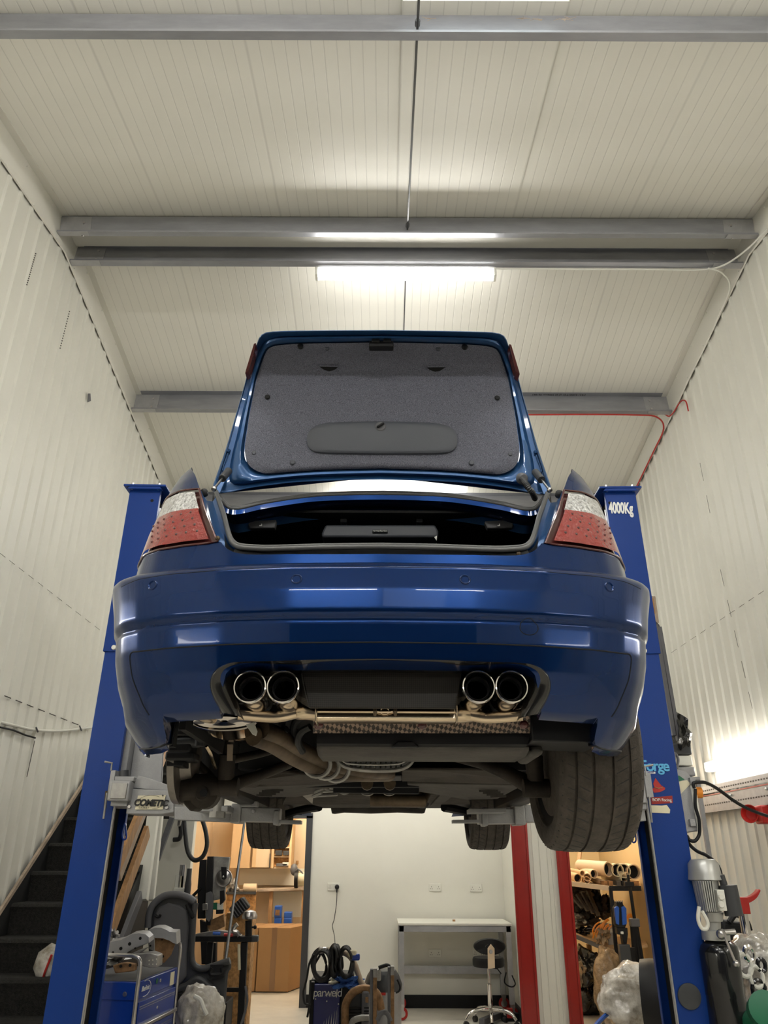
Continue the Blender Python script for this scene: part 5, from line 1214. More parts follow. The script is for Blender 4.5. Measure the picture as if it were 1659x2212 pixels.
g = MB(); g.px(1440, 1678, 1512, 1684, YQ-.02, .6); o = thing('shelf_unit', 'steel shelf under the grey crates behind the control box', 'shelf', P(1470, 1700, YQ)*V(1, 1, 0)); part('shelf_board', g, 'liftgrey', o)
for x in (1444, 1508):
    for dy in (0, .55):
        g = MB(); p = P(x, 1684, YQ); g.bb((p[0]-.015, YQ+dy, 0), (p[0]+.015, YQ+dy+.03, p[2])); part('upright', g, 'redbeam' if x == 1444 else 'liftgrey', o)
cable('white_hook', [P(1462, 1660, YQ-.05), P(1465, 1640, YQ-.05), P(1458, 1628, YQ-.05), P(1456, 1645, YQ-.05)], .012, 'midgrey', 'grey strap hanging over the pale crates behind the right post', 'strap')
# floor items by the right wall
YG = 5.35
o = thing('engine_crane', 'red curved arm of a folded engine crane behind the black oil tank', 'engine crane', P(1600, 2030, YG)*V(1, 1, 0))
pts = spl([V(1602, 1954), V(1620, 1950), V(1635, 1940), V(1644, 1924)], 5); lo_ = spl([V(1606, 1940), V(1622, 1936), V(1634, 1928), V(1640, 1920)], 5)
g = MB(); g.prism([P(q[0], q[1], YG) for q in pts]+[P(q[0], q[1], YG) for q in lo_[::-1]], V(0, .05, 0)); part('curved_arm', g, 'redp', o, bevel=.004)
g = MB(); g.beam(P(1600, 1938, YG+.02), P(1606, 1974, YG+.02), .07, .06); part('red_sleeve', g, 'redp', o, bevel=.004)
g = MB(); a_ = P(1604, 1970, YG+.04); g.cyl(a_, a_*V(1, 1, 0)+V(.03, 0, .02), .028, seg=14); part('chrome_ram', g, 'chrome', o, smooth=45)
for sg in (-1, 1):
    g = MB(); g.box(a_*V(1, 1, 0)+V(.02+sg*.13, .05, .06), (.07, .6, .08)); part('floor_leg', g, 'redp', o, bevel=.005)
o = thing('jerry_can', 'black jerry can with a handle behind the oil tank', 'can', P(1595, 2100, 6.0)*V(1, 1, 0)+V(0, 0, .55))
g = MB(); g.prism([P(x, y, 5.95) for x, y in ((1556, 1985), (1600, 1992), (1622, 2004), (1626, 2050), (1560, 2050))], V(0, .25, 0)); part('can_body', g, 'black', o, bevel=.03, bseg=3)
g = MB(); g.tube(spl([P(1575, 1992, 5.93), P(1590, 1975, 5.93), P(1612, 1990, 5.93), P(1620, 2010, 5.93)]), .02, 8); part('can_handle', g, 'black', o, smooth=True)
g = MB(); g.prism([P(x, y, 5.9) for x, y in ((1545, 2048), (1659, 2048), (1659, 2070), (1545, 2070))], V(0, .5, 0)); g.bb(P(1545, 2070, 5.9)*V(1, 1, 0), P(1659, 2060, 5.9)+V(0, .5, 0)); solo('tool_bench', g, 'darkgrey', 'dark bench under the jerry can, mostly behind the wrapped parts', 'bench', bevel=.01)
cable('red_hose', [P(1610, 2044, 5.6), P(1617, 2028, 5.6), P(1628, 2026, 5.6), P(1633, 2040, 5.6)], .012, 'redp', 'small loop of red hose on the wrapped parts by the right wall', 'hose')
g = lump(P(1650, 2110, 5.1), (.22, .28, .26), 11, .09, 5, 2.6); o = solo('wrapped_parts', g, 'wfilm', 'film-wrapped bundle of black and white parts by the right wall', 'wrapped parts', smooth=80)
for k, (x, y, r_, m_) in enumerate(((1608, 2085, .055, 'white'), (1634, 2110, .05, 'white'), (1645, 2085, .03, 'tankblk'), (1618, 2060, .035, 'chrome'), (1640, 2140, .05, 'tankblk'))):
    g = MB(); p = P(x, y, 4.86); g.tube([p+V(r_*math.cos(t)*.7, 0, r_*math.sin(t)) for t in np.linspace(0, 6.28, 18)[:-1]], .012, 8, closed=True); part('ring_shape', g, m_, o, smooth=True)
g = MB(); p = P(1659, 2080, 5.1); g.bb((p[0]-.25, 4.9, 0), (p[0]+.2, 5.4, p[2]-.3)); solo('parts_crate', g, 'darkgrey', 'dark crate under the film-wrapped bundle by the right wall', 'crate', bevel=.01)
o = thing('watering_can', 'green plastic can with an open round mouth at the right edge', 'can', P(1645, 2200, 4.6)-V(0, 0, .25))
cg = P(1648, 2185, 4.5); g = MB(); g.lathe(cg, (-.25, -1, .25), [(.0, .05), (.045, .045), (.055, -.03), (.068, -.035), (.075, -.01), (.072, .05), (.08, .12), (.0, .13)], 24); part('mouth', g, 'green', o, smooth=40)
g = MB(); g.box(cg+V(.06, .12, -.18), (.22, .2, .32)); part('can_body', g, 'green', o, bevel=.05, bseg=4)
# ================================================================ STAIRS (left)
xs0, xs1 = XL+.05, -1.93
o = thing('staircase', 'black carpeted staircase climbing along the left wall behind the lift post', 'stairs', (-2.37, 4.9, 0))
for k in range(13):
    Yn = 6.43+.257*(k-6); zn = 1.275+.21*(k-6)
    g = MB(); rows = []
    prof = [(Yn+.29, zn), (Yn+.02, zn), (Yn-.005, zn-.006), (Yn-.018, zn-.025), (Yn-.005, zn-.045), (Yn+.004, zn-.07), (Yn+.012, zn-.21)]
    g.grid([[V(x, y, z) for y, z in prof] for x in (xs0, xs1)])
    if zn > 0: part('carpeted_step', g, 'carpet', o, smooth=60)
g = MB(); a, b = V(xs0-.03, 4.8, -.02), V(xs0-.03, 8.3, 2.84)
d = V(0, .257, .21); up_ = V(0, 0, 1)
p1 = PX(0, 1962, xs0); p2 = PX(176, 1692, xs0)
sl = (p2[2]-p1[2])/(p2[1]-p1[1]); q1 = V(xs0, p1[1]-1.6, p1[2]-1.6*sl); q2 = V(xs0, p2[1]+.6, p2[2]+.6*sl)
g.prism([q1-V(0, 0, .75), q2-V(0, 0, .75), q2-V(0, 0, .03), q1-V(0, 0, .03)], V(-.02, 0, 0)); part('wall_stringer', g, 'blackmatt', o)
g = MB(); g.prism([q1-V(0, 0, .03), q2-V(0, 0, .03), q2+V(0, 0, .01), q1+V(0, 0, .01)], V(.02, 0, 0)); part('stringer_cap', g, 'woodgrey', o)
g = MB(); g.prism([V(xs1, 4.9, 0), V(xs1, 7.1, 0), V(xs1, 7.1, 1.75), V(xs1, 4.9, .03)], V(-.03, 0, 0)); part('closed_side', g, 'black', o)
# handrail boards on the open side
def rl(x0, y0, x1, y1, w_, m, lab, nm='stair_board', X=-1.86):
    a, b = PX(x0, y0, X), PX(x1, y1, X); g = MB(); g.beam(a, b, w_, .035, up=V(1, 0, 0)); return part(nm, g, m, o, lab, bevel=.003)
rl(360, 1612, 240, 1895, .035, 'wood', None, 'handrail_board'); rl(362, 1612, 244, 1895, .09, 'wood', None, 'handrail_board', -1.84)
rl(318, 1795, 232, 2030, .11, 'wood', None, 'handrail_board', -1.84)
rl(330, 1700, 255, 1893, .09, 'woodgrey', 'weathered rail board', 'handrail_board', -1.88)
rl(302, 1935, 262, 2040, .10, 'midgrey', None, 'skirt_board', -1.88)
g = MB(); a, b = P(340, 1700, 7.0), P(306, 1945, 6.8); g.beam(a, b, .09, .07); part('newel_post', g, 'white', o, bevel=.004)
g = MB(); a, b = P(352, 1705, 7.05), P(326, 1945, 6.9); g.beam(a, b, .05, .05); part('newel_post', g, 'plaster', o, bevel=.004)
# white boarding behind the stairs with conduit, hook and bottle shelf
g = MB(); xa, xb = P(318, 1900, 8.6)[0], P(408, 1900, 8.6)[0]; g.bb((XL+.03, 8.6, 0), (xb, 8.68, 2.75)); struct('wall_stair_boarding', g, 'plaster')
g = MB(); g.beam(P(372, 1766, 8.5), P(339, 1858, 8.5), .05, .05); struct('trim_30', g, 'galv')
cable('black_hose', [P(388, 1762, 8.5), P(390, 1785, 8.5), P(391, 1800, 8.5), P(387, 1812, 8.5), P(374, 1814, 8.5)], .022, 'rubber', 'short black hose hooked down the white boarding', 'hose')
cable('black_hose', [P(397, 1760, 8.4), P(400, 1800, 8.4), P(406, 1840, 8.4), P(420, 1858, 8.4), P(438, 1850, 8.4), P(447, 1825, 8.4), P(444, 1795, 8.4), P(436, 1768, 8.4)], .022, 'rubber', 'black hose hanging in a long loop in front of the plywood', 'hose')
cable('wire_hook', [P(334, 1863, 8.5), P(332, 1870, 8.5), P(328, 1890, 8.5), P(330, 1905, 8.5), P(327, 1914, 8.5), P(325, 1911, 8.5)], .008, 'rodsteel', 'thin bent wire hanging on the white boarding', 'wire')
g = MB(); g.px(384, 1750, 391, 1785, 8.45, .05); solo('air_gun', g, 'steel', 'small steel air nozzle hanging under the lift arm beside the hose', 'tool', bevel=.01)
o = thing('bottle_shelf', 'small white wall box holding strips and a bottle', 'wall box', P(388, 1928, 8.35))
g = MB(); g.px(373, 1918, 402, 1935, 8.35, .15); part('box', g, 'white', o, bevel=.006)
for x0_, y0_, x1_, m_ in ((386, 1868, 391, 'alu'), (392, 1868, 398, 'galv2'), (378, 1890, 386, 'white'), (388, 1892, 396, 'cream')):
    g = MB(); g.px(x0_, y0_, x1_, 1920, 8.4, .04); tag(link_mesh('edging_strip', g, m_, None, bevel=.003), {'alu': 'tall pale strip standing in the white wall box, left one', 'galv2': 'tall grey strip standing in the white wall box', 'white': 'short white strip standing in the wall box', 'cream': 'short cream strip standing in the wall box'}[m_], 'strip', 'strips in the wall box')
g = MB(); g.bb(P(398, 1938, 8.3), P(412, 1945, 8.3)+V(0, .3, 0)); c = P(405, 1925, 8.35); g.lathe(c, (0, 0, 1), [(.0, -.06), (.03, -.06), (.032, .06), (.026, .10), (.024, .2), (.0, .2)], 16); solo('spray_bottle', g, 'darkgrey', 'black bottle with a silver neck beside the white wall box', 'bottle', smooth=40)
# bag and card on the stairs
g = MB(); g.tube([P(93, 2113, 6.05), P(98, 2095, 6.06), P(108, 2066, 6.08), P(122, 2042, 6.1)], [.05, .085, .085, .04], 14); o = solo('wrapped_roll', g, 'wfilm', 'white and red film bag leaning on the stair carpet', 'bag', smooth=40)
g = MB(); g.tube([P(93, 2113, 6.0), P(97, 2100, 5.98), P(112, 2062, 5.98)], .008, 6); part('red_edge', g, 'redp', o)
g = MB(); g.prism([P(x, y, 6.12) for x, y in ((99, 2114), (116, 2113), (122, 2070), (104, 2096))], V(0, .06, 0)); solo('cardboard_scrap', g, 'card', 'brown cardboard behind the film bag on the stairs', 'cardboard')

# ================================================================ TOOL TROLLEY
Zt = lambda x, y, Y: P(x, y, Y)[2]
A = P(296, 2118, 5.35); B = P(381, 2094, 6.02); zt_ = (A[2]+B[2])/2; A[2] = B[2] = zt_
L = np.linalg.norm((B-A)[:2]); ex = (B-A)/L; en = V(ex[1], -ex[0], 0)           # ex along drawers, en out of the drawer face
Cn = A-en*.42
o = thing('tool_trolley', 'blue tool trolley with chrome rails beside the left lift post, scrap metal on top', 'tool trolley', (*((A+B)/2-en*.2)[:2], 0))
ax_ = (ex, en, V(0, 0, 1)); ctr = (A+B)/2-en*.21
g = MB(); g.box(ctr*V(1, 1, 0)+V(0, 0, zt_/2+.05), (L, .42, zt_-.22), ax=ax_); part('cabinet', g, 'trolley', o, bevel=.004)
g = MB(); g.box(ctr*V(1, 1, 0)+V(0, 0, zt_-.045), (L+.02, .44, .095), ax=ax_); tp = part('top_tray', g, 'trolley', o, bevel=.005)
g = MB(); g.box(ctr*V(1, 1, 0)+V(0, 0, zt_+.003), (L-.02, .40, .004), ax=ax_); part('tray_liner', g, 'midgrey', tp)
hd_ = .150
for k in range(4):
    zc = zt_-.135-hd_*k; c = A+ex*L/2+en*.008; c[2] = zc-.04
    g = MB(); g.box(c, (L-.06, .02, hd_-.012), ax=ax_); dr = part('drawer', g, 'trolley', o, bevel=.003)
    g = MB(); cc = c+en*.018-V(0, 0, hd_/2-.014); g.box(cc, (L-.03, .026, .020), ax=ax_); part('drawer_handle', g, 'steel', dr, bevel=.004)
    g = MB(); g.box(c+en*.011+V(0, 0, .042), (L-.08, .003, .003), ax=ax_); g.box(c+en*.011+V(0, 0, .030), (L-.08, .003, .002), ax=ax_); part('pressed_line', g, 'liftgrey', dr)
    g = MB(); g.lathe(c+en*.010+V(0, 0, -.002), en, [(.009, 0), (.008, .004), (0, .004)], 12); part('lock', g, 'steel', dr)
pt = A+ex*.12+en*.012; pt[2] = zt_-.045; text('maker_text', 'BluePoint', pt, ex, (0, 0, 1), .038, 'text', o, shear=.35, w=.85)
g = MB(); g.tube([pt+ex*.085*math.cos(t)+V(0, 0, .042*math.sin(t)) for t in np.linspace(-1.9, 1.9, 18)], .0018, 5); part('maker_oval', g, 'text', o)
g = MB(); q = A+ex*(L-.10)+en*.012; q[2] = zt_-.05; g.box(q, (.07, .003, .075), ax=ax_); part('paper_label', g, 'cream', o)
g = MB(); q = A+ex*.30+en*.012; q[2] = zt_-.03; g.lathe(q, en, [(.017, 0), (.015, .003), (0, .003)], 7); part('flower_sticker', g, 'green', o)
g = MB(); q = A+ex*.36+en*.012; q[2] = zt_-.035; g.lathe(q, en, [(.010, 0), (.008, .004), (0, .004)], 10); part('lock', g, 'steel', o)
for e in (A+en*.012-ex*.012, ):
    g = MB(); lo_ = e*V(1, 1, 0)+V(0, 0, .12); hi_ = e+V(0, 0, .02)
    g.tube(spl([lo_, e-V(0, 0, .3), e-V(0, 0, .05), e+V(0, 0, .10), e+V(0, 0, .135)-en*.04, e+V(0, 0, .14)-en*.12, e+V(0, 0, .14)-en*.36, e+V(0, 0, .10)-en*.42, e-V(0, 0, .02)-en*.42], 5), .012, 10); part('chrome_rail', g, 'steel', o, smooth=True)
e = B+en*.012+ex*.004
g = MB(); g.tube(spl([e*V(1, 1, 0)+V(0, 0, .12), e-V(0, 0, .3), e-V(0, 0, .05), e+V(0, 0, .12), e+V(0, 0, .155)-en*.03, e+V(0, 0, .15)-en*.07, e+V(0, 0, .11)-en*.07], 5), .011, 10); part('chrome_rail', g, 'steel', o, smooth=True)
g = MB(); q = A-en*.06-ex*.014; q[2] = zt_-.06; g.lathe(q, -ex, [(.014, 0), (.010, .008), (0, .008)], 14); part('round_bolt', g, 'steel', o)
for u_, w_ in ((.08, .06), (L-.08, .06), (.08, .36), (L-.08, .36)):
    q = A+ex*u_-en*w_; g = MB(); g.cyl(q*V(1, 1, 0)+V(0, 0, .055)-ex*.018, q*V(1, 1, 0)+V(0, 0, .055)+ex*.018, .055, seg=16); part('caster', g, 'rubber', o, smooth=40)
# pressed brackets and scrap on the trolley
def plate_part(pts, Y, m, lab, nm='steel_bracket', th=.006, tilt=0, holes=(), flange=0):
    g = MB(); pp = [P(x, y, Y+tilt*(x-pts[0][0])/100) for x, y in pts]; g.prism(pp, V(0, th, 0))
    if flange: g.grid([[p for p in pp[:flange]], [p+V(0, .10, .01) for p in pp[:flange]]])
    ob = solo(nm, g, m, lab, 'bracket', 'pressed steel brackets on the tool trolley', bevel=.0015)
    for x, y, r_ in holes:
        g = MB(); c = P(x, y, Y+tilt*(x-pts[0][0])/100-.001); g.cyl(c, c+V(0, -.002, 0), r_, seg=12); part('hole', g, 'blackmatt', ob)
    return ob
plate_part([(234, 2036), (262, 2030), (285, 2018), (300, 2016), (314, 2018), (322, 2026), (323, 2036), (310, 2042), (295, 2047), (278, 2055), (268, 2064), (250, 2066), (233, 2066)], 5.55, 'galv2', 'long grey perforated bracket lying slanted across the trolley top', flange=8, holes=((303, 2027, .009), (280, 2039, .010), (261, 2049, .010), (292, 2048, .006), (244, 2058, .008), (265, 2062, .005)))
plate_part([(313, 2015), (322, 2008), (335, 2004), (348, 2004), (360, 2009), (366, 2013), (381, 2014), (382, 2040), (366, 2032), (352, 2027), (335, 2026), (320, 2026)], 5.75, 'galv2', 'grey curved bracket with a raised hoop at the back of the trolley', flange=8, holes=((325, 2017, .006),))
plate_part([(332, 2026), (352, 2027), (366, 2032), (378, 2040), (370, 2062), (355, 2080), (333, 2078)], 5.8, 'brownst', 'brown pressed bracket under the hooped one, rails behind it', holes=((352, 2066, .008), (350, 2030, .004)))
plate_part([(322, 2024), (334, 2023), (334, 2055), (322, 2050)], 5.7, 'galv2', 'narrow upright grey plate between the two long brackets', holes=((325, 2043, .006),))
g = MB(); g.prism([P(x, y, 5.45) for x, y in ((282, 2062), (325, 2058), (341, 2064), (340, 2090), (324, 2091), (302, 2086))], V(0, .12, 0)); ob = solo('dented_steel_box', g, 'paleg', 'rust-streaked grey steel box section on the trolley corner', 'steel box', bevel=.006)
for x, y in ((322, 2075), (330, 2074), (338, 2072), (322, 2083), (330, 2083), (338, 2083)):
    g = MB(); g.sphere(P(x, y, 5.445), .004, 8, 5); part('spot_weld', g, 'white', ob)
g = MB(); g.prism([P(x, y, 5.5) for x, y in ((272, 2066), (300, 2052), (313, 2049), (290, 2066))], V(0, .1, 0)); solo('ribbed_plate', g, 'paleg', 'small ribbed metal plate between the long bracket and the steel box', 'plate', bevel=.002)
g = MB(); g.prism([P(x, y, 5.38) for x, y in ((243, 2086), (255, 2082), (270, 2080), (291, 2083), (290, 2098), (265, 2101), (248, 2103))], V(0, .06, 0)); ob = solo('rusty_plate', g, 'brownst', 'orange rusty plate inside the near chrome rail of the trolley', 'plate', bevel=.006)
for x, y in ((261, 2087), (281, 2085)):
    g = MB(); c = P(x, y, 5.378); g.cyl(c, c+V(0, -.003, 0), .009, seg=12); part('hole', g, 'blackmatt', ob)
ob = solo('steel_offcuts', lump(P(248, 2074, 5.6), (.10, .12, .05), 9, .4, 3, 3), 'paleg', 'small crumpled steel offcuts beside the post on the trolley', 'offcuts', kind='stuff', smooth=20)
g = lump(P(246, 2023, 5.75), (.05, .06, .05), 4, .4, 3, 3); solo('metal_clip_pile', g, 'paleg', 'small shiny metal clip behind the long bracket on the trolley', 'clip', smooth=20)

# ================================================================ DARK DOOR CARD standing behind the trolley
YD = 6.75
def dp(x, y, d=0): return P(300+x/4.1475, 1700+y/4.1475, YD+d)
o = thing('interior_trim_panel', 'large dark grey moulded car side trim standing behind the tool trolley', 'car trim', P(395, 2300, YD)*V(1, 1, 0))
outl = [(75, 1290), (85, 1140), (110, 1060), (160, 1000), (230, 965), (310, 950), (400, 958), (470, 985), (520, 1015), (505, 1110), (492, 1250), (480, 1420), (478, 1520), (500, 1590), (560, 1615), (650, 1600), (740, 1570), (822, 1545), (824, 1630), (795, 1660), (785, 1800), (765, 2000), (740, 2180), (330, 2200), (310, 1950), (340, 1800), (90, 1600)]
og = [dp(x, y) for x, y in outl]
base = o.location[2]; g = MB(); g.prism(og, V(0, .04, 0)); body = part('moulded_panel', g, 'darkgrey', o, bevel=.02, bseg=3)
g = MB(); g.prism([dp(x, y, -.02) for x, y in ((125, 1300), (135, 1160), (175, 1080), (260, 1040), (360, 1060), (430, 1110), (445, 1250), (430, 1500), (425, 1700), (350, 1790), (200, 1820), (130, 1700))], V(0, .03, 0)); part('cloth_insert', g, 'midgrey', o, bevel=.012)
g = MB(); g.tube(spl([dp(x, y, -.03) for x, y in ((80, 1260), (95, 1130), (140, 1040), (230, 975), (340, 962), (440, 990), (500, 1030))]), .026, 10); part('top_rim', g, 'midgrey', o, smooth=True)
g = MB(); g.tube(spl([dp(x, y, -.03) for x, y in ((505, 1040), (490, 1150), (478, 1350), (470, 1500), (490, 1590), (560, 1628), (650, 1610), (740, 1580), (815, 1555))]), .024, 10); part('opening_rim', g, 'darkgrey', o, smooth=True)
g = MB(); g.tube(spl([dp(x, y, -.05) for x, y in ((430, 1050), (445, 1090), (470, 1130), (485, 1165), (470, 1150), (450, 1110))]), .016, 8); part('pull_catch', g, 'black', o, smooth=True)
g = MB(); g.tube(spl([dp(x, y, -.04) for x, y in ((145, 1150), (165, 1165), (185, 1160), (195, 1145))]), .010, 8); part('wire_clip', g, 'black', o)
g = MB(); g.tube(spl([dp(x, y, -.045) for x, y in ((660, 1620), (645, 1650), (655, 1680), (740, 1672), (745, 1620))]), .018, 8); g.box(dp(700, 1650, -.03), (.10, .05, .09)); part('belt_catch', g, 'black', o, smooth=40)
g = MB(); a = dp(330, 1820, -.03); g.tube(spl([dp(x, y, -.03) for x, y in ((320, 1960), (350, 1830), (440, 1780), (520, 1720), (600, 1760), (700, 1860))]), .03, 10); part('lower_moulding', g, 'darkgrey', o, smooth=True)
for x in (330, 370):
    g = MB(); g.beam(dp(x, 1840, -.06), dp(x+5, 2200, -.06), .04, .04); part('lower_strut', g, 'black', o, bevel=.006)
g = lump(P(430, 2212, 6.2), (.19, .16, .26), 21, .09, 5, 2.4); o = solo('clear_bag', g, 'wfilm', 'crumpled clear plastic bag of white parts at the foot of the dark trim', 'plastic bag', smooth=80)
g = MB(); g.tube(spl([P(420, 2152, 6.0), P(433, 2160, 5.99), P(440, 2178, 5.98), P(447, 2192, 5.98)]), .014, 8); part('white_strap', g, 'white', o, smooth=True)

# ================================================================ BANDSAW and roller stand
YBs = 8.0
def bp_(x, y, d=0): return P(300+x/4.1475, 1700+y/4.1475, YBs+d)
def bpoly(pts, m, nm, o, d=0, th=.05, **k):
    g = MB(); g.prism([bp_(x, y, d) for x, y in pts], V(0, th, 0)); return part(nm, g, m, o, bevel=.004, **k)
o = thing('bandsaw', 'black and silver upright bandsaw behind the dark trim', 'bandsaw', P(450, 2212, YBs)*V(1, 1, 0))
bpoly([(545, 655), (605, 650), (590, 1180), (525, 1180), (525, 900)], 'black', 'back_rail', o, .05, .06)
bpoly([(612, 622), (668, 622), (655, 960), (640, 1240), (600, 1240), (595, 1000)], 'black', 'main_column', o, 0, .10)
hd = bpoly([(668, 622), (812, 628), (800, 720), (760, 1000), (660, 1020), (655, 900)], 'alu', 'blade_housing', o, .03, .06)
g = MB(); g.lathe(bp_(762, 815, 0), (0, -1, 0), [(.0, .02), (.05, .02), (.066, .012), (.076, .022), (.078, -.01), (.0, -.012)], 36); wh = part('blade_wheel', g, 'steel', o, smooth=35)
bpoly([(735, 715), (785, 718), (783, 815), (765, 832), (740, 825)], 'black', 'wheel_bracket', o, -.05, .03)
g = MB(); g.lathe(bp_(757, 806, -.055), (0, -1, 0), [(.012, 0), (.010, .008), (0, .010)], 12); part('axle_nut', g, 'steel', o)
bpoly([(600, 950), (640, 935), (660, 960), (665, 1060), (650, 1150), (625, 1210), (600, 1180), (595, 1050)], 'midgrey', 'guide_arch', o, -.04, .04)
bpoly([(570, 1045), (615, 1040), (615, 1100), (570, 1105)], 'steel', 'clamp_block', o, -.06, .04)
bpoly([(725, 930), (765, 925), (770, 1010), (748, 1040), (725, 1060)], 'black', 'blade_guide', o, -.05, .05)
bpoly([(655, 1040), (700, 1035), (702, 1100), (658, 1098)], 'green', 'green_plate', o, -.02, .02)
bpoly([(700, 1045), (755, 1040), (750, 1100), (700, 1100)], 'white', 'white_block', o, -.03, .02)
bpoly([(690, 1100), (757, 1098), (750, 1135), (690, 1140)], 'black', 'motor_foot', o, -.03, .04)
bpoly([(605, 1210), (760, 1140), (768, 1250), (640, 1310)], 'brownst', 'saw_bed', o, .02, .06)
bpoly([(545, 1190), (605, 1215), (615, 1330), (600, 1590), (560, 1590)], 'black', 'lower_column', o, .02, .08)
bpoly([(640, 1400), (690, 1395), (680, 1900), (620, 1900)], 'black', 'lower_column', o, .12, .08)
g = MB(); g.tube([bp_(480, 980, .05), bp_(560, 900, .05)], .014, 8); part('feed_handle', g, 'black', o)
g = MB(); q = bp_(600, 1900, .1); g.bb((q[0]-.22, q[1]-.17, 0), (q[0]+.22, q[1]+.17, q[2])); part('base', g, 'black', o, bevel=.01)
for x, y, s_, m_, l_, nm in ((905, 1080, .085, 'black', 'black finned motor leaning behind the diagonal pole', 'electric_motor'),):
    g = MB(); p = bp_(x, y, .5); axm = (V(.75, 0, .65), V(0, 1, 0), V(-.65, 0, .75)); g.box(p, (.17, .14, .12), ax=axm); ob = solo(nm, g, m_, l_, 'motor', bevel=.02)
    for k in range(6): g = MB(); g.box(p+axm[0]*(-.07+k*.027)+V(0, -.07, 0), (.009, .016, .11), ax=axm); part('fin', g, 'midgrey', ob)
    g = MB(); g.bb((p[0]-.13, p[1]+.02, 0), (p[0]+.13, p[1]+.25, p[2]-.05)); part('stand', g, 'osb', ob)
o = thing('roller_stand', 'black roller stand with a long bar and silver roller head before the cardboard boxes', 'stand', P(525, 2212, 7.6)*V(1, 1, 0))
YV = 7.6
g = MB(); g.px(418, 2023, 551, 2035, YV, .12); part('top_bar', g, 'black', o, bevel=.005)
g = MB(); g.cyl(P(537, 1988, YV+.05), P(537, 2023, YV+.05), .030, seg=14); part('head_tube', g, 'black', o, smooth=40)
g = MB(); g.lathe(P(539, 1984, YV+.05), (0, 0, 1), [(.0, -.01), (.03, -.01), (.065, .0), (.068, .02), (.05, .055), (.02, .066), (0, .066)], 24); rh = part('roller_head', g, 'steel', o, smooth=40)
g = MB(); g.cyl(P(544, 2003, YV), P(551, 2003, YV), .008, seg=8); g.sphere(P(551, 2003, YV), .016, 8, 6); part('clamp_knob', g, 'black', o)
for x0_, x1_ in ((528, 520),):
    a = P(x0_, 2035, YV+.05); g = MB(); g.beam(a, V(P(x1_, 2212, YV)[0], YV+.05, .02), .055, .05); part('leg', g, 'black', o, bevel=.004)
for x0_, x1_ in ((455, 460),):
    a = P(x0_, 2035, YV+.10); g = MB(); g.beam(a, V(a[0], YV+.10, .02), .05, .05); part('leg', g, 'black', o, bevel=.004)
g = MB(); g.beam(P(490, 2138, YV+.1), P(524, 2138, YV+.05), .03, .03); part('cross_bar', g, 'black', o)
g = MB(); g.box(P(551, 2027, YV+.03), (.06, .07, .05)); part('end_block', g, 'darkgrey', o, bevel=.01)
g = MB(); g.prism([P(x, y, YV+.02) for x, y in ((422, 2022), (520, 2022), (510, 2015), (470, 2010), (422, 2018))], V(0, .1, 0)); ob = solo('tool_litter', g, 'paleg', 'assorted small tools and rags lying on the black stand bar', 'tools', kind='stuff')
for x0_, x1_, y_, m_, l_, cc2 in ((484, 503, 2019, 'redp', 'red-handled tool lying on the black stand bar', 'tool'), (460, 476, 2016, 'bluep', 'blue cloth scrap lying on the black stand bar', 'cloth')):
    g = MB(); g.cyl(P(x0_, y_, YV-.01), P(x1_, y_+1, YV-.01), .012, seg=8); solo('hand_tool' if m_ == 'redp' else 'blue_cloth', g, m_, l_, cc2)
g = MB(); g.tube(spl([P(513, 1996, YV), P(507, 2002, YV), P(504, 2010, YV), P(512, 2014, YV), P(517, 2022, YV)]), .018, 8); solo('angle_nozzle', g, 'steel', 'silver bent nozzle standing on the bar by the roller head', 'nozzle', smooth=40)
g = MB(); g.tube([P(528, 1776, 8.2), P(486, 2082, 6.9)], .012, 8); solo('diagonal_pole', g, 'rodsteel', 'long thin dark pole leaning diagonally in front of the plywood room', 'pole')
g = MB(); g.tube([P(516, 2040, YV), P(517, 2095, YV)], .012, 8); solo('timber_stick', g, 'cream', 'short pale stick hanging from the black stand bar', 'stick')
cable('flex_lead', [P(530, 2130, YV-.02), P(534, 2160, YV-.03), P(528, 2190, YV-.03), P(520, 2215, YV-.02), P(515, 2235, YV)], .010, 'midgrey', 'grey lead trailing down the roller stand leg', 'lead')

# ================================================================ PLYWOOD ROOM
def rp(x, y, Y): return P(300+x/4.1475, 1700+y/4.1475, Y)
def rbox(x0, y0, x1, y1, Y, d): g = MB(); g.px(300+x0/4.1475, 1700+y0/4.1475, 300+x1/4.1475, 1700+y1/4.1475, Y, d); return g
o = thing('wall_cabinet', 'pale plywood wall cabinet with two doors and an open end bay', 'cabinet', rp(1100, 730, 13.0))
part('carcass', rbox(850, 250, 1375, 725, 13.05, .35), 'ply', o)
part('side_sheet', rbox(832, 280, 1005, 728, 12.98, .06), 'ply', o, bevel=.004)
for x0_, x1_ in ((1022, 1060), (1055, 1178)):
    g = rbox(x0_, 300, x1_, 722, 12.96, .03); d_ = part('door', g, 'ply' if x0_ < 1040 else 'ply2', o, bevel=.004)
g = MB(); p = rp(1173, 660, 12.93); g.beam(p+V(0, 0, -.1), p+V(0, 0, .1), .012, .02); part('door_handle', g, 'darkgrey', o)
part('open_bay', rbox(1215, 300, 1352, 715, 13.02, .03), 'osb', o)
for y_ in (455, 535, 620, 718): part('bay_shelf', rbox(1208, y_, 1356, y_+12, 12.95, .1), 'ply2', o)
for x0_ in (1195, 1350): part('bay_side', rbox(x0_, 290, x0_+20, 728, 12.94, .1), 'ply', o)
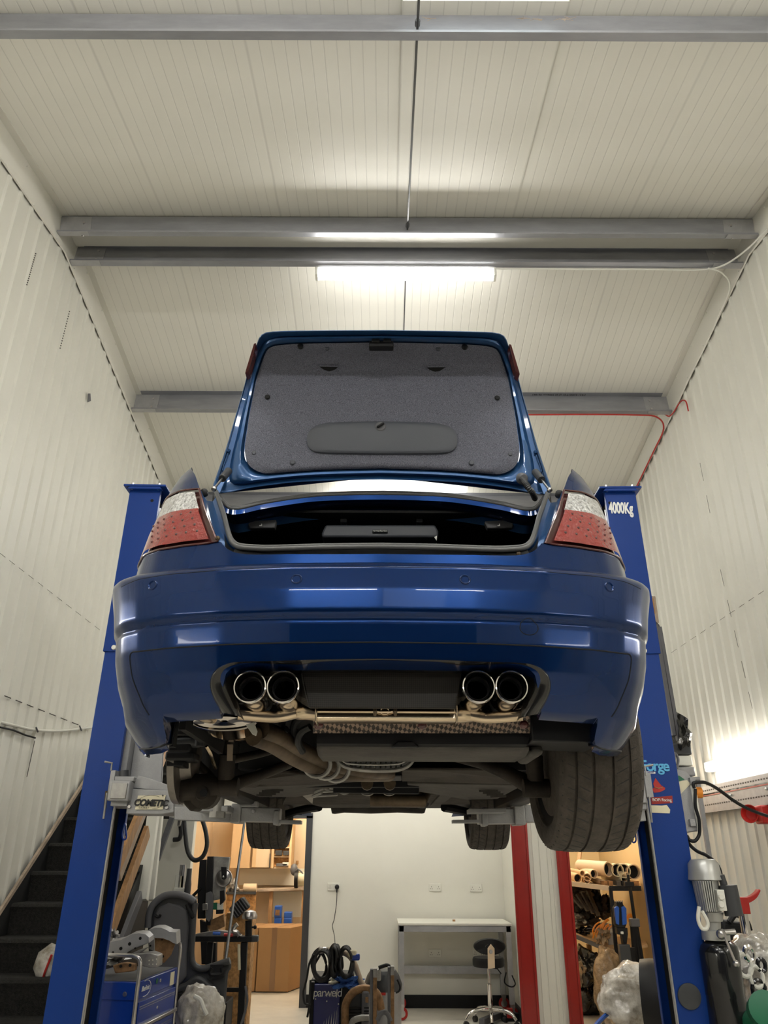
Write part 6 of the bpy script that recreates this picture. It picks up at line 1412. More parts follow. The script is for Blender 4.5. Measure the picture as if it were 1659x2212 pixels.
for k, (x0_, y0_, x1_, y1_, m_, l_) in enumerate(((1222, 568, 1282, 612, 'darkgrey', 'dark box on the middle bay shelf, left of two'), (1292, 572, 1345, 612, 'darkgrey', 'dark box on the middle bay shelf, right of two'), (1230, 685, 1330, 712, 'midgrey', 'grey flat box on the bottom bay shelf'), (1285, 675, 1340, 706, 'white', 'pale bottle lying on the bottom bay shelf'), (1225, 425, 1350, 452, 'osb', 'brown stack on the upper bay shelf'))):
    solo('shelf_box', rbox(x0_, y0_, x1_, y1_, 12.9, .06), m_, l_, 'box', 'small boxes in the open cabinet bay', bevel=.006)
o = thing('workbench', 'long plywood workbench along the back of the plywood room', 'workbench', rp(1150, 1160, 13.0)*V(1, 1, 0))
g = MB(); g.prism([rp(x, y, 12.7) for x, y in ((800, 930), (1060, 915), (1480, 905), (1480, 925), (1060, 940), (800, 955))], V(0, .7, 0)); part('worktop', g, 'woodgrey', o, bevel=.004)
part('backboard', rbox(900, 730, 1480, 880, 13.35, .03), 'plaster', o)
part('chipboard_end', rbox(780, 960, 1045, 1160, 12.6, .04), 'osb', o); part('top_edge', rbox(780, 940, 1045, 962, 12.56, .06), 'darkgrey', o)
for x0_ in (1160, 1455): part('leg', rbox(x0_, 935, x0_+30, 1300, 12.75, .06), 'wood', o)
part('under_panel', rbox(1200, 935, 1455, 1165, 13.2, .03), 'plaster', o)
o = thing('bench_grinder', 'cream bench grinder with a lamp arm on the workbench by the door', 'bench grinder', rp(1450, 880, 12.8))
g = MB(); p = rp(1470, 820, 12.8); g.cyl(p+V(-.12, 0, 0), p+V(.12, 0, 0), .09, seg=20); part('grinder_body', g, 'cream', o, smooth=40)
g = MB(); p = rp(1415, 825, 12.75); g.cyl(p+V(-.03, 0, 0), p+V(.02, 0, 0), .12, seg=20); part('grinding_wheel', g, 'black', o, smooth=40)
g = MB(); g.sphere(rp(1390, 740, 12.75), .07, 12, 8, (.8, .8, 1.2)); g.tube(spl([rp(1392, 720, 12.75), rp(1440, 745, 12.75), rp(1480, 790, 12.75)]), .012, 8); part('work_lamp', g, 'midgrey', o, smooth=True)
part('foot', rbox(1420, 862, 1500, 885, 12.75, .15), 'cream', o)
g = MB(); p = rp(1000, 905, 12.65); g.cyl(p+V(-.10, 0, 0), p+V(.09, 0, 0), .06, seg=16); solo('tape_roll', g, 'ply2', 'pale tape roll lying on the left end of the workbench', 'roll', smooth=40)
g = lump(rp(835, 885, 12.6), (.12, .1, .12), 33, .3, 3, 3); solo('bench_clutter', g, 'paleg', 'heap of small hardware on the left end of the workbench', 'hardware', kind='stuff', smooth=80)
for x0_, x1_, l_ in ((1213, 1275, 'blue tub with white print standing behind the boxes'), (1300, 1368, 'low blue bag behind the right cardboard box')):
    g = rbox(x0_, 1065 if x0_ < 1250 else 1120, x1_, 1175, 12.45, .15); g.bb((rp(x0_, 1170, 12.45)[0], 12.45, .02), (rp(x1_, 1170, 12.45)[0], 12.6, rp(x0_, 1172, 12.45)[2])); ob = solo('blue_tub', g, 'bluep', l_, 'tub', bevel=.01)
    if x0_ < 1250: part('print', rbox(1222, 1100, 1262, 1150, 12.44, .008), 'brownst', ob)
g = MB(); g.tube([rp(1420, 690, YA-.01), rp(1421, 660, YA-.01)], .02, 6); solo('knot', g, 'wood', 'round brown knot in the back plywood wall', 'knot')
def carton(fl, fr, br, ztop_y, Yf, Yb, lab, tape=None):
    a = P(fl, ztop_y, Yf); b = P(fr, ztop_y, Yf); zt = a[2]; dx = .235
    o = thing('cardboard_box', lab, 'cardboard box', ((a[0]+b[0])/2, Yf, 0), 'large cardboard boxes')
    g = MB(); g.prism([V(a[0], Yf, .01), V(b[0], Yf, .01), V(b[0]+dx, Yb, .01), V(a[0]+dx, Yb, .01)], V(0, 0, zt-.01)); part('carton', g, 'card', o, bevel=.004)
    m = (a+b)/2; g = MB(); g.bb((m[0]-.035+(.02 if tape else 0), Yf-.003, .02), (m[0]+.035, Yf, zt)); part('tape_strip', g, 'tape', o)
    g = MB(); g.prism([V(m[0]-.004, Yf, zt+.002), V(m[0]+.004, Yf, zt+.002), V(m[0]+dx+.004, Yb, zt+.002), V(m[0]+dx-.004, Yb, zt+.002)], V(0, 0, .001)); part('flap_gap', g, 'stain', o)
carton(560, 628, 651, 2004, 11.55, 12.3, 'large sealed cardboard box nearer the door frame, taped down the front')
carton(497, 557, 600, 2004, 11.55, 12.3, 'large cardboard box partly behind the black stand')

# ================================================================ CENTRE: welder, cleaner, steel uprights
YWd = 7.6
def wp(x, y, Y=YWd): return P(650+x/7.213, 2020+y/7.213, Y)
o = thing('welding_machine', 'navy parweld welding machine with coiled cables over its bar', 'welder', wp(400, 1385)*V(1, 1, 0))
a, b = wp(200, 800), wp(615, 830); zt = wp(200, 770)[2]
g = MB(); g.prism([V(a[0], YWd, .12), V(b[0], YWd, .12), V(b[0], YWd, zt), V(a[0], YWd, zt)], V(0, .6, 0)); cs = part('case', g, 'weld', o, bevel=.008)
g = MB(); g.bb((b[0], YWd-.01, .12), (b[0]+.09, YWd+.6, zt-.0)); part('side_panel', g, 'black', o, bevel=.02)
g = MB(); g.bb((a[0]-.03, YWd-.012, .12), (a[0]+.005, YWd+.6, zt+.02)); g.bb((a[0]-.03, YWd+.06, zt), (b[0]+.06, YWd+.6, zt+.03)); part('trim_frame', g, 'black', o, bevel=.01)
g = MB(); g.bb((a[0]-.06, YWd-.05, .06), (b[0]+.25, YWd+.75, .12)); part('trolley_base', g, 'darkgrey', o, bevel=.01)
for x_ in (a[0]+.02, b[0]+.1):
    for y_ in (YWd, YWd+.65): g = MB(); g.cyl((x_-.02, y_, .06), (x_+.02, y_, .06), .06, seg=16); part('wheel', g, 'rubber', o, smooth=40)
p = wp(415, 900, YWd-.01); text('maker_text', 'parweld', p, (1, 0, 0), (0, 0, 1), .088, 'text', o, shear=.1, w=.85)
text('maker_text', 'XTM 211 Di', wp(465, 940, YWd-.01), (1, 0, 0), (0, 0, 1), .020, 'text', o)
for k, (x0_, y0_) in enumerate(((360, 1330), (400, 1290), (440, 1250), (480, 1215), (520, 1180), (555, 1160))):
    g = MB(); g.prism([wp(x0_-30, 1500, YWd-.004), wp(x0_-12, 1500, YWd-.004), wp(x0_+4, y0_, YWd-.004)], V(0, .003, 0)); part('silver_flash', g, 'text', o)
g = MB(); g.bb(*sorted([tuple(wp(564, 1500, YWd-.004)), tuple(wp(572, 1120, YWd-.001))])); part('silver_flash', g, 'text', o)
for x_, y_ in ((228, 995), (403, 1030), (585, 1075), (553, 960)):
    g = MB(); g.sphere(wp(x_, y_, YWd), .006, 8, 5); part('screw', g, 'white', o)
g = MB(); g.tube(spl([wp(340, 240), wp(430, 235), wp(640, 265), wp(740, 310), wp(800, 380), wp(850, 480), wp(890, 600), wp(940, 740), wp(990, 810), wp(985, 900)]), .024, 10); part('hanger_bar', g, 'woodgrey', o, smooth=True)
rings = ((330, 460, 165, 265, 5), (520, 400, 80, 260, 5), (560, 380, 60, 230, 3), (700, 420, 120, 250, 4), (290, 480, 110, 215, 2))
cb = thing('cable_coil', 'black welding leads coiled and hung over the welder bar', 'cable coil', wp(450, 700, YWd-.05))
for x_, y_, rx, ry, n_ in rings:
    for k in range(n_):
        g = MB(); pts = [wp(x_+(rx-12*k)*math.cos(t)+6*math.sin(3*t+k), y_+(ry-14*k)*math.sin(t)*(1 if math.sin(t) > 0 else 1), YWd-.06-.02*k+.03*math.sin(2*t)) for t in np.linspace(0, 6.283, 26)[:-1]]
        g.tube(pts, .0095, 8, closed=True); part('loop', g, 'rubber', cb, smooth=True)
for pts in (((200, 300), (130, 450), (95, 650), (60, 800), (35, 900), (60, 1060), (150, 1080)), ((290, 200), (300, 300), (220, 450), (210, 560), (280, 640)), ((640, 340), (650, 500), (600, 600), (700, 640)), ((150, 700), (140, 900), (130, 1100), (100, 1280))):
    g = MB(); g.tube(spl([wp(x_, y_, YWd-.09) for x_, y_ in pts]), .009, 8); part('loose_end', g, 'rubber', cb, smooth=True)
for x_, y_, m_, nm in ((345, 235, 'steel', 'earth_clamp'), (800, 280, 'cream', 'yellow_plug'), (850, 340, 'trolley', 'blue_plug')):
    g = MB(); g.box(wp(x_, y_, YWd-.1), (.075, .05, .05)); part(nm, g, m_, cb, bevel=.012)
g = MB(); g.tube([wp(290, 180, YWd-.1), wp(310, 250, YWd-.1), wp(330, 300, YWd-.1)], .010, 8); part('clamp_arm', g, 'steel', cb)
g = MB(); g.px(650+570/7.213, 2020+600/7.213, 650+820/7.213, 2020+720/7.213, YWd+.05, .25); ob = solo('wire_feeder_box', g, 'black', 'small black box on top of the welder under the coiled leads', 'box', bevel=.012)
g = lump(wp(720, 750, YWd+.0), (.155, .12, .065), 5, .35, 4, 3); solo('blue_rag', g, 'rag', 'crumpled blue paper rag on the welder top', 'rag', smooth=80)
g = MB(); g.lathe(wp(505, 770, YWd+.05), (0, 0, 1), [(.05, -.03), (.045, .02), (.02, .03), (.02, .05), (0, .05)], 10); solo('brass_regulator', g, 'cream', 'small brass fitting on the welder top beside the rag', 'fitting', smooth=30)
YT = 7.0
o = thing('pipe_trolley', 'brown tubular hoop trolley in front of the vacuum cleaner', 'trolley', wp(870, 1400, YT)*V(1, 1, 0))
g = MB(); g.tube(spl([wp(690, 1700, YT), wp(690, 1300, YT), wp(700, 1080, YT), (wp(780, 930, YT)), wp(900, 850, YT), wp(1040, 840, YT), wp(1160, 890, YT), wp(1220, 1000, YT), wp(1250, 1160, YT)]), .030, 12); part('hoop', g, 'brownst', o, smooth=True)
g = MB(); g.tube(spl([wp(780, 1400, YT-.1), wp(820, 1330, YT-.1), wp(940, 1290, YT-.1), wp(1060, 1290, YT-.1)]), .022, 10); part('front_hoop', g, 'alu', o, smooth=True)
g = MB(); g.bb(wp(650, 1500, YT)*V(1, 1, 0)+V(0, -.05, .02), wp(1260, 1500, YT)*V(1, 1, 0)+V(0, .45, .10)); part('tray', g, 'darkgrey', o, bevel=.01)
g = MB(); g.px(650+730/7.213, 2020+900/7.213, 650+960/7.213, 2230, YT+.1, .3); ob = solo('black_compressor', g, 'darkgrey', 'black ribbed machine inside the brown tube hoop', 'machine', bevel=.02)
for k in range(6): g = MB(); g.px(650+735/7.213, 2175+k*7, 650+950/7.213, 2178+k*7, YT+.08, .03); part('rib', g, 'rubber', ob)
g = MB(); g.px(650+945/7.213, 2020+880/7.213, 650+1065/7.213, 2225, YT-.05, .25); ob = solo('battery_charger', g, 'midgrey', 'dark grey charger box between the hoop and the steel uprights', 'charger', bevel=.015)
for k in range(5): g = MB(); g.px(650+985/7.213, 2176+k*7, 650+1058/7.213, 2179+k*7, YT-.06, .02); part('rib', g, 'black', ob)
g = MB(); g.px(650+1005/7.213, 2154, 650+1050/7.213, 2166, YT-.06, .02); part('terminal_label', g, 'brownst', ob)
for x0_, x1_, lab in ((1072, 1182, 'rusty steel channel standing upright, the one nearer the welder'), (1350, 1455, 'rusty steel channel standing upright beside the table caster')):
    y0_ = 535 if x0_ < 1200 else 500; Yu = 6.6
    p = wp(x0_, 1200, Yu); q = wp(x1_, 1200, Yu); zt = wp(x0_, y0_, Yu)[2]
    o = thing('steel_channel', lab, 'steel channel', ((p[0]+q[0])/2, Yu, 0), 'steel channels')
    g = MB(); g.bb((p[0], Yu, 0), (p[0]+(q[0]-p[0])*.42, Yu+.06, zt)); part('flange_plate', g, 'midgrey', o, bevel=.003)
    g = MB(); g.bb((p[0]+(q[0]-p[0])*.46, Yu-.01, 0), (q[0], Yu+.05, zt+.003)); part('web_plate', g, 'brownst', o, bevel=.003)
    g = MB(); g.bb((p[0]+(q[0]-p[0])*.46, Yu-.013, zt-.05), (q[0], Yu+.052, zt+.006)); part('bare_end', g, 'paleg', o)
    g = MB(); g.bb((p[0]-.03, Yu-.1, 0), (q[0]+.03, Yu+.16, .02)); part('foot_plate', g, 'brownst', o)
YVc = 8.2
o = thing('vacuum_cleaner', 'grey wet and dry vacuum cleaner behind the steel channels', 'vacuum cleaner', wp(1280, 1400, YVc)*V(1, 1, 0))
c = wp(1280, 1100, YVc+.2); zz = lambda y_: wp(1280, y_, YVc+.2)[2]; R = .17
g = MB(); g.lathe(c*V(1, 1, 0), (0, 0, 1), [(.0, .08), (R*.95, .08), (R, .12), (R, zz(850)), (0, zz(850))], 28); part('drum', g, 'liftgrey', o, smooth=40)
g = MB(); g.lathe(c*V(1, 1, 0), (0, 0, 1), [(R+.004, zz(850)), (R+.01, zz(760)), (R-.02, zz(620)), (R-.05, zz(540)), (0, zz(520))], 28); part('motor_head', g, 'darkgrey', o, smooth=40)
g = MB(); g.bb(*sorted([tuple(wp(1105, 720, YVc)), tuple(wp(1250, 510, YVc+.1))])); part('switch_box', g, 'alu', o, bevel=.015)
g = MB(); g.tube(spl([wp(1210, 510, YVc), wp(1290, 480, YVc), wp(1340, 470, YVc), wp(1380, 490, YVc), wp(1390, 560, YVc)]), .016, 8); part('carry_handle', g, 'black', o, smooth=True)
g = MB(); g.bb(*sorted([tuple(wp(1245, 940, YVc)), tuple(wp(1320, 895, YVc+.02))])); part('red_label', g, 'redp', o)
g = MB(); g.lathe(c*V(1, 1, 0), (0, 0, 1), [(0, .0), (R+.05, .0), (R+.05, .09), (R*.9, .10), (0, .1)], 24); part('base_ring', g, 'bluep', o, smooth=40)
g = MB(); g.tube(spl([wp(1500, 690, YVc), wp(1545, 800, YVc), wp(1530, 870, YVc), wp(1480, 900, YVc)]), .008, 8); part('power_lead', g, 'black', o)
cable('grey_hose', [wp(1190, 1330, 6.5), wp(1230, 1250, 6.5), wp(1290, 1200, 6.5), wp(1350, 1230, 6.5), wp(1400, 1340, 6.5)], .016, 'midgrey', 'grey hose arching between the two steel channels', 'hose')

# ================================================================ WHITE TABLE and STOOL
def tp_(x, y, Y): return P(620+x/3.1904, 1740+y/3.1904, Y)
Yf, Yk = 9.72, YW-.06
o = thing('work_table', 'white topped steel frame table on red-wheeled casters against the back wall', 'table', tp_(1150, 1400, 10)*V(1, 1, 0))
xl, xr = tp_(772, 830, Yf)[0], tp_(1545, 830, Yf)[0]; zt = tp_(1150, 820, Yf)[2]
g = MB(); g.bb((xl-.01, Yf-.01, zt-.012), (xr+.01, Yk, zt+.012)); part('table_top', g, 'plaster', o, bevel=.003)
g = MB(); g.bb((xl, Yf, zt-.075), (xr, Yf+.04, zt-.014)); part('front_rail', g, 'galv2', o, bevel=.003)
zr = tp_(1150, 1130, Yk)[2]
g = MB(); g.bb((xl, Yk-.05, zr-.04), (xr, Yk, zr+.04)); part('rear_rail', g, 'galv2', o, bevel=.003)
for x_ in (xl, xr-.06):
    for y_ in (Yf, Yk-.06):
        g = MB(); g.bb((x_, y_, .15), (x_+.055, y_+.055, zt-.012)); part('leg', g, 'galv2', o, bevel=.003)
        g = MB(); g.bb((x_+.003, y_-.002, .15), (x_+.012, y_, zt-.08)); cst = None
        c = V(x_+.03, y_+.03, .062)
        g = MB(); g.lathe(c+V(0, -.016, 0), (0, 1, 0), [(.036, 0), (.058, .002), (.062, .008), (.062, .026), (.058, .032), (.036, .034)], 24, closed=True); w_ = part('caster', g, 'redp', o, 'red caster wheel', smooth=40)
        g = MB(); g.lathe(c+V(0, -.018, 0), (0, 1, 0), [(0, 0), (.036, .002), (.036, .036), (0, .038)], 20); g.box(c+V(0, 0, .075), (.05, .05, .025)); g.box(c+V(0, -.024, .04), (.04, .004, .08)); part('caster_fork', g, 'steel', w_)
g = MB(); c = tp_(1150, 797, 10.0); c[2] = zt+.02; g.box(c, (.03, .03, .02)); solo('wood_chip', g, 'wood', 'tiny wood chip lying on the white table top', 'wood chip')
YSt = 9.45
o = thing('workshop_stool', 'black padded swivel stool with backrest and chrome star base', 'stool', tp_(1395, 1400, YSt)*V(1, 1, 0))
cs = tp_(1388, 1080, YSt); R = (tp_(1498, 1080, YSt)[0]-tp_(1280, 1080, YSt)[0])/2
zs0, zs1 = tp_(1388, 1110, YSt)[2], tp_(1388, 1045, YSt)[2]
g = MB(); g.lathe(cs*V(1, 1, 0), (0, 0, 1), [(0, zs0), (R*.93, zs0), (R, zs0+.02), (R, zs1-.02), (R*.94, zs1), (0, zs1+.004)], 32); part('seat', g, 'black', o, smooth=50)
cb_ = tp_(1398, 972, YSt-.16); rx = (tp_(1508, 972, YSt-.16)[0]-tp_(1287, 972, YSt-.16)[0])/2; rz = (tp_(1398, 914, YSt-.16)[2]-tp_(1398, 1030, YSt-.16)[2])/2
g = MB(); g.grid([[cb_+V(rx*k*math.cos(t), dy+.03*abs(math.cos(t))**2*k, rz*k*math.sin(t)) for t in np.linspace(0, 6.283, 33)[:-1]] for k, dy in ((.3, -.03), (.9, -.028), (1, -.01), (1, .015), (.9, .03), (.3, .03))], cu=True); g.add([cb_+V(rx*.3*math.cos(t), -.03, rz*.3*math.sin(t)) for t in np.linspace(0, 6.283, 33)[:-1]], [tuple(range(32))]); part('backrest', g, 'black', o, smooth=50)
g = MB(); g.prism([tp_(x_, y_, YSt-.21) for x_, y_ in ((1383, 985), (1405, 955), (1430, 985), (1433, 1120), (1385, 1128))], V(0, .012, 0)); bs = part('backrest_bracket', g, 'ply2', o, 'pale worn bracket plate', bevel=.002)
g = MB(); g.lathe(tp_(1405, 1008, YSt-.215), (0, -1, 0), [(.02, 0), (.018, .006), (0, .008)], 10); part('bracket_bolt', g, 'steel', bs)
g = MB(); p = cs*V(1, 1, 0); g.lathe(p, (0, 0, 1), [(.016, .10), (.026, .12), (.026, zs0-.16), (.016, zs0-.155), (.016, zs0), (0, zs0)], 16); part('gas_column', g, 'chrome', o, smooth=40)
g = MB(); g.tube([tp_(1400, 1118, YSt), tp_(1450, 1125, YSt-.05), tp_(1476, 1160, YSt-.08)], .006, 6); part('height_lever', g, 'black', o)
for k in range(5):
    t = math.radians(-95+72*k); d = V(math.cos(t), math.sin(t), 0); e = p+d*.27
    g = MB(); g.tube(spl([p+V(0, 0, .15), p+d*.12+V(0, 0, .150), p+d*.22+V(0, 0, .125), e+V(0, 0, .07)]), [.022]*6+[.019]*6+[.016]*7, 10); lg = part('base_leg', g, 'chrome', o, smooth=True)
    g = MB(); n_ = V(-d[1], d[0], 0); g.cyl(e-n_*.018+V(0, 0, .028), e+n_*.018+V(0, 0, .028), .028, seg=16); part('caster', g, 'rubber', lg, smooth=40)
cable('black_lead', [tp_(1550, 1170, 9.6), tp_(1573, 1230, 9.6), tp_(1545, 1250, 9.6), tp_(1500, 1220, 9.6), tp_(1510, 1150, 9.6)], .007, 'black', 'thin dark lead looped on the table leg beside the red column', 'lead')
g = MB(); a = tp_(1350, 1480, 9.3)*V(1, 1, 0)+V(0, 0, .06); b = tp_(1560, 1420, 9.3)*V(1, 1, 0)+V(0, .1, .06); 
p1 = PZ(1040, 2208, .05); p2 = PZ(1085, 2190, .05); g.beam(p1, p2, .06, .06); ob = solo('jack_base', g, 'midgrey', 'grey steel foot and block on the floor beneath the stool', 'jack', bevel=.006)
g = MB(); p = PZ(1105, 2196, .04); g.box(p, (.22, .10, .08)); part('foot_block', g, 'black', ob, bevel=.01)
g = MB(); p = PZ(1101, 2188, .10); g.box(p, (.06, .05, .09)); part('red_tab', g, 'redp', ob, bevel=.006)

# ================================================================ STORE behind the right post
def sp_(x, y, Y): return P(1180+x/5.1208, 1780+y/5.1208, Y)
Ys = 10.4
o = thing('storage_rack', 'timber shelf rack in the store with tubes above and dark car parts below', 'rack', sp_(700, 2000, Ys)*V(1, 1, 0))
zu_ = sp_(700, 700, 10.0)[2]; xl_, xr_ = sp_(235, 650, 10.0)[0], XR-.05
g = MB(); g.prism([sp_(225, 640, 10.0), sp_(700, 705, 9.7), sp_(1050, 705, 9.7), sp_(1050, 640, 10.6), sp_(700, 620, 11.2), sp_(230, 600, 11.2)], V(0, 0, -.02)); part('upper_shelf', g, 'ply', o, bevel=.003)
g = MB(); g.beam(sp_(236, 655, 10.0), sp_(700, 712, 9.7), .03, .05); part('shelf_edge', g, 'ply2', o)
g = MB(); g.beam(sp_(700, 712, 9.68), sp_(1046, 712, 9.68), .03, .05); part('steel_edge', g, 'black', o)
g = MB(); g.beam(sp_(710, 700, 9.65), V(sp_(795, 1700, 9.65)[0], 9.65, 0.0), .035, .035); part('upright', g, 'black', o)
g = MB(); g.prism([sp_(300, 1210, 10.2), sp_(740, 1400, 9.7), sp_(1120, 1330, 9.75), sp_(1100, 1290, 10.6), sp_(640, 1240, 11), sp_(300, 1170, 11)], V(0, 0, -.03)); part('lower_shelf', g, 'ply', o, bevel=.003)
g = MB(); g.beam(sp_(300, 1232, 10.2), sp_(740, 1420, 9.7), .025, .04); part('shelf_edge', g, 'midgrey', o)
for x_, y_ in ((470, 1330), (430, 690)):
    g = MB(); g.beam(sp_(x_, y_, 10.6), sp_(x_+30, y_+330, 10.6), .05, .05); part('timber_upright', g, 'wood', o)
g = MB(); g.beam(sp_(378, 270, 10.6), sp_(345, 540, 10.4), .04, .03); solo('leaning_lath', g, 'wood', 'thin timber lath rising above the tube shelf', 'lath')
Lt = 'tubes and bars on the top shelf of the store'
tl = [((370, 475), (690, 500), .085, 'ply2', 'fat pale cardboard tube with a dark open end on the top shelf'), ((480, 510), (900, 560), .03, 'ply2', 'long slim tan tube lying across the shelf over the others'), ((700, 505), (790, 510), .075, 'cream', 'leftmost of three short fat cream tubes at the back'), ((790, 512), (860, 518), .08, 'cream', 'middle of three short fat cream tubes at the back'), ((850, 515), (970, 530), .085, 'ply2', 'short fat tube nearest the store wall, open end showing'),
      ((370, 530), (530, 552), .05, 'ply2', 'short steel tube with open end under the fat tube'), ((470, 500), (455, 590), .045, 'ply2', 'stubby tube standing upright on the shelf'), ((640, 560), (870, 600), .055, 'cream', 'pale grey tube in the middle of the shelf front'), ((240, 510), (400, 545), .03, 'ply', 'tan bar at the far end of the shelf'), ((470, 600), (640, 650), .03, 'ply2', 'square bar lying at the front of the shelf'), ((370, 580), (450, 620), .04, 'ply', 'short block of timber at the shelf front'), ((250, 560), (350, 600), .05, 'ply', 'timber block at the far end of the shelf')]
for (a_, b_, r_, m_, l_) in tl:
    Ya, Yb = 10.5, 10.1; g = MB(); p, q = sp_(*a_, Ya), sp_(*b_, Yb); d = (q-p)/np.linalg.norm(q-p); g.lathe(p, q-p, [(0, 0), (r_, 0), (r_, np.linalg.norm(q-p)), (r_*.85, np.linalg.norm(q-p)), (r_*.85, np.linalg.norm(q-p)-.08), (0, np.linalg.norm(q-p)-.08)], 18)
    ob = solo('storage_tube', g, m_, l_, 'tube', Lt, smooth=40)
    if r_ > .045: g = MB(); g.cyl(q-d*.075, q-d*.07, r_*.84, seg=18); part('dark_bore', g, 'blackmatt', ob)
for k, (x0_, x1_) in enumerate(((640, 680), (690, 740), (780, 830), (840, 890), (900, 1030))):
    g = MB(); a_, b_ = sp_(x0_, 630, 9.95), sp_(x1_, 685, 9.95); g.bb((a_[0], 9.95, b_[2]), (b_[0], 10.5, a_[2])); ob = solo('box_section', g, ['brownst', 'brownst', 'darkgrey', 'black', 'brownst'][k], ['red-brown channel end at the shelf front, first of the row', 'red-brown channel end at the shelf front, second of the row', 'dark square tube end at the shelf front, third of the row', 'black square tube end at the shelf front, fourth of the row', 'wide red-brown offcut at the wall end of the shelf front'][k], 'metal section', 'metal sections at the shelf front')
for k, (x_, y_, sx, sy, m_, l_) in enumerate(((330, 740, .22, .12, 'parts', 'brown moulded part at the top of the dark heap'), (330, 850, .20, .16, 'parts', 'brown curved part lying in the heap on the rack'), (540, 850, .16, .18, 'black', 'black rounded cover in the heap on the rack'), (600, 940, .15, .15, 'parts', 'dark pointed shell in the heap on the rack'), (430, 930, .2, .16, 'black', 'black moulding in the middle of the heap'), (350, 1060, .16, .10, 'alu', 'round alloy part low in the heap on the rack'), (470, 1090, .2, .10, 'parts', 'flattened dark part at the foot of the heap'), (690, 900, .09, .16, 'black', 'narrow black fin beside the rack upright'), (400, 1180, .16, .06, 'bag', 'crumpled black bag on the edge of the lower shelf'))):
    g = lump(sp_(x_, y_, 10.6), (sx*.95, .2, sy), 60+k, .28, 4, 2.2); solo('car_part', g, m_, l_, 'car part', 'dark car parts on the middle shelf', smooth=80)
for k in range(4):
    g = MB(); g.beam(sp_(280+60*k, 800-20*k, 10.2), sp_(400+60*k, 930+30*k, 10.1), .05, .02); solo('bracket_strip', g, 'parts', ['bent brown strip highest in the parts heap', 'bent brown strip second from the top of the parts heap', 'bent brown strip third from the top of the parts heap', 'bent brown strip lowest in the parts heap'][k], 'bracket', 'bent strips in the parts heap')
g = MB(); a_, b_ = sp_(665, 1110, 9.9), sp_(760, 1345, 9.9); g.bb((a_[0], 9.9, b_[2]), (b_[0], 10.2, a_[2])); ob = solo('plastic_bin', g, 'galv2', 'grey plastic bin with orange cable spilling over it', 'bin', bevel=.012)
g = MB(); a_, b_ = sp_(685, 1160, 9.89), sp_(740, 1200, 9.89); g.bb((a_[0], 9.888, b_[2]), (b_[0], 9.9, a_[2])); part('bin_label', g, 'white', ob)
rnd = random.Random(5); cc3 = thing('orange_cable', 'tangle of orange cable over the grey bin on the rack', 'cable', sp_(640, 1080, 9.85))
for k in range(9):
    x_, y_ = rnd.uniform(580, 760), rnd.uniform(1050, 1130); g = MB(); g.tube(spl([sp_(x_, y_, 9.85), sp_(x_-40, y_+30, 9.84), sp_(x_-70, y_+90, 9.84), sp_(x_-90+rnd.uniform(-10, 30), y_+150, 9.85)]), .009, 6); part('strand', g, 'orange', cc3, smooth=True)
for k in range(4):
    g = MB(); g.tube([sp_(925+28*math.cos(t)+3*k, 1030+34*math.sin(t)+8*k, 9.8) for t in np.linspace(0, 6.28, 14)[:-1]], .010, 6, closed=True); part('strand', g, 'orange', cc3, smooth=True)
g = lump(sp_(620, 1230, 9.85), (.10, .1, .12), 71, .35, 4, 3); solo('plastic_bag_parts', g, 'wfilm2', 'small clear bag of hardware under the orange cable', 'bag', smooth=80)
for k, (x_, y_, sx, sz, m_, l_) in enumerate(((480, 1600, .24, .30, 'bag', 'shiny black bag behind the lower shelf legs'), (470, 1830, .30, .34, 'bag', 'shiny black bin bag resting on the store floor'), (370, 1650, .10, .30, 'wfilm2', 'crumpled glittering film at the red column edge'))):
    g = lump(sp_(x_, y_, 10.2), (sx*.9, .3, sz*.8), 80+k, .2, 5, 2.2); solo('bin_bag' if m_ == 'bag' else 'film_scrap', g, m_, l_, 'bag', smooth=80)
g = MB(); a_ = sp_(350, 1980, 10.1); b_ = sp_(630, 1980, 10.1); g.bb((a_[0], 10.1, 0), (b_[0], 10.6, .1)); solo('floor_tray', g, 'black', 'low black tray under the bin bag on the store floor', 'tray', bevel=.01)
o = thing('black_stand', 'tall black stand with two bright blue side panels in the store', 'stand', sp_(860, 1900, 9.2)*V(1, 1, 0))
Yst = 9.2
def spoly(pts, m, nm, par, d=0, th=.06, lab=None): g = MB(); g.prism([sp_(x_, y_, Yst+d) for x_, y_ in pts], V(0, th, 0)); return part(nm, g, m, par, lab, bevel=.005)
spoly([(778, 860), (845, 860), (850, 890), (882, 930), (888, 1120), (870, 1150), (790, 1150), (765, 1110), (757, 930), (778, 895)], 'black', 'head', o, 0, .10)
spoly([(757, 930), (785, 905), (808, 925), (808, 1120), (775, 1105)], 'bluep', 'blue_panel', o, -.02, .04, 'bright blue side panel'); spoly([(832, 920), (862, 905), (888, 935), (893, 1110), (845, 1120)], 'bluep', 'blue_panel', o, -.02, .04, 'bright blue side panel')
spoly([(780, 1150), (900, 1150), (905, 1220), (890, 1340), (860, 1340), (840, 1230), (790, 1220)], 'black', 'neck', o, 0, .1); spoly([(822, 1190), (856, 1190), (858, 1220), (824, 1218)], 'white', 'label_plate', o, -.01, .01)
g = MB(); a_ = sp_(855, 1330, Yst); g.beam(a_, V(sp_(905, 1720, Yst)[0], Yst, .03), .11, .08); part('column', g, 'darkgrey', o, bevel=.006)
spoly([(900, 1370), (985, 1365), (1000, 1700), (960, 1700), (940, 1500), (920, 1700), (890, 1700)], 'black', 'rear_plate', o, .05, .04)
g = MB(); g.box(V(sp_(900, 1700, Yst)[0], Yst+.05, .02), (.5, .4, .04)); part('foot', g, 'darkgrey', o, bevel=.006)
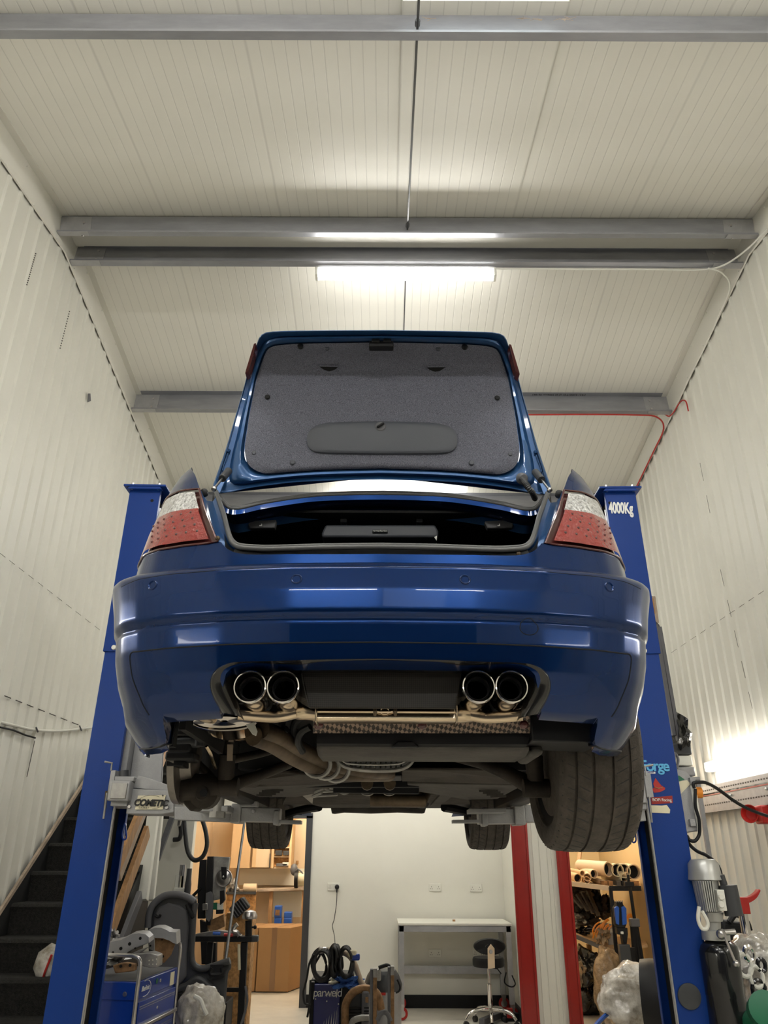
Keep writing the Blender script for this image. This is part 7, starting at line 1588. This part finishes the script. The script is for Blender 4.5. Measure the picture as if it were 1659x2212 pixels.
for x_ in (778, 800, 822, 842): g = MB(); g.tube([sp_(x_, 865, Yst-.01), sp_(x_, 845, Yst-.01)], .006, 6); part('pin', g, 'steel', o)
o = thing('tripod', 'folded black tripod leaning beside the blue-panelled stand', 'tripod', sp_(1040, 1700, 9.35)*V(1, 1, 0))
Yt = 9.35
g = MB(); g.tube([sp_(925, 690, Yt), sp_(975, 1050, Yt)], .018, 10); part('centre_column', g, 'black', o, smooth=40)
g = MB(); g.box(sp_(915, 665, Yt), (.10, .06, .05)); g.tube([sp_(905, 560, Yt), sp_(912, 650, Yt)], .016, 8); part('tripod_head', g, 'black', o, bevel=.006)
g = MB(); g.box(sp_(975, 1090, Yt), (.10, .08, .08)); part('collar', g, 'midgrey', o, bevel=.01)
for dx, x1_, x2_ in ((0, 1000, 1030), (25, 1035, 1060), (50, 1065, 1085), (-20, 975, 1005)):
    g = MB(); g.tube([sp_(960+dx*.6, 1100, Yt), sp_(x1_, 1520, Yt), V(sp_(x2_, 1700, Yt)[0], Yt, .02)], [.024, .018, .012], 10); part('tripod_leg', g, 'black', o, smooth=40)
g = lump(sp_(700, 1780, 9.6), (.18, .2, .42), 91, .08, 5, 2.6); solo('film_sack', g, 'wfilm2', 'tall brown sack wrapped in film, behind the pale wrapped bundle', 'sack', smooth=80)
g = lump(sp_(960, 1900, 8.2), (.34, .3, .30), 92, .08, 5, 2.4); solo('film_bundle', g, 'wfilm', 'pale film-wrapped bundle beside the right lift post', 'bundle', smooth=80)
g = lump(sp_(850, 2110, 8.6), (.22, .2, .16), 93, .10, 5, 2.6); solo('film_bundle', g, 'wfilm2', 'smaller brown film-wrapped lump low in front of the pale bundle', 'bundle', smooth=80)
g = MB(); c = sp_(1195, 1950, 7.6); g.lathe(c, (1, -.4, 0), [(.17, -.08), (.30, -.08), (.31, 0), (.30, .08), (.17, .08)], 32, closed=True); solo('spare_tyre', g, 'black', 'black tyre edge showing beside the right post foot', 'tyre', smooth=40)
g = MB(); g.tube([sp_(745, 2050, 8.3), sp_(640, 2130, 8.1), sp_(560, 2210, 7.9), sp_(500, 2290, 7.7)], .018, 8); solo('blue_hose', g, 'bluep', 'straight bright blue hose crossing the store floor', 'hose', smooth=40)
